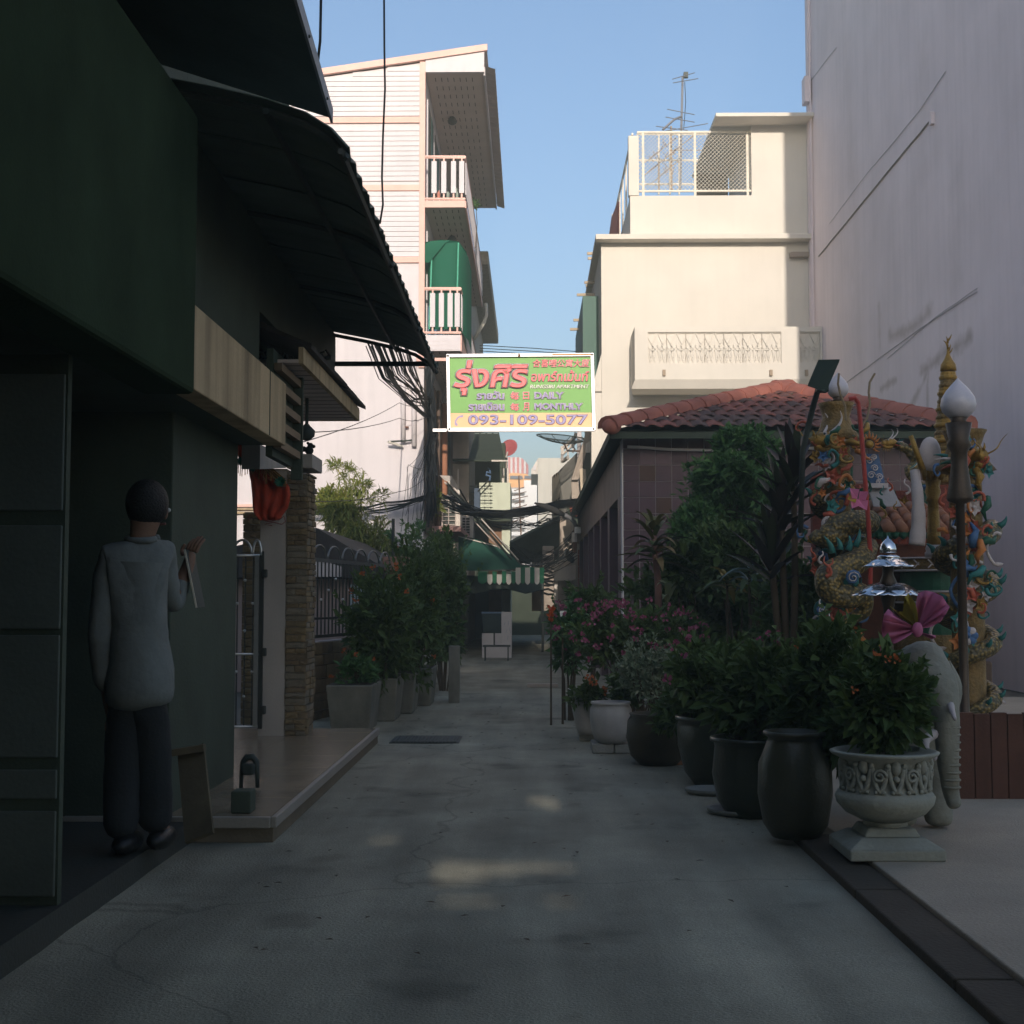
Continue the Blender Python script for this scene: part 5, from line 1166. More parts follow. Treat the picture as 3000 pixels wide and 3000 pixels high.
for p0,p1,t in (((203,152),(1718,140),.062),((222,912),(1726,908),.075),((219,140),(232,925),.062),((1702,130),(1722,922),.062)):
    MB().bar(SP(*p0,-.02),SP(*p1,-.02),t,.06,up=(0,1,0)).build('frame_bar', SALU, sg, bevel=.008)
MB().bar(SP(65,915,.0),SP(205,915,.0),.05,.05).build('support_arm', SALU, sg)
MB().bar(SP(940,150,-.052),SP(965,150,-.052),.05,.004,up=(0,1,0)).build('rust_mark', RUST, sg); MB().bar(SP(1290,142,-.0525),SP(1690,140,-.0525),.03,.003,up=(0,1,0)).build('rust_mark', mat('pale_rust',(.5,.28,.14)), sg)
def lettering(name, body, x0, y0, x1, y1, m_, back=None, off=0.0, boff=.03, shear=0.0):
    """flat letters filling the measured box; a wider pale copy behind them makes the outline"""
    A, B = SP(x0,y1), SP(x1,y0)
    def mesh(wide, dy, mt, nm, ref=None):
        c = bpy.data.curves.new(nm,'FONT'); c.body = body; c.shear = shear; c.resolution_u = 3; c.bevel_depth = wide; c.bevel_resolution = 0
        o = bpy.data.objects.new(nm, c); sc.collection.objects.link(o)
        bpy.context.view_layer.update(); dg = bpy.context.evaluated_depsgraph_get()
        me = bpy.data.meshes.new_from_object(o.evaluated_get(dg)); bpy.data.objects.remove(o); me.name = nm
        xs = [v.co.x for v in me.vertices]; ys = [v.co.y for v in me.vertices]
        bx = ref or (min(xs),max(xs),min(ys),max(ys))
        org = worldloc(sg); isl = list(range(len(me.vertices)))
        def root(i):
            while isl[i] != i: isl[i] = isl[isl[i]]; i = isl[i]
            return i
        for e in me.edges: isl[root(e.vertices[0])] = root(e.vertices[1])
        order = {}
        for i, v in enumerate(me.vertices):
            k = order.setdefault(root(i), len(order))
            u, w_ = (v.co.x-bx[0])/(bx[1]-bx[0]), (v.co.y-bx[2])/(bx[3]-bx[2])
            v.co = V(A.x+u*(B.x-A.x), SY+dy-max(v.co.z,-.001)*.05-.00025*k, A.z+w_*(B.z-A.z)) - org
        me.materials.clear(); me.materials.append(mt)
        o = bpy.data.objects.new(nm, me); sc.collection.objects.link(o); o.parent = sg
        return bx
    bx = mesh(off, -.0140, m_, name)
    if back: mesh(off+boff, -.0030, back, name+'_outline', bx)
lettering('thai_name', 'รุ่งศิริ', 272,195,1045,560, SRED, SWHITE, .035, .032, .16)
lettering('chinese_name', '合喜哩公寓大厦', 1092,185,1675,268, SRED, SWHITE, .012, .035, .08)
lettering('thai_word', 'อพาร์ทเม้นท์', 1075,298,1672,415, SRED, SWHITE, .022, .032, .14)
lettering('latin_name', 'RUNGSIRI APARTMENT', 1062,446,1672,488, SWHITE, None, .028, 0, .18)
lettering('thai_daily', 'รายวัน', 516,515,798,600, SPURP, SWHITE, .026, .06)
lettering('chinese_daily', '每', 862,520,950,602, SRED, SWHITE, .012, .05); lettering('chinese_daily', '日', 992,522,1054,598, SRED, SWHITE, .012, .05)
lettering('latin_daily', 'DAILY', 1110,524,1408,593, SPURP, SWHITE, .026, .06)
lettering('thai_monthly', 'รายเดือน', 432,628,798,714, SPURP, SWHITE, .026, .06)
lettering('chinese_monthly', '每', 862,636,950,715, SRED, SWHITE, .012, .05); lettering('chinese_monthly', '月', 992,632,1054,716, SRED, SWHITE, .012, .05)
lettering('latin_monthly', 'MONTHLY', 1110,638,1602,706, SPURP, SWHITE, .026, .06)
lettering('phone_number', '093-109-5077', 425,752,1662,862, SPURP, None, .032)
s = MB(); s.tube([SP(352,768,-.004),SP(322,785,-.004),SP(300,815,-.004),SP(296,845,-.004),SP(304,860,-.004)],.016,6)
h = [SP(372,757,-.006),SP(378,775,-.006),SP(352,785,-.006),SP(340,768,-.006)]; s.add(h,[(3,2,1,0)]); h=[SP(290,848,-.006),SP(312,840,-.006),SP(322,862,-.006),SP(300,870,-.006)]; s.add(h,[(0,1,2,3)])
o = s.build('phone_symbol', SPURP, sg)
for v in o.data.vertices:
    yy = v.co.y + worldloc(sg).y; v.co.y = SY-.004+(yy-SY)*.1 - worldloc(sg).y
wire([(1308,1135),(1302,1160),(1285,1200),(1262,1222)],[SY,23.4,23.5,23.6],.008,cbn,seg=5,name='cable')
# ================================================================== tiled house with terracotta roof
th = thing('tiled_house', 'house clad in mauve wall tiles under a terracotta hip roof', 'house', (3,18,0))
TY = 15.0
hx0 = P(1825,1400,TY).x; tw_ = .1835
MT = [mat('mauve_tile', (.085,.045,.056), rough=.45, var=.12, scale=6, bump=.01, spec=.35, grain=.03), mat('mauve_tile_sky_sheen', (.16,.10,.115), rough=.22, var=.10, scale=6, bump=.01, spec=.5, grain=.03), mat('brown_tile', (.095,.055,.045), rough=.25, var=.10, scale=6, bump=.01, grain=.03)]
zc = P(1900,1362,TY).z      # a joint
m = MB(); m.box(hx0+.004, 4.605, TY+.004, TY+.5, 0, 2.96); m.box(hx0+.16, 4.605, TY+.501, 30, 0, 2.96); m.build('wall', GROUTM, th)
tsr = {}
for r_ in range(-13, 2):
    for c_ in range(19):
        k_ = 2 if (r_, c_) in ((-1,1),(-3,4)) or rnd.random() < .05 else (1 if (r_, c_) in ((0,1),(0,2),(0,4)) else 0)  # fixed pale tiles paint the sky's reflection into their colour
        z0 = zc + r_*tw_; h = tw_ if r_ < 1 else 2.955-z0
        if h < .03: continue
        x = hx0+.004+c_*tw_; loc = V(x, TY-.006-rnd.uniform(0,.0015), z0+.002)
        if k_ not in tsr:
            o = MB().box(0,tw_-.008,0,.009,0,1).build('wall_tile', MT[k_], th)
            for v in o.data.vertices: v.co += worldloc(th)
            tsr[k_] = o; o.location = loc-worldloc(th); o.scale = (1,1,h-.008)
        else: piece(tsr[k_], loc, th, scale=(1,1,h-.008))
MB().box(hx0-.012,hx0+.003,TY-.012,TY+.003,.6,P(0,1330,TY).z).build('corner_trim', PALEPAINT, th)
MB().tube([P(1838,1309,TY-.06),P(1870,1310,TY-.06),P(1960,1317,TY-.06),P(2090,1319,TY-.06),P(2200,1318,TY-.06),P(2420,1312,TY-.06)],.017,8).build('conduit', mat('white_pvc',(.62,.58,.58),rough=.5), th, smooth=True)
# alley side: fascia band, tiled piers, dark openings
m = MB(); m.box(hx0-.0,hx0+.12,TY+.51,29.5,2.33,2.93); m.build('side_fascia', mat('brown_fascia',(.26,.19,.15),var=.2,scale=2,streak=.35), th)
m = MB(); m.box(hx0+.157,hx0+.159,TY+.51,29.5,0,2.33); m.build('side_recess', DARKWALL, th)
for i in range(7):
    y = TY+.52+i*2.1; MB().box(hx0+.0,hx0+.15,y,y+.42,0,2.328).build('side_pier', MT[0], th)
    if i: MB().box(hx0+.1,hx0+.12,y-1.3,y-.35,.3,2.2).build('side_window', mat('grey_blue_pane',(.14,.15,.16),rough=.2), th)
# roof: one object per tile
e0 = V(.87,14.62,2.99); e1 = V(4.78,14.62,2.99); pk = P(2288,1150,17.1)
RT = [mat('roof_terracotta', (.22,.08,.06), rough=.85, var=.25, scale=7, bump=.15), mat('roof_brown', (.15,.07,.056), rough=.9, var=.3, scale=7, bump=.2), mat('roof_dark', (.10,.06,.052), rough=.9, var=.3, scale=7, bump=.2)]
RR = mat('ridge_terracotta', (.30,.11,.08), rough=.8, var=.18, scale=6, bump=.12)
up_ = (V(pk.x,pk.y,pk.z) - V(pk.x,14.62,2.99)); SL = up_.length; up_ /= SL
nrm_ = V(0,-up_.z,up_.y)
m = MB(); m.add([e0, e1, V(pk.x,28,pk.z), pk, V(.87,30,2.99), V(4.78,30,2.99)], [(0,1,3),(0,3,2,4),(1,5,2,3),(0,4,5,1)]); m.build('roof_deck', DARKWALL, th)
def arch(w_, L_, ht, n=6):
    s = MB(); rows = []
    for j, (l, k) in enumerate(((0,1.0),(L_,.82))):
        rows.append([(w_*.5*k*-math.cos(math.pi*i/n), l, ht*k*math.sin(math.pi*i/n)) for i in range(n+1)])
    s.sheet(rows)
    s.add([rows[0][i] for i in range(n+1)], [tuple(range(n+1))])
    return s
TWD = .172; rs = .315; nrow = int(SL/rs)+1
srcT = []
for k_ in range(3):
    s = MB(); prof_ = [(-.095,.0),(-.07,.038),(-.035,.058),(0,.052),(.03,.02),(.055,.0),(.085,-.006),(.1,.002)]
    s.sheet([[(x,0,z) for x,z in prof_],[(x*.98,.36,z*.9) for x,z in prof_]]); s.sheet([[(x,0,z-.018) for x,z in prof_],[(x,0,z) for x,z in prof_]])
    o = s.build('roof_tile', RT[k_], th, smooth=True)
    for v in o.data.vertices: v.co += worldloc(th)
    srcT.append([o, False])
tilt = math.atan2(up_.z, up_.y)
for r_ in range(nrow):
    f = (r_*rs)/SL; xa, xb = e0.x+(pk.x-e0.x)*f, e1.x+(pk.x-e1.x)*f
    n = int((xb-xa)/TWD)
    for i in range(n):
        x = xa+ (xb-xa-n*TWD)/2 + (i+.5)*TWD
        p = V(x,14.60,2.99)+up_*(r_*rs-.04)+nrm_*(.05+.02*0)
        k_ = rnd.choices((0,1,2),(.10+.13*r_,.5,max(.05,.5-.08*r_)))[0]  # redder tiles uphill paint in the sunlit ridge, darker ones the shaded eave
        o, used = srcT[k_]; rot = (tilt-.03+rnd.uniform(-.008,.008), 0, rnd.uniform(-.012,.012))
        if used: piece(o, p, th, rot=rot, scale=(1,1,.42))
        else: o.location = p-worldloc(th); o.rotation_euler = rot; o.scale = (1,1,.42); srcT[k_][1] = True
rsrc = None
def ridge(a, b, step=.285):
    global rsrc
    d = (b-a); L = d.length; d.normalize(); n = int(L/step)
    q = d.to_track_quat('Y','Z').to_euler()
    for i in range(n+1):
        p = a + d*(i*step)
        if rsrc is None:
            rsrc = arch(.30,.36,.135).build('ridge_tile', RR, th, smooth=True)
            for v in rsrc.data.vertices: v.co += worldloc(th)
            rsrc.location = p-worldloc(th); rsrc.rotation_euler = q
        else: piece(rsrc, p, th, rot=(q.x+.03,q.y,q.z+rnd.uniform(-.02,.02)))
ridge(e0+V(-.02,-.05,.02), pk+V(0,0,.03)); ridge(e1+V(.02,-.05,.02), pk+V(0,0,.03)); ridge(pk+V(0,0,.03), V(pk.x,20,pk.z+.03))
MB().ball(e0+V(.02,-.06,.035), .10, 14, 8, 1.1,.8,.9).build('end_cap', RR, th, smooth=True)
m = MB(); m.box(e0.x,e1.x,14.63,14.66,2.90,2.975); m.box(e0.x,e0.x+.03,14.661,30,2.90,2.975); m.build('eave_board', DARKWALL, th)
# roof aerial above the cream terrace
at = thing('aerial', 'tall thin television aerial on the cream roof terrace', 'aerial', P(2000,560,32))
GALV = mat('dark_galvanised', (.22,.22,.24), rough=.6, metal=.3, bump=0)
MB().tube([P(1993,560,32),P(1996,380,32),P(2000,225,32)],.03,6).build('mast', GALV, at)
for a,b in (((1970,232),(2036,213)),((1972,243),(2046,230)),((1955,320),(2035,336)),((1950,343),(2035,358)),((1922,370),(2015,382)),((1945,385),(2074,362))): MB().tube([P(*a,32),P(*b,31.6)],.011,4).build('rod', GALV, at)
MB().tube([P(1942,380,31.5),P(1975,350,31.7),P(1996,342,32)],.03,5).build('boom', GALV, at); MB().box(*[P(2000,0,32).x,P(2013,0,32).x],31.9,32,P(0,241,32).z,P(0,226,32).z).build('box', DARKMETAL, at)
MB().tube([P(2006,240,32.1),P(2009,300,32.1),P(2003,380,32)],.008,4).build('cable', BLACKC, at)
a2 = thing('aerial', 'rusty leaning aerials behind the chain link of the roof terrace', 'aerial', P(1960,560,33))
RUSTY = mat('aerial_rust', (.33,.24,.17), rough=.8)
for a,b,r in (((1968,560),(1966,370),.025),((1931,560),(1930,480),.02),((1880,520),(2035,395),.016),((1885,480),(1980,405),.014),((1905,540),(1990,470),.014),((1960,440),(2060,440),.012)): MB().tube([P(*a,33),P(*b,33)],r,5).build('rod', RUSTY, a2)
for i in range(16): x,y = 1900+rnd.uniform(0,110), 430+rnd.uniform(0,90); MB().tube([P(x,y,33),P(x+rnd.uniform(-14,14),y-rnd.uniform(8,26),32.9)],.012,4).build('rod', RUSTY, a2)
rp = thing('red_sheet_wall', 'dark red sheet wall standing on the cream roof edge', 'wall', P(1800,690,34))
quad([(1812,590,34),(1812,694,34),(1786,694,37),(1793,640,37)], mat('dark_red',(.25,.07,.06)), 'sheet', rp, .04)
# ================================================================== shrine
GOLD2 = mat('gold_paint', (.30,.175,.035), rough=.42, var=.25, scale=14, bump=.2, bscale=70, metal=.25)
GOLDD = mat('dark_gold', (.19,.12,.04), rough=.5, var=.35, scale=22, bump=.35, bscale=60, metal=.2)
TEAL = mat('teal_paint', (.03,.15,.135), rough=.5, var=.2); FLAME = mat('flame_red', (.38,.09,.05), rough=.55, var=.25, scale=10)
FLWHITE = mat('flame_white', (.48,.42,.40), rough=.6, var=.1); DGREEN = mat('dark_green_paint', (.02,.09,.05), rough=.5, var=.25, scale=9)
BLUEW = mat('blue_scroll', (.06,.13,.26), rough=.5, var=.3, scale=30); ORANGEP = mat('orange_flame', (.45,.16,.04), rough=.5, var=.2)
BRONZE = mat('bronze', (.07,.05,.035), rough=.45, metal=.4, var=.2); STATUE = mat('grey_stone_statue', (.25,.245,.20), rough=.9, var=.2, scale=7, bump=.33, bscale=22)
def scales():
    m = bpy.data.materials.new('dragon_scale'); m.use_nodes = True; t = m.node_tree; N,L = t.nodes,t.links; bs = N['Principled BSDF']; bs.inputs['Roughness'].default_value = .45
    tc = N.new('ShaderNodeTexCoord'); vo = N.new('ShaderNodeTexVoronoi'); vo.inputs['Scale'].default_value = 42; L.new(tc.outputs['Object'], vo.inputs['Vector'])
    cr = N.new('ShaderNodeValToRGB'); e = cr.color_ramp.elements; e[0].position = .1; e[0].color = (.34,.23,.06,1); e[1].position = .6; e[1].color = (.06,.05,.02,1); L.new(vo.outputs['Distance'], cr.inputs[0]); L.new(cr.outputs[0], bs.inputs['Base Color'])
    bp = N.new('ShaderNodeBump'); bp.inputs['Strength'].default_value = .9; bp.inputs['Distance'].default_value = .012; bp.invert = True; L.new(vo.outputs['Distance'], bp.inputs['Height']); L.new(bp.outputs[0], bs.inputs['Normal']); return m
SCALE = scales()
def curve3(pts, n=6):     # smooth path through measured points
    q = []
    for i in range(len(pts)-1):
        p0,p1,p2,p3 = pts[max(i-1,0)],pts[i],pts[i+1],pts[min(i+2,len(pts)-1)]
        for k in range(n):
            t = k/n; q.append(.5*((2*p1)+(p2-p0)*t+(2*p0-5*p1+4*p2-p3)*t*t+(3*p1-p0-3*p2+p3)*t**3))
    q.append(pts[-1]); return q
def spike(c, d, L, w_, m_, name, par, up=(0,-1,0)):
    d = Vector(d).normalized(); x = d.cross(Vector(up)).normalized(); c = Vector(c); s = MB()
    s.tube([c, c+d*L*.4+x*w_*.2, c+d*L*.75+x*w_*.1, c+d*L-x*w_*.1],[w_*.5,w_*.36,w_*.2,.002],5); return s.build(name, m_, par, smooth=True)
def flamecurl(px, py, Y, s_, m_, name, par, flip=1, tip=None):
    pts = [P(px,py,Y),P(px+flip*s_*.35,py-s_*.25,Y-.01),P(px+flip*s_*.25,py-s_*.7,Y-.02),P(px-flip*s_*.15,py-s_*1.05,Y-.02),P(px-flip*s_*.1,py-s_*1.5,Y-.01)]
    k = s_/400; return MB().tube(curve3(pts,4),[.055*k*10*(1-i/17)*.22+.003 for i in range(17)],6).build(name, m_, par, smooth=True)
def dragon_head(c, face, size, par, body_m):
    """snout, jaws, brow, eyes, horns and whiskers as parts"""
    f = Vector(face).normalized(); u = Vector((0,0,1)); x = f.cross(u).normalized(); k = size
    def at(a,b,c_): return c + f*a*k + x*b*k + u*c_*k
    h = MB(); h.tube(curve3([at(-.7,0,-.1),at(-.2,0,.1),at(.2,0,.12),at(.6,0,.02),at(.95,0,.06)],4),[.30*k]*4+[.36*k]*4+[.33*k]*4+[.22*k]*4+[.17*k],9); par = h.build('head', body_m, par, smooth=True)
    MB().tube(curve3([at(-.1,0,-.25),at(.35,0,-.32),at(.8,0,-.22)],4),[.18*k]*4+[.15*k]*4+[.08*k],8).build('jaw', body_m, par, smooth=True)
    MB().tube([at(.3,0,-.18),at(.8,0,-.16),at(1.05,0,-.08)],[.1*k,.09*k,.03*k],6).build('tongue', FLAME, par, smooth=True)
    for s_ in (-1,1):
        MB().ball(at(.42,.2*s_,.30),.10*k,8,6).build('eye', FLWHITE, par, smooth=True); MB().ball(at(.48,.23*s_,.31),.055*k,6,5).build('pupil', DARKMETAL, par, smooth=True)
        MB().tube(curve3([at(.1,.16*s_,.35),at(-.35,.3*s_,.75),at(-.5,.35*s_,1.1),at(-.35,.4*s_,1.35)],4),[.08*k-.0053*k*i for i in range(13)],6).build('horn', FLWHITE, par, smooth=True)
        MB().tube(curve3([at(.85,.15*s_,.05),at(1.15,.35*s_,.2),at(1.1,.6*s_,.5),at(1.3,.7*s_,.7)],4),[.035*k-.0022*k*i for i in range(13)],5).build('whisker', GOLD2, par, smooth=True)
        for j in range(4): spike(at(-.25-.12*j,.28*s_,-.1+.12*j),-f*.8+x*s_*.9+u*(.2*j-.3),.5*k,.16*k,(FLAME,DGREEN,FLWHITE,TEAL)[j],'mane_tuft',par)
    for j in range(4): spike(at(.05+.22*j,0,-.42),f*.3-u,.3*k,.1*k,GOLD2,'beard_tuft',par)
    spike(at(.9,0,.2),u+f*.3,.25*k,.14*k,GOLD2,'nose_crest',par)
def coil(c, R_, z0, z1, turns, r0, r1, a0, par, name='body'):
    n = int(turns*18); pts = [V(c.x+R_*math.cos(a0+2*math.pi*turns*i/n), c.y+R_*math.sin(a0+2*math.pi*turns*i/n), z0+(z1-z0)*i/n) for i in range(n+1)]
    o = MB().tube(pts,[(r0+(r1-r0)*i/n)*(1 if i > 4 else .3+.17*i) for i in range(n+1)],10).build(name, SCALE, par, smooth=True)
    par = o
    for i in range(2,n,2):
        p = pts[i]; rad = V(p.x-c.x,p.y-c.y,0).normalized(); rr = r0+(r1-r0)*i/n
        if rad.y < .45: spike(p+rad*rr*.7+V(0,0,rr*.5), rad*.7+V(0,0,.8), rr*1.15, rr*.7, TEAL, 'back_spine', par)
    return pts
def dragon_pillar(pxc, Y, ztop, R_, label, hx, hy, face, hs, a0, turns):
    c = P(pxc,1750,Y); c = V(c.x,c.y,.05); ztop -= .075; t = thing('dragon_pillar', label, 'pillar', c, 'dragon pillars of the shrine')
    MB().lathe([(R_*1.5,0),(R_*1.5,.08),(R_*1.15,.12),(R_*1.05,.16),(R_*.9,.2),(R_*.9,ztop-.25),(R_*1.1,ztop-.2),(R_*1.0,ztop-.15)],c,18).build('shaft', GOLDD, t, smooth=True)
    MB().lathe([(R_*.8,ztop-.30),(R_*1.7,ztop-.27),(R_*1.2,ztop-.19),(R_*.9,ztop-.10),(R_*1.1,ztop-.03),(R_*1.25,ztop)],c,16).build('capital', GOLDD, t, smooth=True)
    coil(c, R_*1.32, .35, ztop-.62, turns, R_*.42, R_*.62, a0, t)
    for i in range(5): a = 2*math.pi*i/5+.3; MB().tube(curve3([V(c.x+R_*1.7*math.cos(a),c.y+R_*1.7*math.sin(a),.2+.28*i+.05*k) + V(.05*math.sin(k*1.6),-.02,.05*math.cos(k*1.6)) for k in range(6)],3),.012,5).build('cloud_scroll', BLUEW if i%2 else FLWHITE, t, smooth=True)
    dragon_head(P(hx,hy,Y-R_*1.5), face, hs, t, GOLD2)
    for i in range(6): flamecurl(pxc-70+28*i, 1480+70*(i%3)+25*i, Y-R_*2, 34, (FLAME,FLWHITE,TEAL)[i%3], 'flame_curl', t, 1 if i%2 else -1)
    return t, c
lp, lc = dragon_pillar(2458,9.6,P(2455,1172,9.6).z,.105,'gold dragon coiled round the pillar topped by the smaller globe lamp',2425,1298,(-.75,-.6,.05),.17,2.2,3.2)
rp_, rc_ = dragon_pillar(2835,9.0,2.30,.12,'dark green and gold dragon coiled round the pillar at right edge',2830,1350,(.35,-.9,.1),.19,3.6,3.4)
def globe(pxc, pyb, pyt, wpx, Y, label, m_stand):
    b = P(pxc,pyb,Y); tp = P(pxc,pyt,Y); h = tp.z-b.z; r = wpx/2/3900*Y
    t = thing('globe_lamp', label, 'lamp', b, 'lotus bud globe lamps')
    MB().lathe([(r*.35,0),(r*.62,h*.05),(r*.9,h*.18),(r,h*.34),(r*.93,h*.5),(r*.68,h*.68),(r*.38,h*.83),(r*.13,h*.94),(.003,h)],b,24).build('glass_bud', mat('frosted_glass',(.50,.47,.50),rough=.35,var=.06,bump=0,spec=.5), t, smooth=True)
    MB().lathe([(r*.2,-h*.16),(r*.55,-h*.13),(r*.42,-h*.06),(r*.55,.005)],b,16).build('collar', m_stand, t, smooth=True)
    return t
globe(2455,1166,1092,64,9.6,'smaller frosted glass bud lamp beside the solar light',BRONZE)
g2 = globe(2808,1226,1108,102,8.2,'larger frosted glass bud lamp on bronze post beside gold spire',BRONZE)
b = P(2808,1240,8.2); MB().lathe([(.07,.05-b.z),(.07,.10-b.z),(.03,.13-b.z),(.026,-.50),(.075,-.48),(.08,-.46),(.065,-.38),(.05,-.26),(.048,-.18),(.075,-.14),(.06,-.1),(.08,0)],b,14).build('post', BRONZE, g2, smooth=True)
# gold spire of stacked tiers
sp_ = thing('gold_spire', 'gold tiered spire with leaf finial behind the larger globe lamp', 'spire', P(2770,1400,10))
sx = P(2772,1400,10); zt_ = P(0,1120,10).z; zb_ = P(0,1420,10).z
for i in range(14):
    t = i/13; r = .125*(1-.50*t)*(1 if i%2 else .93); z = zb_+(zt_-zb_)*t; hh = (zt_-zb_)/13
    MB().lathe([(r,0),(r*1.08,hh*.25),(r*1.05,hh*.45),(r*.92,hh*.6),(r*.9,hh*.98)],(sx.x+.03*t,sx.y,z),12).build('tier', GOLD2 if i%2 else GOLDD, sp_, smooth=False)
MB().lathe([(.06,0),(.055,.05),(.03,.09),(.012,.13),(.004,.2)],(sx.x+.033,sx.y,zt_+.07),10).build('cone', GOLD2, sp_, smooth=True)
for i in range(6): spike(V(sx.x+.033,sx.y,zt_+.2+.02*i),(math.cos(i*1.1),-.3,1.2),.055,.02,GOLD2,'finial_leaf',sp_)
# gold pillar on white ringed base
gp_ = thing('gold_pillar', 'slim gold pillar on white ringed base under the shrine canopy', 'pillar', P(2737,1640,9.4))
gc_ = P(2737,1632,9.4); hh = P(0,1378,9.4).z-gc_.z
MB().lathe([(.062,0),(.065,.03),(.055,.04),(.06,.06),(.05,.085)],gc_,16).build('base_ring', FLWHITE, gp_, smooth=True)
MB().lathe([(.05,.086),(.046,.15),(.040,.3),(.037,hh*.62),(.05,hh*.64),(.042,hh*.68),(.055,hh*.74),(.046,hh*.8),(.06,hh*.9),(.07,hh)],gc_,16).build('shaft', GOLD2, gp_, smooth=True)
for i in range(8): a = 2*math.pi*i/8; spike(gc_+V(.05*math.cos(a),.05*math.sin(a),hh*.88),(math.cos(a)*.5,math.sin(a)*.5,1),.12,.04,GOLD2,'capital_leaf',gp_)
# altar: pedestal rings, green drum, roof of round tiles, scroll panel
al_ = thing('shrine_altar', 'colourful altar with round tiled roof, scroll panel and two dragons facing a pearl', 'shrine', P(2620,2000,10))
AY = 10.0
m = MB(); a,b = P(2520,1580,AY),P(2860,1580,AY); m.box(a.x,b.x,AY,AY+1.2,.05,P(0,1600,AY).z); m.build('inner_wall', mat('altar_red_brown',(.13,.05,.03),var=.3,scale=6), al_)
a,b = P(2400,1900,9.3),P(2900,1900,9.3); MB().box(a.x,b.x,9.25,11,.05,P(0,1935,9.3).z).build('plinth', mat('altar_stone',(.12,.085,.065),var=.25), al_, bevel=.015)
c = P(2738,1750,9.9); c = V(c.x,c.y,0)
for (py0,py1,r,mt,nm) in ((1668,1636,.30,GOLDD,'carved_ring'),(1638,1632,.315,FLWHITE,'white_rim'),(1674,1668,.31,FLWHITE,'white_rim'),(1735,1674,.24,DGREEN,'green_drum'),(1762,1735,.27,GOLDD,'carved_ring'),(1736,1730,.28,FLWHITE,'white_rim'),(1768,1762,.28,FLWHITE,'white_rim'),(1860,1768,.22,DGREEN,'green_drum'),(1935,1860,.3,GOLDD,'carved_ring')):
    z0,z1 = P(0,py0,9.6).z,P(0,py1,9.6).z; MB().lathe([(r,z0),(r*1.02,z0+(z1-z0)*.3),(r*1.02,z0+(z1-z0)*.7),(r,z1)],c,28).build(nm, mt, al_)
for i in range(9):
    a = math.pi*(1.08+.84*i/8); p = c+V(.306*math.cos(a),.306*math.sin(a),P(0,1652,9.6).z)
    MB().bar(p+V(-.03,0,-.03),p+V(.03,0,.03),.008,.008).build('carved_diamond', FLWHITE, al_); MB().bar(p+V(-.03,0,.03),p+V(.03,0,-.03),.008,.008).build('carved_diamond', FLWHITE, al_)
# round tile roof: rolls slope from the ridge down to the left front
RTILE2 = mat('altar_roof_tile', (.30,.13,.07), rough=.7, var=.2, scale=10)
for i in range(6):
    a,b = P(2556+36*i,1472+3*i,AY+.35), P(2606+38*i,1552,AY-.15); n = 4
    for k in range(n):
        q0,q1 = a.lerp(b,k/n),a.lerp(b,(k+1.08)/n); MB().tube([q0,q1],[.040,.047],8).build('roof_roll', RTILE2, al_, smooth=True)
for i in range(8):
    x = 2538+24*i; s = MB(); s.add([P(x,1592,AY-.1),P(x+24,1592,AY-.1),P(x+12,1562,AY-.14)],[(0,1,2)]); s.build('red_pennon', FLAME, al_, solid=.01)
    MB().lathe([(.005,-.05),(.03,-.03),(.033,.0)],P(x+12,1560,AY-.15),8).build('eave_drop', DGREEN, al_)
m = MB(); a,b = P(2525,1552,AY),P(2720,1546,AY); m.bar(a,b,.05,.06); m.build('eave_beam', DGREEN, al_)
s = MB(); s.add([P(2543,1428,AY),P(2612,1428,AY),P(2640,1484,AY),P(2560,1484,AY)],[(0,1,2,3)]); s.build('gable_panel', mat('grey_panel',(.42,.42,.45)), al_, solid=.03)
m = MB(); m.bar(P(2540,1423,AY-.04),P(2600,1423,AY-.04),.05,.035); m.build('ledge', FLWHITE, al_)
s = MB(); s.add([P(2536,1330,AY+.02),P(2572,1330,AY+.02),P(2592,1418,AY+.02),P(2540,1418,AY+.02)],[(0,1,2,3)]); s.build('scroll_panel', BLUEW, al_, solid=.03)
for (x,y,r,fl) in ((2548,1350,.03,1),(2562,1372,.028,-1),(2552,1392,.03,1),(2576,1398,.028,-1),(2572,1412,.02,1),(2560,1340,.022,-1)):
    p = P(x,y,AY-.02); MB().tube([p+V(fl*r*(1-k/16)*math.cos(k*.75),-.01,r*(1-k/16)*math.sin(k*.75)) for k in range(14)],.005,5).build('scroll', FLWHITE, al_, smooth=True)
p = P(2547,1302,AY-.1); MB().ball(p,.032,12,8).build('pearl', GOLD2, al_, smooth=True)
for i in range(13): a = math.pi*(-.25+1.5*i/12); spike(p+V(.045*math.cos(a),.01,.045*math.sin(a)),(math.cos(a),0,math.sin(a)+.35),.05+.035*(i==6),.022,ORANGEP,'pearl_flame',al_)
for fx, sgn in ((2610,-1),(2500,1)):
    hc = P(fx,1300,AY-.05); dragon_head(hc,(sgn,-.35,0),.085,al_,GOLD2)
    bp_ = [hc+V(-sgn*.05,0,-.01),hc+V(-sgn*.14,.02,-.05),hc+V(-sgn*.2,.02,-.14),hc+V(-sgn*.13,.0,-.22),hc+V(-sgn*.2,-.02,-.3)]
    MB().tube(curve3(bp_,5),[.035]*6+[.045]*9+[.03]*5+[.02],9).build('small_dragon_body', SCALE, al_, smooth=True)
    for i in range(6): spike(bp_[1+i//2]+V(0,-.02,.03),(-sgn*.5+.2*i,-.2,1),.07,.035,(FLAME,TEAL,FLWHITE)[i%3],'small_dragon_fin',al_)
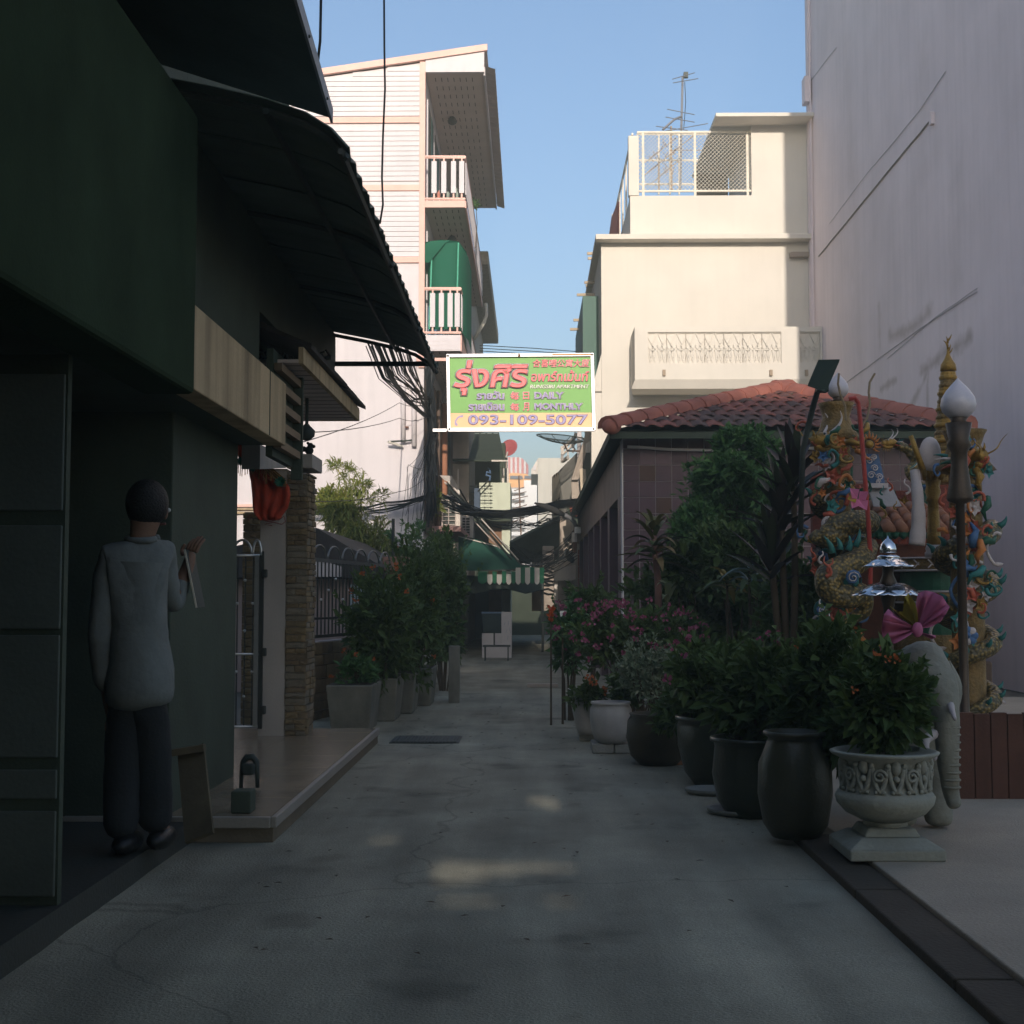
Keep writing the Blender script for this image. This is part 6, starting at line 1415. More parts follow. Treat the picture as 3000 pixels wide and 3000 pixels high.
for i in range(16): flamecurl(2400+rnd.uniform(0,300),1420+rnd.uniform(0,110),AY-.15,rnd.uniform(16,30),(FLAME,FLWHITE,TEAL,GOLD2,DGREEN)[i%5],'flame_curl',al_,1 if i%2 else -1)
# lower dragon in front, seen from its side
ld_ = thing('dragon_statue', 'gold scaled dragon with teal spines low at the shrine front', 'statue', P(2470,1900,9.0))
pts = [P(2545,1600,9.2),P(2520,1640,9.0),P(2470,1665,8.95),P(2430,1690,8.9),P(2440,1735,8.9),P(2490,1748,8.9),P(2525,1740,8.95),P(2530,1790,9),P(2480,1820,9),P(2440,1850,8.95)]
MB().tube(curve3(pts,5),[.04+.055*math.sin(math.pi*min(1,(i+8)/46)) for i in range(46)],10).build('body', SCALE, ld_, smooth=True)
for (x,y,dx,dz,L) in ((2440,1620,-.5,1,.13),(2462,1610,-.3,1,.09),(2485,1612,.1,1,.1),(2505,1600,.3,1,.12),(2450,1715,-.3,1,.09),(2475,1712,0,1,.1),(2500,1716,.4,1,.08)): spike(P(x,y,8.88),(dx,-.1,dz),L,.05,TEAL,'back_spine',ld_)
for (x,y,s_,m_,f_) in ((2420,1690,40,FLAME,1),(2407,1650,24,FLWHITE,-1),(2435,1680,30,FLAME,-1),(2405,1795,26,FLWHITE,1),(2425,1840,30,FLWHITE,-1),(2440,1835,24,FLAME,1),(2470,1860,26,TEAL,-1),(2380,1640,24,FLAME,1)): flamecurl(x,y,8.82,s_,m_,'flame_curl',ld_,f_)
for (x,y,r) in ((2497,1692,.05),(2405,1788,.03)): p = P(x,y,8.8); MB().tube([p+V(r*(1-k/20)*math.cos(k*.7),-.012,r*(1-k/20)*math.sin(k*.7)) for k in range(18)],.009,6).build('spiral', BLUEW, ld_, smooth=True); MB().tube([p+V(0,-.02,0)+V(r*.8*(1-k/16)*math.cos(k*.7),-.012,r*.8*(1-k/16)*math.sin(k*.7)) for k in range(14)],.004,5).build('spiral_line', FLWHITE, ld_, smooth=True)
MB().tube(curve3([P(2470,1545,9.3),P(2440,1565,9.2),P(2400,1575,9.2),P(2380,1560,9.2)],5),[.10,.1,.1,.1,.1,.095,.09,.085,.08,.07,.06,.055,.05,.045,.04,.03],10).build('upper_body', SCALE, ld_, smooth=True)
MB().tube(curve3([P(2550,1530,9.3),P(2500,1530,9.2),P(2440,1550,9.2)],6),.085,10).build('upper_body', SCALE, ld_, smooth=True)
# hooks, red pipe, white post, golden stick
stick([(2458,1094),(2455,1125),(2462,1155),(2476,1190),(2479,1232)],[9.0]*5,.008,mat('old_brass',(.25,.19,.12)),'hook_wire','thin wavy brass wire in front of the smaller globe lamp','wire')
stick([(2563,1094),(2548,1120),(2545,1150),(2549,1185),(2540,1225),(2525,1248)],[9.0]*6,.008,MATS['old_brass'],'hook_wire','thin wavy brass wire standing clear against the grey wall','wire')
stick([(2486,1168),(2505,1166),(2515,1180),(2520,1230),(2530,1350),(2542,1500),(2551,1640),(2549,1712)],[9.0]*8,.016,mat('red_pole',(.34,.045,.035),rough=.4),'red_pole','slender red pole with bent top in front of the altar','pole',8)
wpo = thing('white_tusk_post', 'white tapering post with gold tip leaning over the altar roof', 'post', P(2688,1595,8.9))
MB().tube(curve3([P(2686,1597,8.9),P(2691,1530,8.9),P(2688,1450,8.9),P(2680,1380,8.95)],5),[.055]*4+[.047]*4+[.040]*4+[.034]*4,12).build('shaft', FLWHITE, wpo, smooth=True)
MB().tube([P(2705,1378,8.9),P(2685,1325,8.9),P(2668,1276,8.9)],[.022,.02,.016],8).build('gold_tip', GOLD2, wpo, smooth=True)
MB().ball(P(2725,1330,9.2),.075,14,10,1,.6,1.6).build('ear_shield', FLWHITE, wpo, smooth=True)
# steel lotus lantern
ll = thing('lotus_lantern', 'polished steel lotus lantern with two rings of petals', 'lantern', P(2602,2100,7.6))
CHROME = mat('polished_steel', (.62,.64,.68), rough=.16, metal=1.0, var=.04, bump=0)
lc_ = P(2602,1620,7.6); kk = 7.6/3900
MB().lathe([(24*kk,0),(24*kk,12*kk),(20*kk,26*kk),(12*kk,36*kk),(4*kk,42*kk),(.001,52*kk)],lc_,20).build('bud', CHROME, ll, smooth=True)
def petals(py, r, n, lab):
    c = P(2602,py,7.6)
    for i in range(n):
        a = 2*math.pi*i/n+.25; d = V(math.cos(a),math.sin(a),0); x = V(-d.y,d.x,0); s = MB(); rows=[]
        for j in range(6):
            t = j/5; w_ = r*.42*math.sin(math.pi*(.15+.75*t))*1.05+.004; z = -r*.42*t*t+ (.10*r if j==5 else 0)
            rows.append([c+d*(r*(.25+.75*t))+x*w_*k+V(0,0,z-.25*w_*abs(k)) for k in (-1,-.5,0,.5,1)])
        s.sheet(rows).build('petal', CHROME, ll, smooth=True, solid=.004)
petals(1634,74*kk,8,'a'); petals(1708,104*kk,9,'b')
MB().lathe([(18*kk,-26*kk),(26*kk,-12*kk),(34*kk,-4*kk),(26*kk,2*kk)],P(2602,1628,7.6),18).build('crown', CHROME, ll, smooth=True)
MB().lathe([(.05,-.9),(.03,-.85),(.022,-.3),(.03,-.14),(.05,-.05),(.05,.0),(.03,.05),(.035,.14)],P(2602,1708,7.6),14).build('stem', BRONZE, ll, smooth=True)
# elephant statue with a pink ribbon bow
el = thing('elephant_statue', 'grey stone elephant statue with pink ribbon bow on its head', 'statue', P(2705,2430,6.3))
def E(px,py,dy=0): return P(px,py,6.3+dy)
def sk2(name, vs_, ed, rad, m_, par, disp=0):
    o0 = worldloc(par); return skinned(name,[v-o0 for v in vs_],ed,rad,m_,par,disp=disp)
k6 = 6.3/3900
sk2('body', [E(2690,2130,.25),E(2700,1950,.15),E(2690,1925,.02),E(2760,2010,-.08),E(2775,2120,-.12),E(2778,2230,-.12),E(2785,2320,-.10),E(2800,2370,-.14), E(2650,2200,.2),E(2645,2330,.1),E(2645,2425,.06),E(2745,2230,.25),E(2748,2330,.2),E(2748,2425,.18),E(2680,2180,.6)],
   [(0,1),(1,2),(2,3),(3,4),(4,5),(5,6),(6,7),(0,8),(8,9),(9,10),(0,11),(11,12),(12,13),(0,14)],
   [.15,.135,.125,.085,.062,.05,.042,.034,.09,.075,.072,.09,.075,.072,.15], STATUE, el, disp=.012)
for s_, x0_ in ((-1,2635),(1,2775)):
    s = MB(); c = E(x0_,1985,.10); s.sheet([[c+V(s_*.005*j+.0,-.02,.08-.035*j)+V(s_*(.02+.035*math.sin(math.pi*j/6))*i/3,.05*i/3,-.006*i) for i in range(4)] for j in range(7)]); s.build('ear', STATUE, el, smooth=True, solid=.022)
for px,py in ((2790,2070),): MB().tube(curve3([E(px-8,py-14,-.12),E(px-2,py+10,-.2),E(px+8,py+38,-.28)],4),[.022-.0018*i for i in range(9)],8).build('tusk', FLWHITE, el, smooth=True)
MB().tube(curve3([E(2735,2150,-.14),E(2712,2170,-.24),E(2715,2205,-.3),E(2742,2222,-.3)],4),[.024-.001*i for i in range(13)],8).build('tusk', FLWHITE, el, smooth=True)
MB().ball(E(2748,1965,-.08),.014,8,6).build('eye', DARKMETAL, el, smooth=True)
for i in range(9):
    q = E(2777+i*1.4,2130+22*i,-.12); MB().tube([q+V((.052-.002*i)*math.cos(a*.5),(.052-.002*i)*math.sin(a*.5),0) for a in range(14)],.006,5,cap=False).build('trunk_ridge', STATUE, el, smooth=True)
bow = thing('ribbon_bow', 'big pink and yellow gauze ribbon bow on the elephant head', 'ribbon', E(2688,1865,-.02))
PINKG = foliage('pink_gauze', [(.62,.17,.32),(.70,.24,.40)], rough=.8, trans=.35); YELG = foliage('yellow_gauze', [(.40,.30,.03),(.48,.36,.06)], rough=.8, trans=.35)
def loop(cx,cy,tips,m_):
    c = E(cx,cy,-.1); rows = []
    for j,(x,y,d) in enumerate(tips): rows.append([c.lerp(E(x,y,d),t/5)+V(0,-.03*math.sin(math.pi*t/5)*(1 if j%2 else -1),.0) for t in range(6)])
    MB().sheet(rows).build('loop', m_, bow, smooth=True, solid=.002)
kn = (2686,1842)
loop(*kn,[(2590,1800,-.12),(2586,1822,-.2),(2583,1845,-.1),(2586,1865,-.2),(2594,1880,-.12),(2620,1886,-.2)],PINKG)
loop(*kn,[(2602,1784,-.1),(2590,1800,-.2),(2588,1830,-.15)],PINKG)
loop(*kn,[(2690,1738,-.05),(2712,1730,-.15),(2735,1735,-.05),(2762,1748,-.15),(2775,1770,-.05),(2782,1778,-.15)],PINKG)
loop(*kn,[(2782,1778,-.05),(2770,1800,-.15),(2755,1822,-.05),(2730,1835,-.12)],PINKG)
loop(*kn,[(2608,1776,-.05),(2625,1790,-.12),(2645,1792,-.05),(2650,1750,-.12),(2662,1738,-.05),(2680,1765,-.1)],YELG)
loop(2686,1850,[(2740,1862,-.1),(2742,1868,-.15),(2730,1872,-.1)],PINKG)
MB().ball(E(2688,1845,-.14),.025,10,8,1,.8,1.4).build('knot', PINKG, bow, smooth=True)
loop(2600,1880,[(2555,1905,-.1),(2560,1925,-.15),(2572,1930,-.1)],PINKG); loop(2590,1882,[(2545,1890,-.1),(2552,1905,-.15)],YELG)
bw_ = thing('bow_small', 'small pink and yellow ribbon bow tied below the blue scroll panel', 'ribbon', P(2510,1480,8.9))
for x0_,y0_,x1_,y1_,m_ in ((2512,1460,2490,1430,PINKG),(2512,1460,2495,1490,PINKG),(2515,1462,2545,1440,PINKG),(2515,1462,2540,1495,PINKG),(2510,1460,2482,1462,YELG)):
    s=MB(); a=P(x0_,y0_,8.9); b=P(x1_,y1_,8.85); s.leaf(a,b-a,(0,-1,.2),(b-a).length,(b-a).length*.8); s.build('loop', m_, bw_)
# blue-white flower ornament and red brown panel at the right edge
fo_ = thing('porcelain_flower', 'blue and white porcelain cloud flower near the elephant', 'ornament', P(2835,1885,8.4))
for i in range(7): a = 2*math.pi*i/7; c = P(2835,1862,8.4)+V(.035*math.cos(a),-.02,.035*math.sin(a)); MB().ball(c,.026,10,8,1,.6,1).build('petal', FLWHITE if i%2 else BLUEW, fo_, smooth=True)
MB().ball(P(2835,1862,8.33),.02,8,6).build('centre', BLUEW, fo_, smooth=True)
rpn = thing('red_brown_screen', 'dark red brown timber screen at the right edge behind the elephant', 'screen', (P(2850,2400,7.4).x,7.4,.05))
a = P(2806,2100,7.4); b = P(3050,2100,7.4)
for i in range(5): x = a.x+(b.x-a.x)*i/5; MB().box(x,x+(b.x-a.x)/5-.006,7.4,7.44,.05,P(0,2085+4*(i%2),7.4).z).build('plank', mat('red_brown_wood',(.10,.045,.03),var=.2,scale=5,streak=.3), rpn)
# solar street light
so = thing('solar_light', 'black solar panel street light on a leaning dark pole', 'street lamp', P(2345,1500,9))
q = [P(2396,1060,8.9),P(2459,1059,8.9),P(2420,1149,8.5),P(2366,1131,8.5)]; s = MB(); s.add(q+[p+V(.01,.03,.02) for p in q],[(3,2,1,0),(4,5,6,7),(0,1,5,4),(1,2,6,5),(2,3,7,6),(3,0,4,7)]); s.build('panel', mat('matte_black_green',(.018,.028,.02),rough=.9,spec=.1,bump=0), so)
for i in range(5):
    t0,t1 = (i+.2)/5,(i+.85)/5; a_,b_,c_,d_ = q[0].lerp(q[3],t0),q[1].lerp(q[2],t0),q[1].lerp(q[2],t1),q[0].lerp(q[3],t1); e_ = V(-.002,-.005,-.003)
    a_,b_ = a_.lerp(b_,.12),a_.lerp(b_,.88); d_,c_ = d_.lerp(c_,.12),d_.lerp(c_,.88); s=MB(); s.add([a_+e_,b_+e_,c_+e_,d_+e_],[(3,2,1,0)]); s.build('led_row', mat('led_lens',(.07,.08,.055),rough=.7), so)
MB().tube([P(2398,1138,8.65),P(2385,1180,8.75),P(2370,1240,8.8),P(2352,1320,8.9),P(2345,1560,9.0)],.020,8).build('pole', DARKMETAL, so, smooth=True)
MB().box(*[P(2378,0,8.6).x,P(2412,0,8.6).x],8.6,8.68,P(0,1152,8.6).z,P(0,1128,8.6).z).build('head_clamp', DARKMETAL, so, bevel=.008)

# dense painted relief between and on the pillars, copied from a few carved pieces
scn = thing('shrine_screen', 'carved painted screen crowded with red, green, blue and gold relief between the dragon pillars', 'screen', P(2620,1900,10.7))
SCRM = [mat('screen_red',(.17,.045,.03),var=.35,scale=18,bump=.3), mat('screen_green',(.025,.075,.045),var=.35,scale=18,bump=.3)]
for i in range(8):
    a,b = P(2385+62*i,1900,10.7),P(2385+62*(i+1),1900,10.7); MB().box(a.x+.004,b.x-.004,10.7,10.78,.05,P(0,(1390,1350,1420,1440,1440,1420,1330,1300)[i],10.7).z).build('panel', SCRM[i%2], scn)
protos = []
def curlm():
    return curve3([V(0,0,0),V(.03,-.01,.02),V(.025,-.015,.06),V(-.012,-.015,.085),V(-.03,-.01,.06),V(-.012,-.01,.045)],4)
for m_ in (FLAME,GOLD2,TEAL,FLWHITE,DGREEN,BLUEW,ORANGEP):
    o = MB().tube(curlm(),[.013-.0005*i for i in range(21)],6).build('relief_curl', m_, scn, smooth=True)
    for v in o.data.vertices: v.co += worldloc(scn)
    q = MB(); 
    for j in range(5): a = 2*math.pi*j/5; q.leaf((0,0,0),(math.cos(a),-.35,math.sin(a)),(0,-1,0),.05,.035)
    q.ball((0,-.012,0),.012,6,5); p = q.build('relief_flower', m_, scn)
    for v in p.data.vertices: v.co += worldloc(scn)
    r = MB().tube([(-.05,0,0),(-.015,-.02,.025),(.02,-.02,.02),(.05,0,.05)],[.016,.02,.014,.004],6).build('relief_leaf', m_, scn, smooth=True)
    for v in r.data.vertices: v.co += worldloc(scn)
    protos += [[o,0],[p,0],[r,0]]
spots = []
for i in range(250):
    c_ = rnd.random()
    if c_ < .40: px, py, Y = rnd.gauss(2455,38), rnd.uniform(1235,1880), 9.35
    elif c_ < .72: px, py, Y = rnd.gauss(2838,28), rnd.uniform(1290,1880), 8.72
    else: px, py, Y = rnd.uniform(2395,2850), rnd.uniform(1420,1880), 10.4
    spots.append((px,py,Y))
for px,py,Y in spots:
    k = rnd.choice(protos); pos = P(px,py,Y+rnd.uniform(-.05,.05)); rot = (rnd.uniform(-.3,.3),rnd.uniform(-3,3),rnd.uniform(-.5,.5)); sc_ = (rnd.uniform(.7,1.5),)*3
    if k[1]: piece(k[0],pos,scn,rot=rot,scale=sc_)
    else: k[0].location = pos-worldloc(scn); k[0].rotation_euler = rot; k[0].scale = sc_; k[1] = 1
# ================================================================== plants
DK = foliage('dark_leaf', [(.05,.085,.024),(.07,.118,.032),(.095,.145,.04),(.055,.095,.03)])
MD = foliage('mid_leaf', [(.045,.11,.035),(.065,.15,.05),(.09,.19,.06),(.05,.115,.045)])
BR = foliage('bright_leaf', [(.045,.11,.032),(.07,.155,.045),(.095,.19,.055),(.05,.12,.04)])
VG = foliage('variegated_leaf', [(.10,.15,.09),(.22,.26,.17),(.14,.20,.12),(.30,.32,.22),(.08,.13,.07)])
BM = foliage('bamboo_leaf', [(.16,.20,.03),(.24,.25,.05),(.12,.18,.04),(.30,.28,.07)], trans=.4)
PKF = foliage('pink_flower', [(.38,.09,.17),(.28,.06,.12),(.46,.17,.25)], rough=.7)
ORF = foliage('orange_flower', [(.42,.10,.03),(.5,.15,.05)], rough=.7)
STEM = mat('stem_brown', (.075,.055,.035), rough=.9, var=.2, scale=8)
def rsph():
    while True:
        p = V(rnd.uniform(-1,1),rnd.uniform(-1,1),rnd.uniform(-1,1))
        if p.length_squared < 1: return p
def leaves(s, c, r, n, L, W, droop=.15, upb=.3, shell=.45):
    """leaf clumps spread unevenly through an ellipsoid"""
    k = max(5, n//26); cl = []
    for i in range(k):
        q = rsph(); q = q*(shell+(1-shell)*rnd.random()) if rnd.random() < .7 else q*.6
        cl.append((V(c.x+q.x*r[0],c.y+q.y*r[1],c.z+q.z*r[2]), rnd.uniform(.12,.30)))
    sh = []
    for i in range(max(3, n//500)):      # a few shoots that stand out of the mass
        q = rsph().normalized(); q.z = abs(q.z)*.8+.1; sh.append((V(c.x+q.x*r[0]*.8,c.y+q.y*r[1]*.8,c.z+q.z*r[2]*.85), V(q.x*.5,q.y*.4,.8).normalized()*rnd.uniform(.25,.55)*r[2]))
    for a_, d_ in sh:
        s.tube([a_-d_*.6, a_+d_*.9], [.006,.003], 4, cap=False)
        for j in range(14):
            t_ = rnd.random(); s.leaf(a_+d_*(t_*1.0), rsph()+d_.normalized()*.8, rsph()+V(0,-.4,.8), L*rnd.uniform(.5,1.0)*(1.1-.4*t_), W*rnd.uniform(.6,1.0), .2, droop)
    for i in range(n):
        b, sz = cl[i % k]; o = rsph()*sz; p = b+V(o.x*r[0],o.y*r[1],o.z*r[2]); d = (p-c); d = V(d.x/r[0],d.y/r[1],d.z/r[2])
        d = d*.6+rsph()*.9+V(0,-.1,upb); l = L*rnd.choice((.45,.6,.8,1.0,1.0,1.2,1.45))
        s.leaf(p, d, rsph()+V(0,-.4,.8), l, W*rnd.uniform(.7,1.2)*l/L, .2, droop*rnd.uniform(0,1.6))
def flowers(t, c, r, n, size, m_, front=True, nm='flower'):
    for i in range(n):
        q = rsph().normalized(); 
        if front and q.y > .2: q.y = -q.y
        if q.z < -.55: q.z = -q.z
        p = V(c.x+q.x*r[0],c.y+q.y*r[1],c.z+q.z*r[2])*1.0; s = MB()
        for j in range(rnd.randint(5,9)): s.leaf(p+rsph()*size*.5, rsph()+V(0,-.5,.4), (0,-1,.3), size*.6, size*.5, .1)
        s.build(nm, m_, t)
def bush(name, label, cat, px, py, Y, hw, hh, n, L, W, m_, group=None, base=None, dep=1.0, stems=6, droop=.15, fl=None, extra=None):
    c = P(px,py,Y); k = Y/3900; r = (hw*k, hw*k*dep, hh*k); bz = base if base is not None else 0.0
    t = thing(name, label, cat, (c.x,c.y,bz), group); s = MB()
    leaves(s, c, r, n, L, W, droop)
    for (ex,ey,eY,ew,eh,en) in (extra or []): q = P(ex,ey,eY); kk = eY/3900; leaves(s, q, (ew*kk,ew*kk,eh*kk), en, L, W, droop)
    s.build('foliage', m_, t)
    s = MB()
    for i in range(stems):
        a = rsph(); e = V(c.x+a.x*r[0]*.7,c.y+a.y*r[1]*.7,c.z+a.z*r[2]*.5); b0 = V(c.x+a.x*.05,c.y+a.y*.05,bz)
        s.tube([b0, b0.lerp(e,.5)+V(rnd.uniform(-.04,.04),0,.03), e],[.012,.009,.005],5)
    if stems: s.build('stem', STEM, t)
    if fl: flowers(t, c, r, *fl)
    return t
def blade(p, d, L, W, m_, par, droop=.5, name='leaf', n=6, fold=.25):
    p = Vector(p); d = Vector(d).normalized(); x = d.cross(V(0,0,1))
    if x.length < 1e-3: x = V(1,0,0)
    x.normalize(); rows = []
    for i in range(n+1):
        t = i/n; w_ = W*.5*(math.sin(math.pi*min(1,.12+.88*t))**.8)*(1-.0*t)+.001; q = p+d*L*t-V(0,0,droop*L*t*t)
        rows.append([q-x*w_+V(0,0,w_*fold*2), q, q+x*w_+V(0,0,w_*fold*2)])
    return MB().sheet(rows).build(name, m_, par, smooth=True)
# --- pots on the right
POTW = mat('white_pot', (.40,.38,.36), rough=.45, var=.10, scale=4, streak=.2); POTD = mat('dark_glazed_pot', (.030,.036,.022), rough=.3, var=.25, scale=5, spec=.5)
POTB = mat('brown_pot', (.05,.042,.025), rough=.5, var=.25, scale=5); SLAB = mat('stone_slab', (.26,.255,.225), rough=.9, var=.2, scale=5, bump=.2)
SOIL = MATS['soil']
def pot(px, Y, prof, m_, label, base=.0, group='flower pots along the right side', rimm=None):
    c = P(px,1750,Y); c = V(c.x,c.y,base); t = thing('flower_pot', label, 'flower pot', c, group)
    H = prof[-1][1]; rr = prof[-1][0]
    MB().lathe(prof+[(rr*.86,H),(rr*.84,H-.04)],c,26).build('body', m_, t, smooth=True)
    MB().lathe([(rr*.86-.003,H-.05),(rr*.5,H-.035)],c,16).build('soil', SOIL, t)
    return c, H
slab1 = thing('stone_slab', 'two pale stone slabs under the white round pot', 'slab', P(1790,2205,9.8))
a,b = PG(1735,2208),PG(1850,2208); MB().box(a.x,a.x+(b.x-a.x)*.55,a.y,a.y+.32,.0,.07).build('slab', SLAB, slab1, bevel=.01); MB().box(a.x+(b.x-a.x)*.57,b.x,a.y+.01,a.y+.30,.0,.065).build('slab', SLAB, slab1, bevel=.01)
a,b = PG(1696,2172),PG(1742,2172); sl2 = MB().box(a.x,b.x,a.y,a.y+.3,0,.06).build('stone_slab', SLAB, bevel=.01); tag(sl2,'small stone block under the white pot nearest the lane middle','slab')
pot(1788,10.0,[(.085,0),(.12,.02),(.145,.09),(.158,.18),(.155,.25),(.14,.285),(.15,.29),(.15,.305)],POTW,'rounded white pot with dark rim standing on pale stone slabs',.07)
pot(1722,10.75,[(.08,0),(.10,.05),(.13,.2),(.155,.33),(.165,.34),(.165,.36)],POTW,'tapered white pot behind the rounded white one',.06)
pot(1925,9.3,[(.13,0),(.19,.06),(.22,.18),(.21,.3),(.19,.33),(.2,.35)],POTB,'squat brown pot in shade right of the rounded white pot')
pot(2110,8.3,[(.17,0),(.23,.08),(.27,.24),(.275,.36),(.26,.39),(.285,.40),(.285,.42)],POTD,'wide dark glazed pot with pale rim highlight, left of the jars')
pot(2200,7.15,[(.14,0),(.19,.08),(.215,.22),(.20,.36),(.205,.385),(.225,.39),(.225,.41)],POTD,'dark glazed pot in front of the widest dark one',.0)
pot(2322,6.35,[(.11,0),(.15,.06),(.175,.2),(.17,.34),(.13,.44),(.12,.46),(.145,.475),(.145,.49)],mat('brown_jar',(.045,.043,.022),rough=.4,var=.25,spec=.6),'tall brown glazed jar with bright lip beside the stone urn',.03)
br = tag(MB().box(*[PG(1950,2238).x,PG(2012,2238).x],PG(1950,2242).y,PG(1950,2242).y+.12,0,.06).build('brick', mat('orange_brick',(.26,.13,.075),var=.2,scale=8), bevel=.006),'single orange brick lying on the lane beside the dark pots','brick')
for i,(px,py,w_) in enumerate(((2105,2335,.34),(2200,2395,.42))):
    c = PG(px,py); tag(MB().lathe([(w_*.42,0),(w_*.5,.015),(w_*.52,.035),(w_*.46,.03),(w_*.3,.012)],(c.x,c.y+.12,.0),26,1,.8).build('saucer', mat('pale_saucer',(.24,.235,.21),rough=.7,var=.2), smooth=True),('pale round saucer under the wide dark pot','larger pale saucer at the foot of the front dark pot')[i],'saucer')
# carved stone urn
UC = P(2582,1750,5.85); UC = V(UC.x,UC.y,.05); ur = thing('stone_urn', 'carved grey stone urn on square stepped foot, nearest on the right', 'urn', UC)
US = mat('urn_stone', (.30,.30,.25), rough=.85, var=.16, scale=6, bump=.18, bscale=40)
kU = 5.85/3900
def uz(py): return P(0,py,5.85).z-.05
m = MB(); m.frust(UC,.40,.40,.40,.40,0,.045); m.frust(UC,.40,.40,.27,.27,.0451,.085); m.frust(UC,.24,.24,.20,.20,.0852,.12); m.build('foot', US, ur, bevel=.006)
MB().lathe([(.095,.121),(.085,.15),(.07,.175),(.075,.20),(.10,uz(2395)),(.17,uz(2372)),(.205,uz(2345)),(.212,uz(2325)),(.20,uz(2312)),(.185,uz(2306)),(.178,uz(2290)),(.176,uz(2250)),(.19,uz(2215)),(.225,uz(2203)),(.232,uz(2196)),(.215,uz(2192)),(.19,uz(2205))],UC,40).build('bowl', US, ur, smooth=True)
for i in range(9):     # relief: swags, masks and scrolls round the bowl
    a0 = -math.pi/2 + (i-4)*.36; 
    def U(da, py, r=.188): a = a0+da; return V(UC.x+r*math.cos(a),UC.y+r*math.sin(a),P(0,py,5.85).z)
    MB().tube(curve3([U(-.17,2232),U(-.10,2275),U(0,2298),U(.10,2275),U(.17,2232)],4),.011,6).build('swag', US, ur, smooth=True)
    if i % 2 == 0:
        MB().ball(U(0,2230,.186),.022,8,6,1,1,1.5).build('mask', US, ur, smooth=True); MB().ball(U(0,2262,.192),.014,8,6).build('mask', US, ur, smooth=True)
    else:
        p = U(0,2255,.196); tx = V(-math.sin(a0),math.cos(a0),0); MB().tube([p+tx*(.03*(1-k/18)*math.cos(k*.65))+V(0,0,.03*(1-k/18)*math.sin(k*.65)) for k in range(15)],.007,5).build('scroll', US, ur, smooth=True)
    MB().ball(U(.18,2226,.192),.013,8,6).build('rosette', US, ur, smooth=True)
    MB().ball(U(.08,2300,.19),.010,6,5).build('bead', US, ur, smooth=True); MB().ball(U(-.08,2300,.19),.010,6,5).build('bead', US, ur, smooth=True)
# --- right side bushes
pinkb = bush('flower_bush','wide bush covered in small pink flower clusters, right of the lane','bush',1850,1870,11.2,225,110,5200,.075,.032,DK,base=.0,dep=.7,stems=14,fl=(75,.05,PKF))
bush('flower_bush','narrow bush with pink flowers leaning into the far lane','bush',1668,1870,12.6,62,125,1500,.085,.035,MD,dep=1,stems=7,fl=(14,.045,PKF))
bush('variegated_bush','pale variegated small leaved bush above the white pots','bush',1895,1968,9.9,112,98,3600,.042,.020,VG,base=.3,dep=.9,stems=8)
bush('potted_plant','low plant with orange flowers in the tapered white pot','plant',1725,2035,10.6,55,45,420,.07,.03,DK,base=.35,fl=(5,.05,ORF))
bush('bush','dark leafy bush growing from the wide dark glazed pot','bush',2080,2010,8.5,160,150,4200,.085,.036,DK,base=.35,fl=(8,.05,PKF))
bush('bush','dense dark bush over the front dark pot and brown jar','bush',2265,2045,7.3,175,185,5000,.085,.036,DK,base=.35,fl=(6,.035,PKF))
bush('bush','dense dark bush just left of the carved urn plant','bush',2430,2010,6.7,140,185,4200,.08,.034,DK,base=.4,fl=(5,.035,ORF))
bush('potted_plant','rounded dark leafy plant growing in the carved stone urn','plant',2590,2055,5.95,145,165,4200,.075,.036,DK,base=.5,dep=.9,fl=(5,.03,ORF))
bush('bush','low dark bush at the foot of the mauve tiled wall','bush',2080,1780,12.6,270,170,6500,.11,.045,DK,dep=.6,stems=10)
bush('bush','dark bush filling the corner left of the shrine dragon','bush',2340,1800,10.4,140,210,4000,.10,.042,DK,dep=.7,stems=8)
bush('bush','dark leafy bush beside the tiled house corner','bush',1730,1800,14.2,80,110,1300,.11,.045,DK,dep=.7,stems=6)
bush('small_tree','fresh green fine leaved small tree against the mauve tiles','tree',2150,1470,12.9,165,150,5200,.085,.03,BR,dep=.6,stems=10,
     extra=[(2070,1400,12.8,70,60,700),(2130,1300,12.7,60,45,600),(2190,1280,12.7,70,40,600),(2240,1330,12.6,60,60,700),(2040,1520,12.6,80,60,800),(2000,1560,12.5,60,50,400),(2150,1380,12.5,110,60,900),(2250,1470,12.5,70,90,800)])
for (px,py,Y,hw,hh,n,lab) in ((1985,2090,8.9,70,70,900,'low dark plant between the squat brown pot and wide dark pot'),(2165,2110,7.7,80,80,1100,'low dark plant spilling between the two dark glazed pots'),(2345,2130,6.9,90,90,1300,'low dark plant behind the brown jar neck'),(2480,2170,6.35,75,90,1200,'low dark plant between brown jar and carved urn'),(1830,2020,10.4,80,60,900,'low dark plant behind the rounded white pot')):
    bush('low_plant',lab,'plant',px,py,Y,hw,hh,n,.075,.032,DK,base=.3,stems=3)
bush('bush','tall dark shrub filling the gap below the small fresh green tree','bush',2180,1640,11.9,170,130,4200,.10,.04,DK,dep=.6,stems=8)
bush('bush','dark shrub between green tree and the cordyline','bush',2010,1680,12.2,110,110,2200,.10,.04,DK,dep=.6,stems=6)
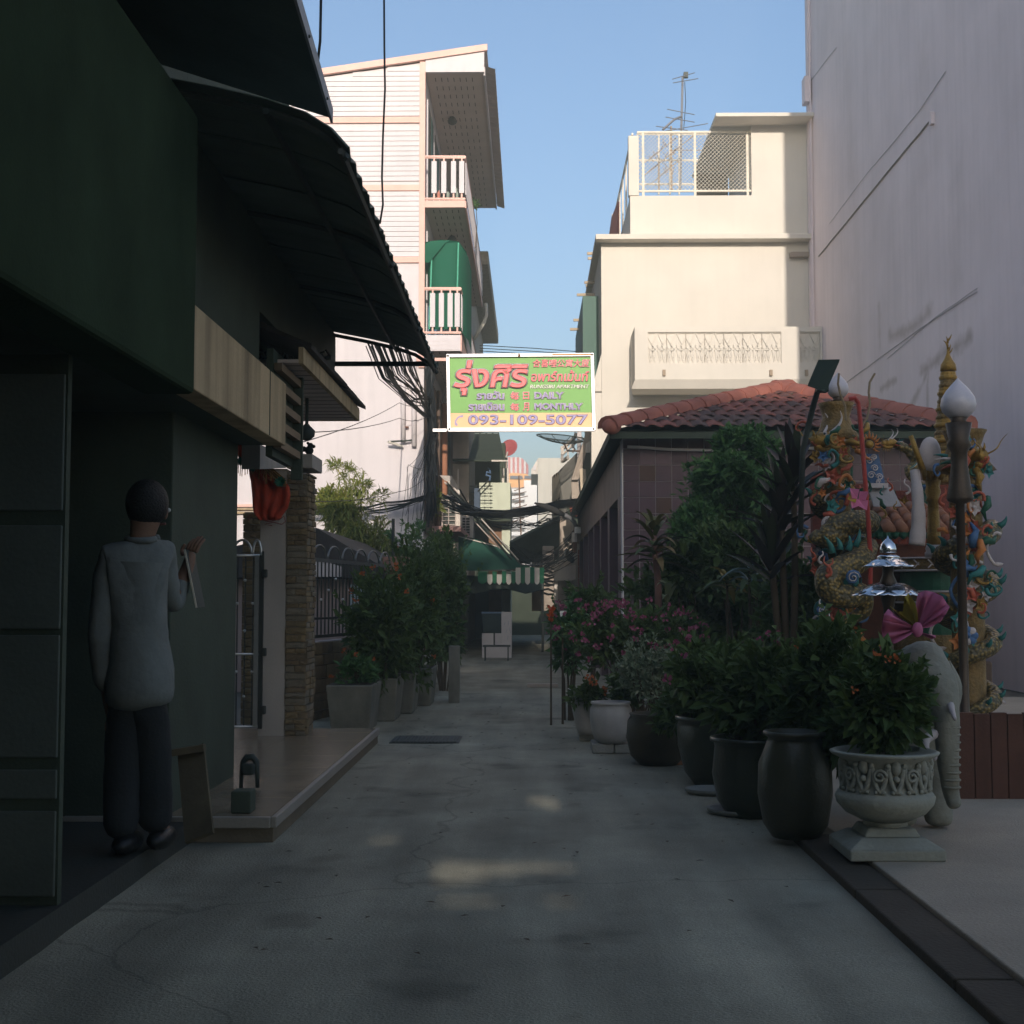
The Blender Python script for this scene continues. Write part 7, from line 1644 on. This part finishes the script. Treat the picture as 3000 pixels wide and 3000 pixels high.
# cordyline with big bronze leaves
CORD = [foliage('bronze_leaf_%s' % n, c, rough=.45, trans=.2) for n,c in (('olive',[(.12,.11,.035)]),('green',[(.07,.10,.035)]),('tan',[(.20,.14,.06)]),('dark',[(.04,.05,.03)]))]
t = thing('cordyline', 'bronze leaved cordyline with arching long leaves before the mauve tiled corner', 'plant', P(1925,1750,12.0))
top = P(1915,1545,12.0); b0 = V(P(1930,1750,12).x,12.0,0); MB().tube([b0,P(1928,1700,12),P(1920,1630,12),top],[.035,.032,.028,.02],8).build('trunk', mat('pink_stem',(.17,.085,.065),var=.2,scale=9), t, smooth=True)
for i in range(34):
    a = i*2.399; h = i/34; p = P(1922,1650,12).lerp(top, h); el_ = .15+1.1*h+rnd.uniform(-.2,.2)
    blade(p, V(math.cos(a)*math.cos(el_),math.sin(a)*math.cos(el_)*.8,math.sin(el_)), rnd.uniform(.30,.46), rnd.uniform(.05,.075), CORD[(i*7)%4 if h<.75 else 0], t, rnd.uniform(.25,.75))
for k,(px,py,Y,n,L,lab,cs) in enumerate(((2300,1470,9.7,40,.42,'tall dark purple leaved dracaena left of the shrine dragon',[(.035,.03,.03)]),(2130,1690,11.2,14,.34,'low croton with yellow streaked drooping leaves under the green tree',[(.20,.15,.03)]),(2195,1672,10.9,12,.32,'low plant with pale grey green drooping leaves beside the croton',[(.12,.17,.16)]),(1955,1735,11.6,9,.26,'small plant with upright pale pointed leaves below the cordyline',[(.16,.18,.09)]))):
    fm = foliage('plant_leaf_%s' % 'abcd'[k], cs, rough=.4, trans=.2); fm2 = CORD[3]
    b = P(px,py,Y); t = thing('dracaena' if k == 0 else 'broad_leaved_plant', lab, 'plant', (b.x,b.y,0))
    if k == 0:
        for (sx_,st_) in ((2290,1420),(2325,1330),(2260,1560)):
            MB().tube([V(P(2310,1800,Y).x,Y,0),P(sx_+5,1700,Y),P(sx_,st_+90,Y)],[.03,.026,.02],7).build('trunk', STEM, t, smooth=True)
            for i in range(24):
                a = i*2.399; h = i/24; el_ = .45+1.0*h+rnd.uniform(-.12,.12); q = P(sx_,st_+150-110*h,Y); blade(q, V(math.cos(a)*math.cos(el_),math.sin(a)*math.cos(el_),math.sin(el_)), rnd.uniform(.32,.52), rnd.uniform(.055,.085), fm if rnd.random()<.6 else fm2, t, rnd.uniform(.0,.35))
    else:
        MB().tube([V(b.x,b.y,0),b],[.015,.01],6).build('stem', STEM, t)
        for i in range(n):
            a = i*2.399; el_ = rnd.uniform(.1,1.1) if k < 3 else 1.2; blade(b+V(0,0,rnd.uniform(-.12,.02)), V(math.cos(a)*math.cos(el_),math.sin(a)*math.cos(el_),math.sin(el_)), L*rnd.uniform(.7,1.1), .06, fm if rnd.random()<.75 else CORD[1], t, rnd.uniform(.3,.8))
# leaves with red and pink tips in front of the left dragon
for px,py,Y,n,m_,lab in ((2400,1895,8.2,9,YELG,'clump of yellow and pink pointed leaves below the lower dragon'),(1648,1850,12.2,8,BR,'pale green broad leaves with a red bloom at the lane edge')):
    b = P(px,py,Y); t = thing('broad_leaved_plant', lab, 'plant', (b.x,b.y,0)); MB().tube([V(b.x,b.y,0),b],[.012,.008],5).build('stem', STEM, t)
    for i in range(n): a = i*2.399; blade(b+V(0,0,rnd.uniform(-.1,.05)), V(math.cos(a),math.sin(a)*.6,rnd.uniform(-.2,1.2)), rnd.uniform(.12,.2), .05, m_ if i%3 else PKF if 'pink' in lab else m_, t, .4)
b = P(1614,1805,12.1); fl_ = thing('red_flower','single bright red ginger flower standing at the lane edge','flower',(b.x,b.y,0)); MB().tube([V(b.x,b.y,0),b],[.01,.007],5).build('stem', STEM, fl_)
s = MB()
for i in range(18): s.leaf(b+V(0,0,-.06+.007*i), rsph()+V(0,0,.8), (0,-1,.2), .06, .03)
s.build('petals', foliage('red_bloom',[(.45,.05,.02),(.55,.12,.03)],rough=.5), fl_)
# --- left side
def planter_plant(i, label, px, py, Y, hw, hh, n, m_, L=.08, W=.034, fl=None): return bush('planter_plant', label, 'plant', px, py, Y, hw, hh, n, L, W, m_, base=.39, dep=1.2, stems=8, fl=fl)
planter_plant(0,'low bright green plants in the nearest concrete planter',1050,1968,11.7,82,52,900,BR,.07,.03,(3,.04,ORF))
planter_plant(1,'dark shrub with orange flowers rising over the second planter',1120,1840,12.4,120,185,4200,DK,.09,.036,(10,.045,ORF))
planter_plant(2,'tall dark shrub over the third planter against the fence end',1215,1800,13.5,110,225,4200,DK,.09,.036,(5,.04,ORF))
bush('bush','tall dark climbing shrub below the pink ledge',  'bush',1300,1780,16.5,80,235,4200,.10,.04,DK,dep=1,stems=9)
bush('bush','dark bush with a few white blooms before the white wall foot','bush',1215,1690,17.5,110,120,2600,.10,.036,DK,dep=.8,stems=9,fl=(9,.06,foliage('white_bloom',[(.5,.46,.48)])))
bush('creeper','dark creeper hanging over the wall under the pink ledge','creeper',1290,1650,23.2,70,90,1800,.12,.05,DK,dep=.5,stems=5,droop=.6)
t = bush('bamboo','sunlit yellow green bamboo clump before the white wall','bamboo',1000,1500,21.6,70,75,2400,.17,.022,BM,dep=.8,stems=0,droop=.5,
   extra=[(1050,1580,21.4,75,65,1500),(1110,1600,21.3,70,60,900),(960,1470,21.7,42,50,700),(1010,1390,21.6,50,35,160),(1045,1425,21.5,40,35,160),(985,1368,21.6,26,18,50),(1115,1545,21.3,22,30,130),(1070,1455,21.5,30,28,110),(1110,1460,21.4,35,20,60)])
s = MB()
for i in range(9):
    x = 1040+rnd.uniform(-30,60); b0 = V(P(x,1750,21.6).x,21.6,0); tp = P((985,1010,1040,960,1060,1110,1120,1000,1075)[i],(1362,1380,1410,1450,1440,1535,1450,1470,1500)[i],21.5); s.tube([b0,b0.lerp(tp,.6)+V(.05,0,.15),tp],[.018,.012,.004],5)
s.build('cane', mat('bamboo_cane',(.20,.19,.07)), t)
for px,lab in ((1172,'slender green sapling left of the thin dark pole'),(1216,'slender green sapling nearest the cable bundle')):
    tt = bush('sapling',lab,'plant',px,1600,21.0,26,75,200,.12,.035,MD,dep=1,stems=4)
bush('ledge_plant','yellow green potted leaves on the ledge beside the caged air conditioner','plant',1272,1470,26.0,22,55,260,.16,.03,BM,base=2.5,dep=.6,stems=2)
bush('balcony_plant','green sprig hanging out of the upper balcony end','plant',1393,600,28,9,26,60,.12,.04,BR,base=8.6,stems=1)
# fallen leaves on the lane
s = MB()
for i in range(170):
    x,y = rnd.uniform(-1.1,1.1), rnd.uniform(4.3,16); s.leaf((x,y,.008),(rnd.uniform(-1,1),rnd.uniform(-1,1),.05),(0,0,1),rnd.uniform(.02,.045),.018,.15)
tag(s.build('fallen_leaves', foliage('dry_leaf',[(.10,.06,.03),(.06,.045,.025)])), kind='stuff')
# ================================================================== added haze that lifts the shadows, standing in for veil in the lens
hz = MB().box(-156, 156, -66, 286, -1.1, 20.2)
hm_ = bpy.data.materials.new('veil_haze'); hm_.use_nodes = True; t_ = hm_.node_tree
t_.nodes.remove(t_.nodes['Principled BSDF']); pv_ = t_.nodes.new('ShaderNodeVolumePrincipled')
pv_.inputs['Color'].default_value = (.86,.92,.80,1); pv_.inputs['Density'].default_value = .0065; pv_.inputs['Anisotropy'].default_value = 0
t_.links.new(pv_.outputs[0], t_.nodes['Material Output'].inputs['Volume'])
tag(hz.build('haze', hm_), kind='stuff')
# nothing more
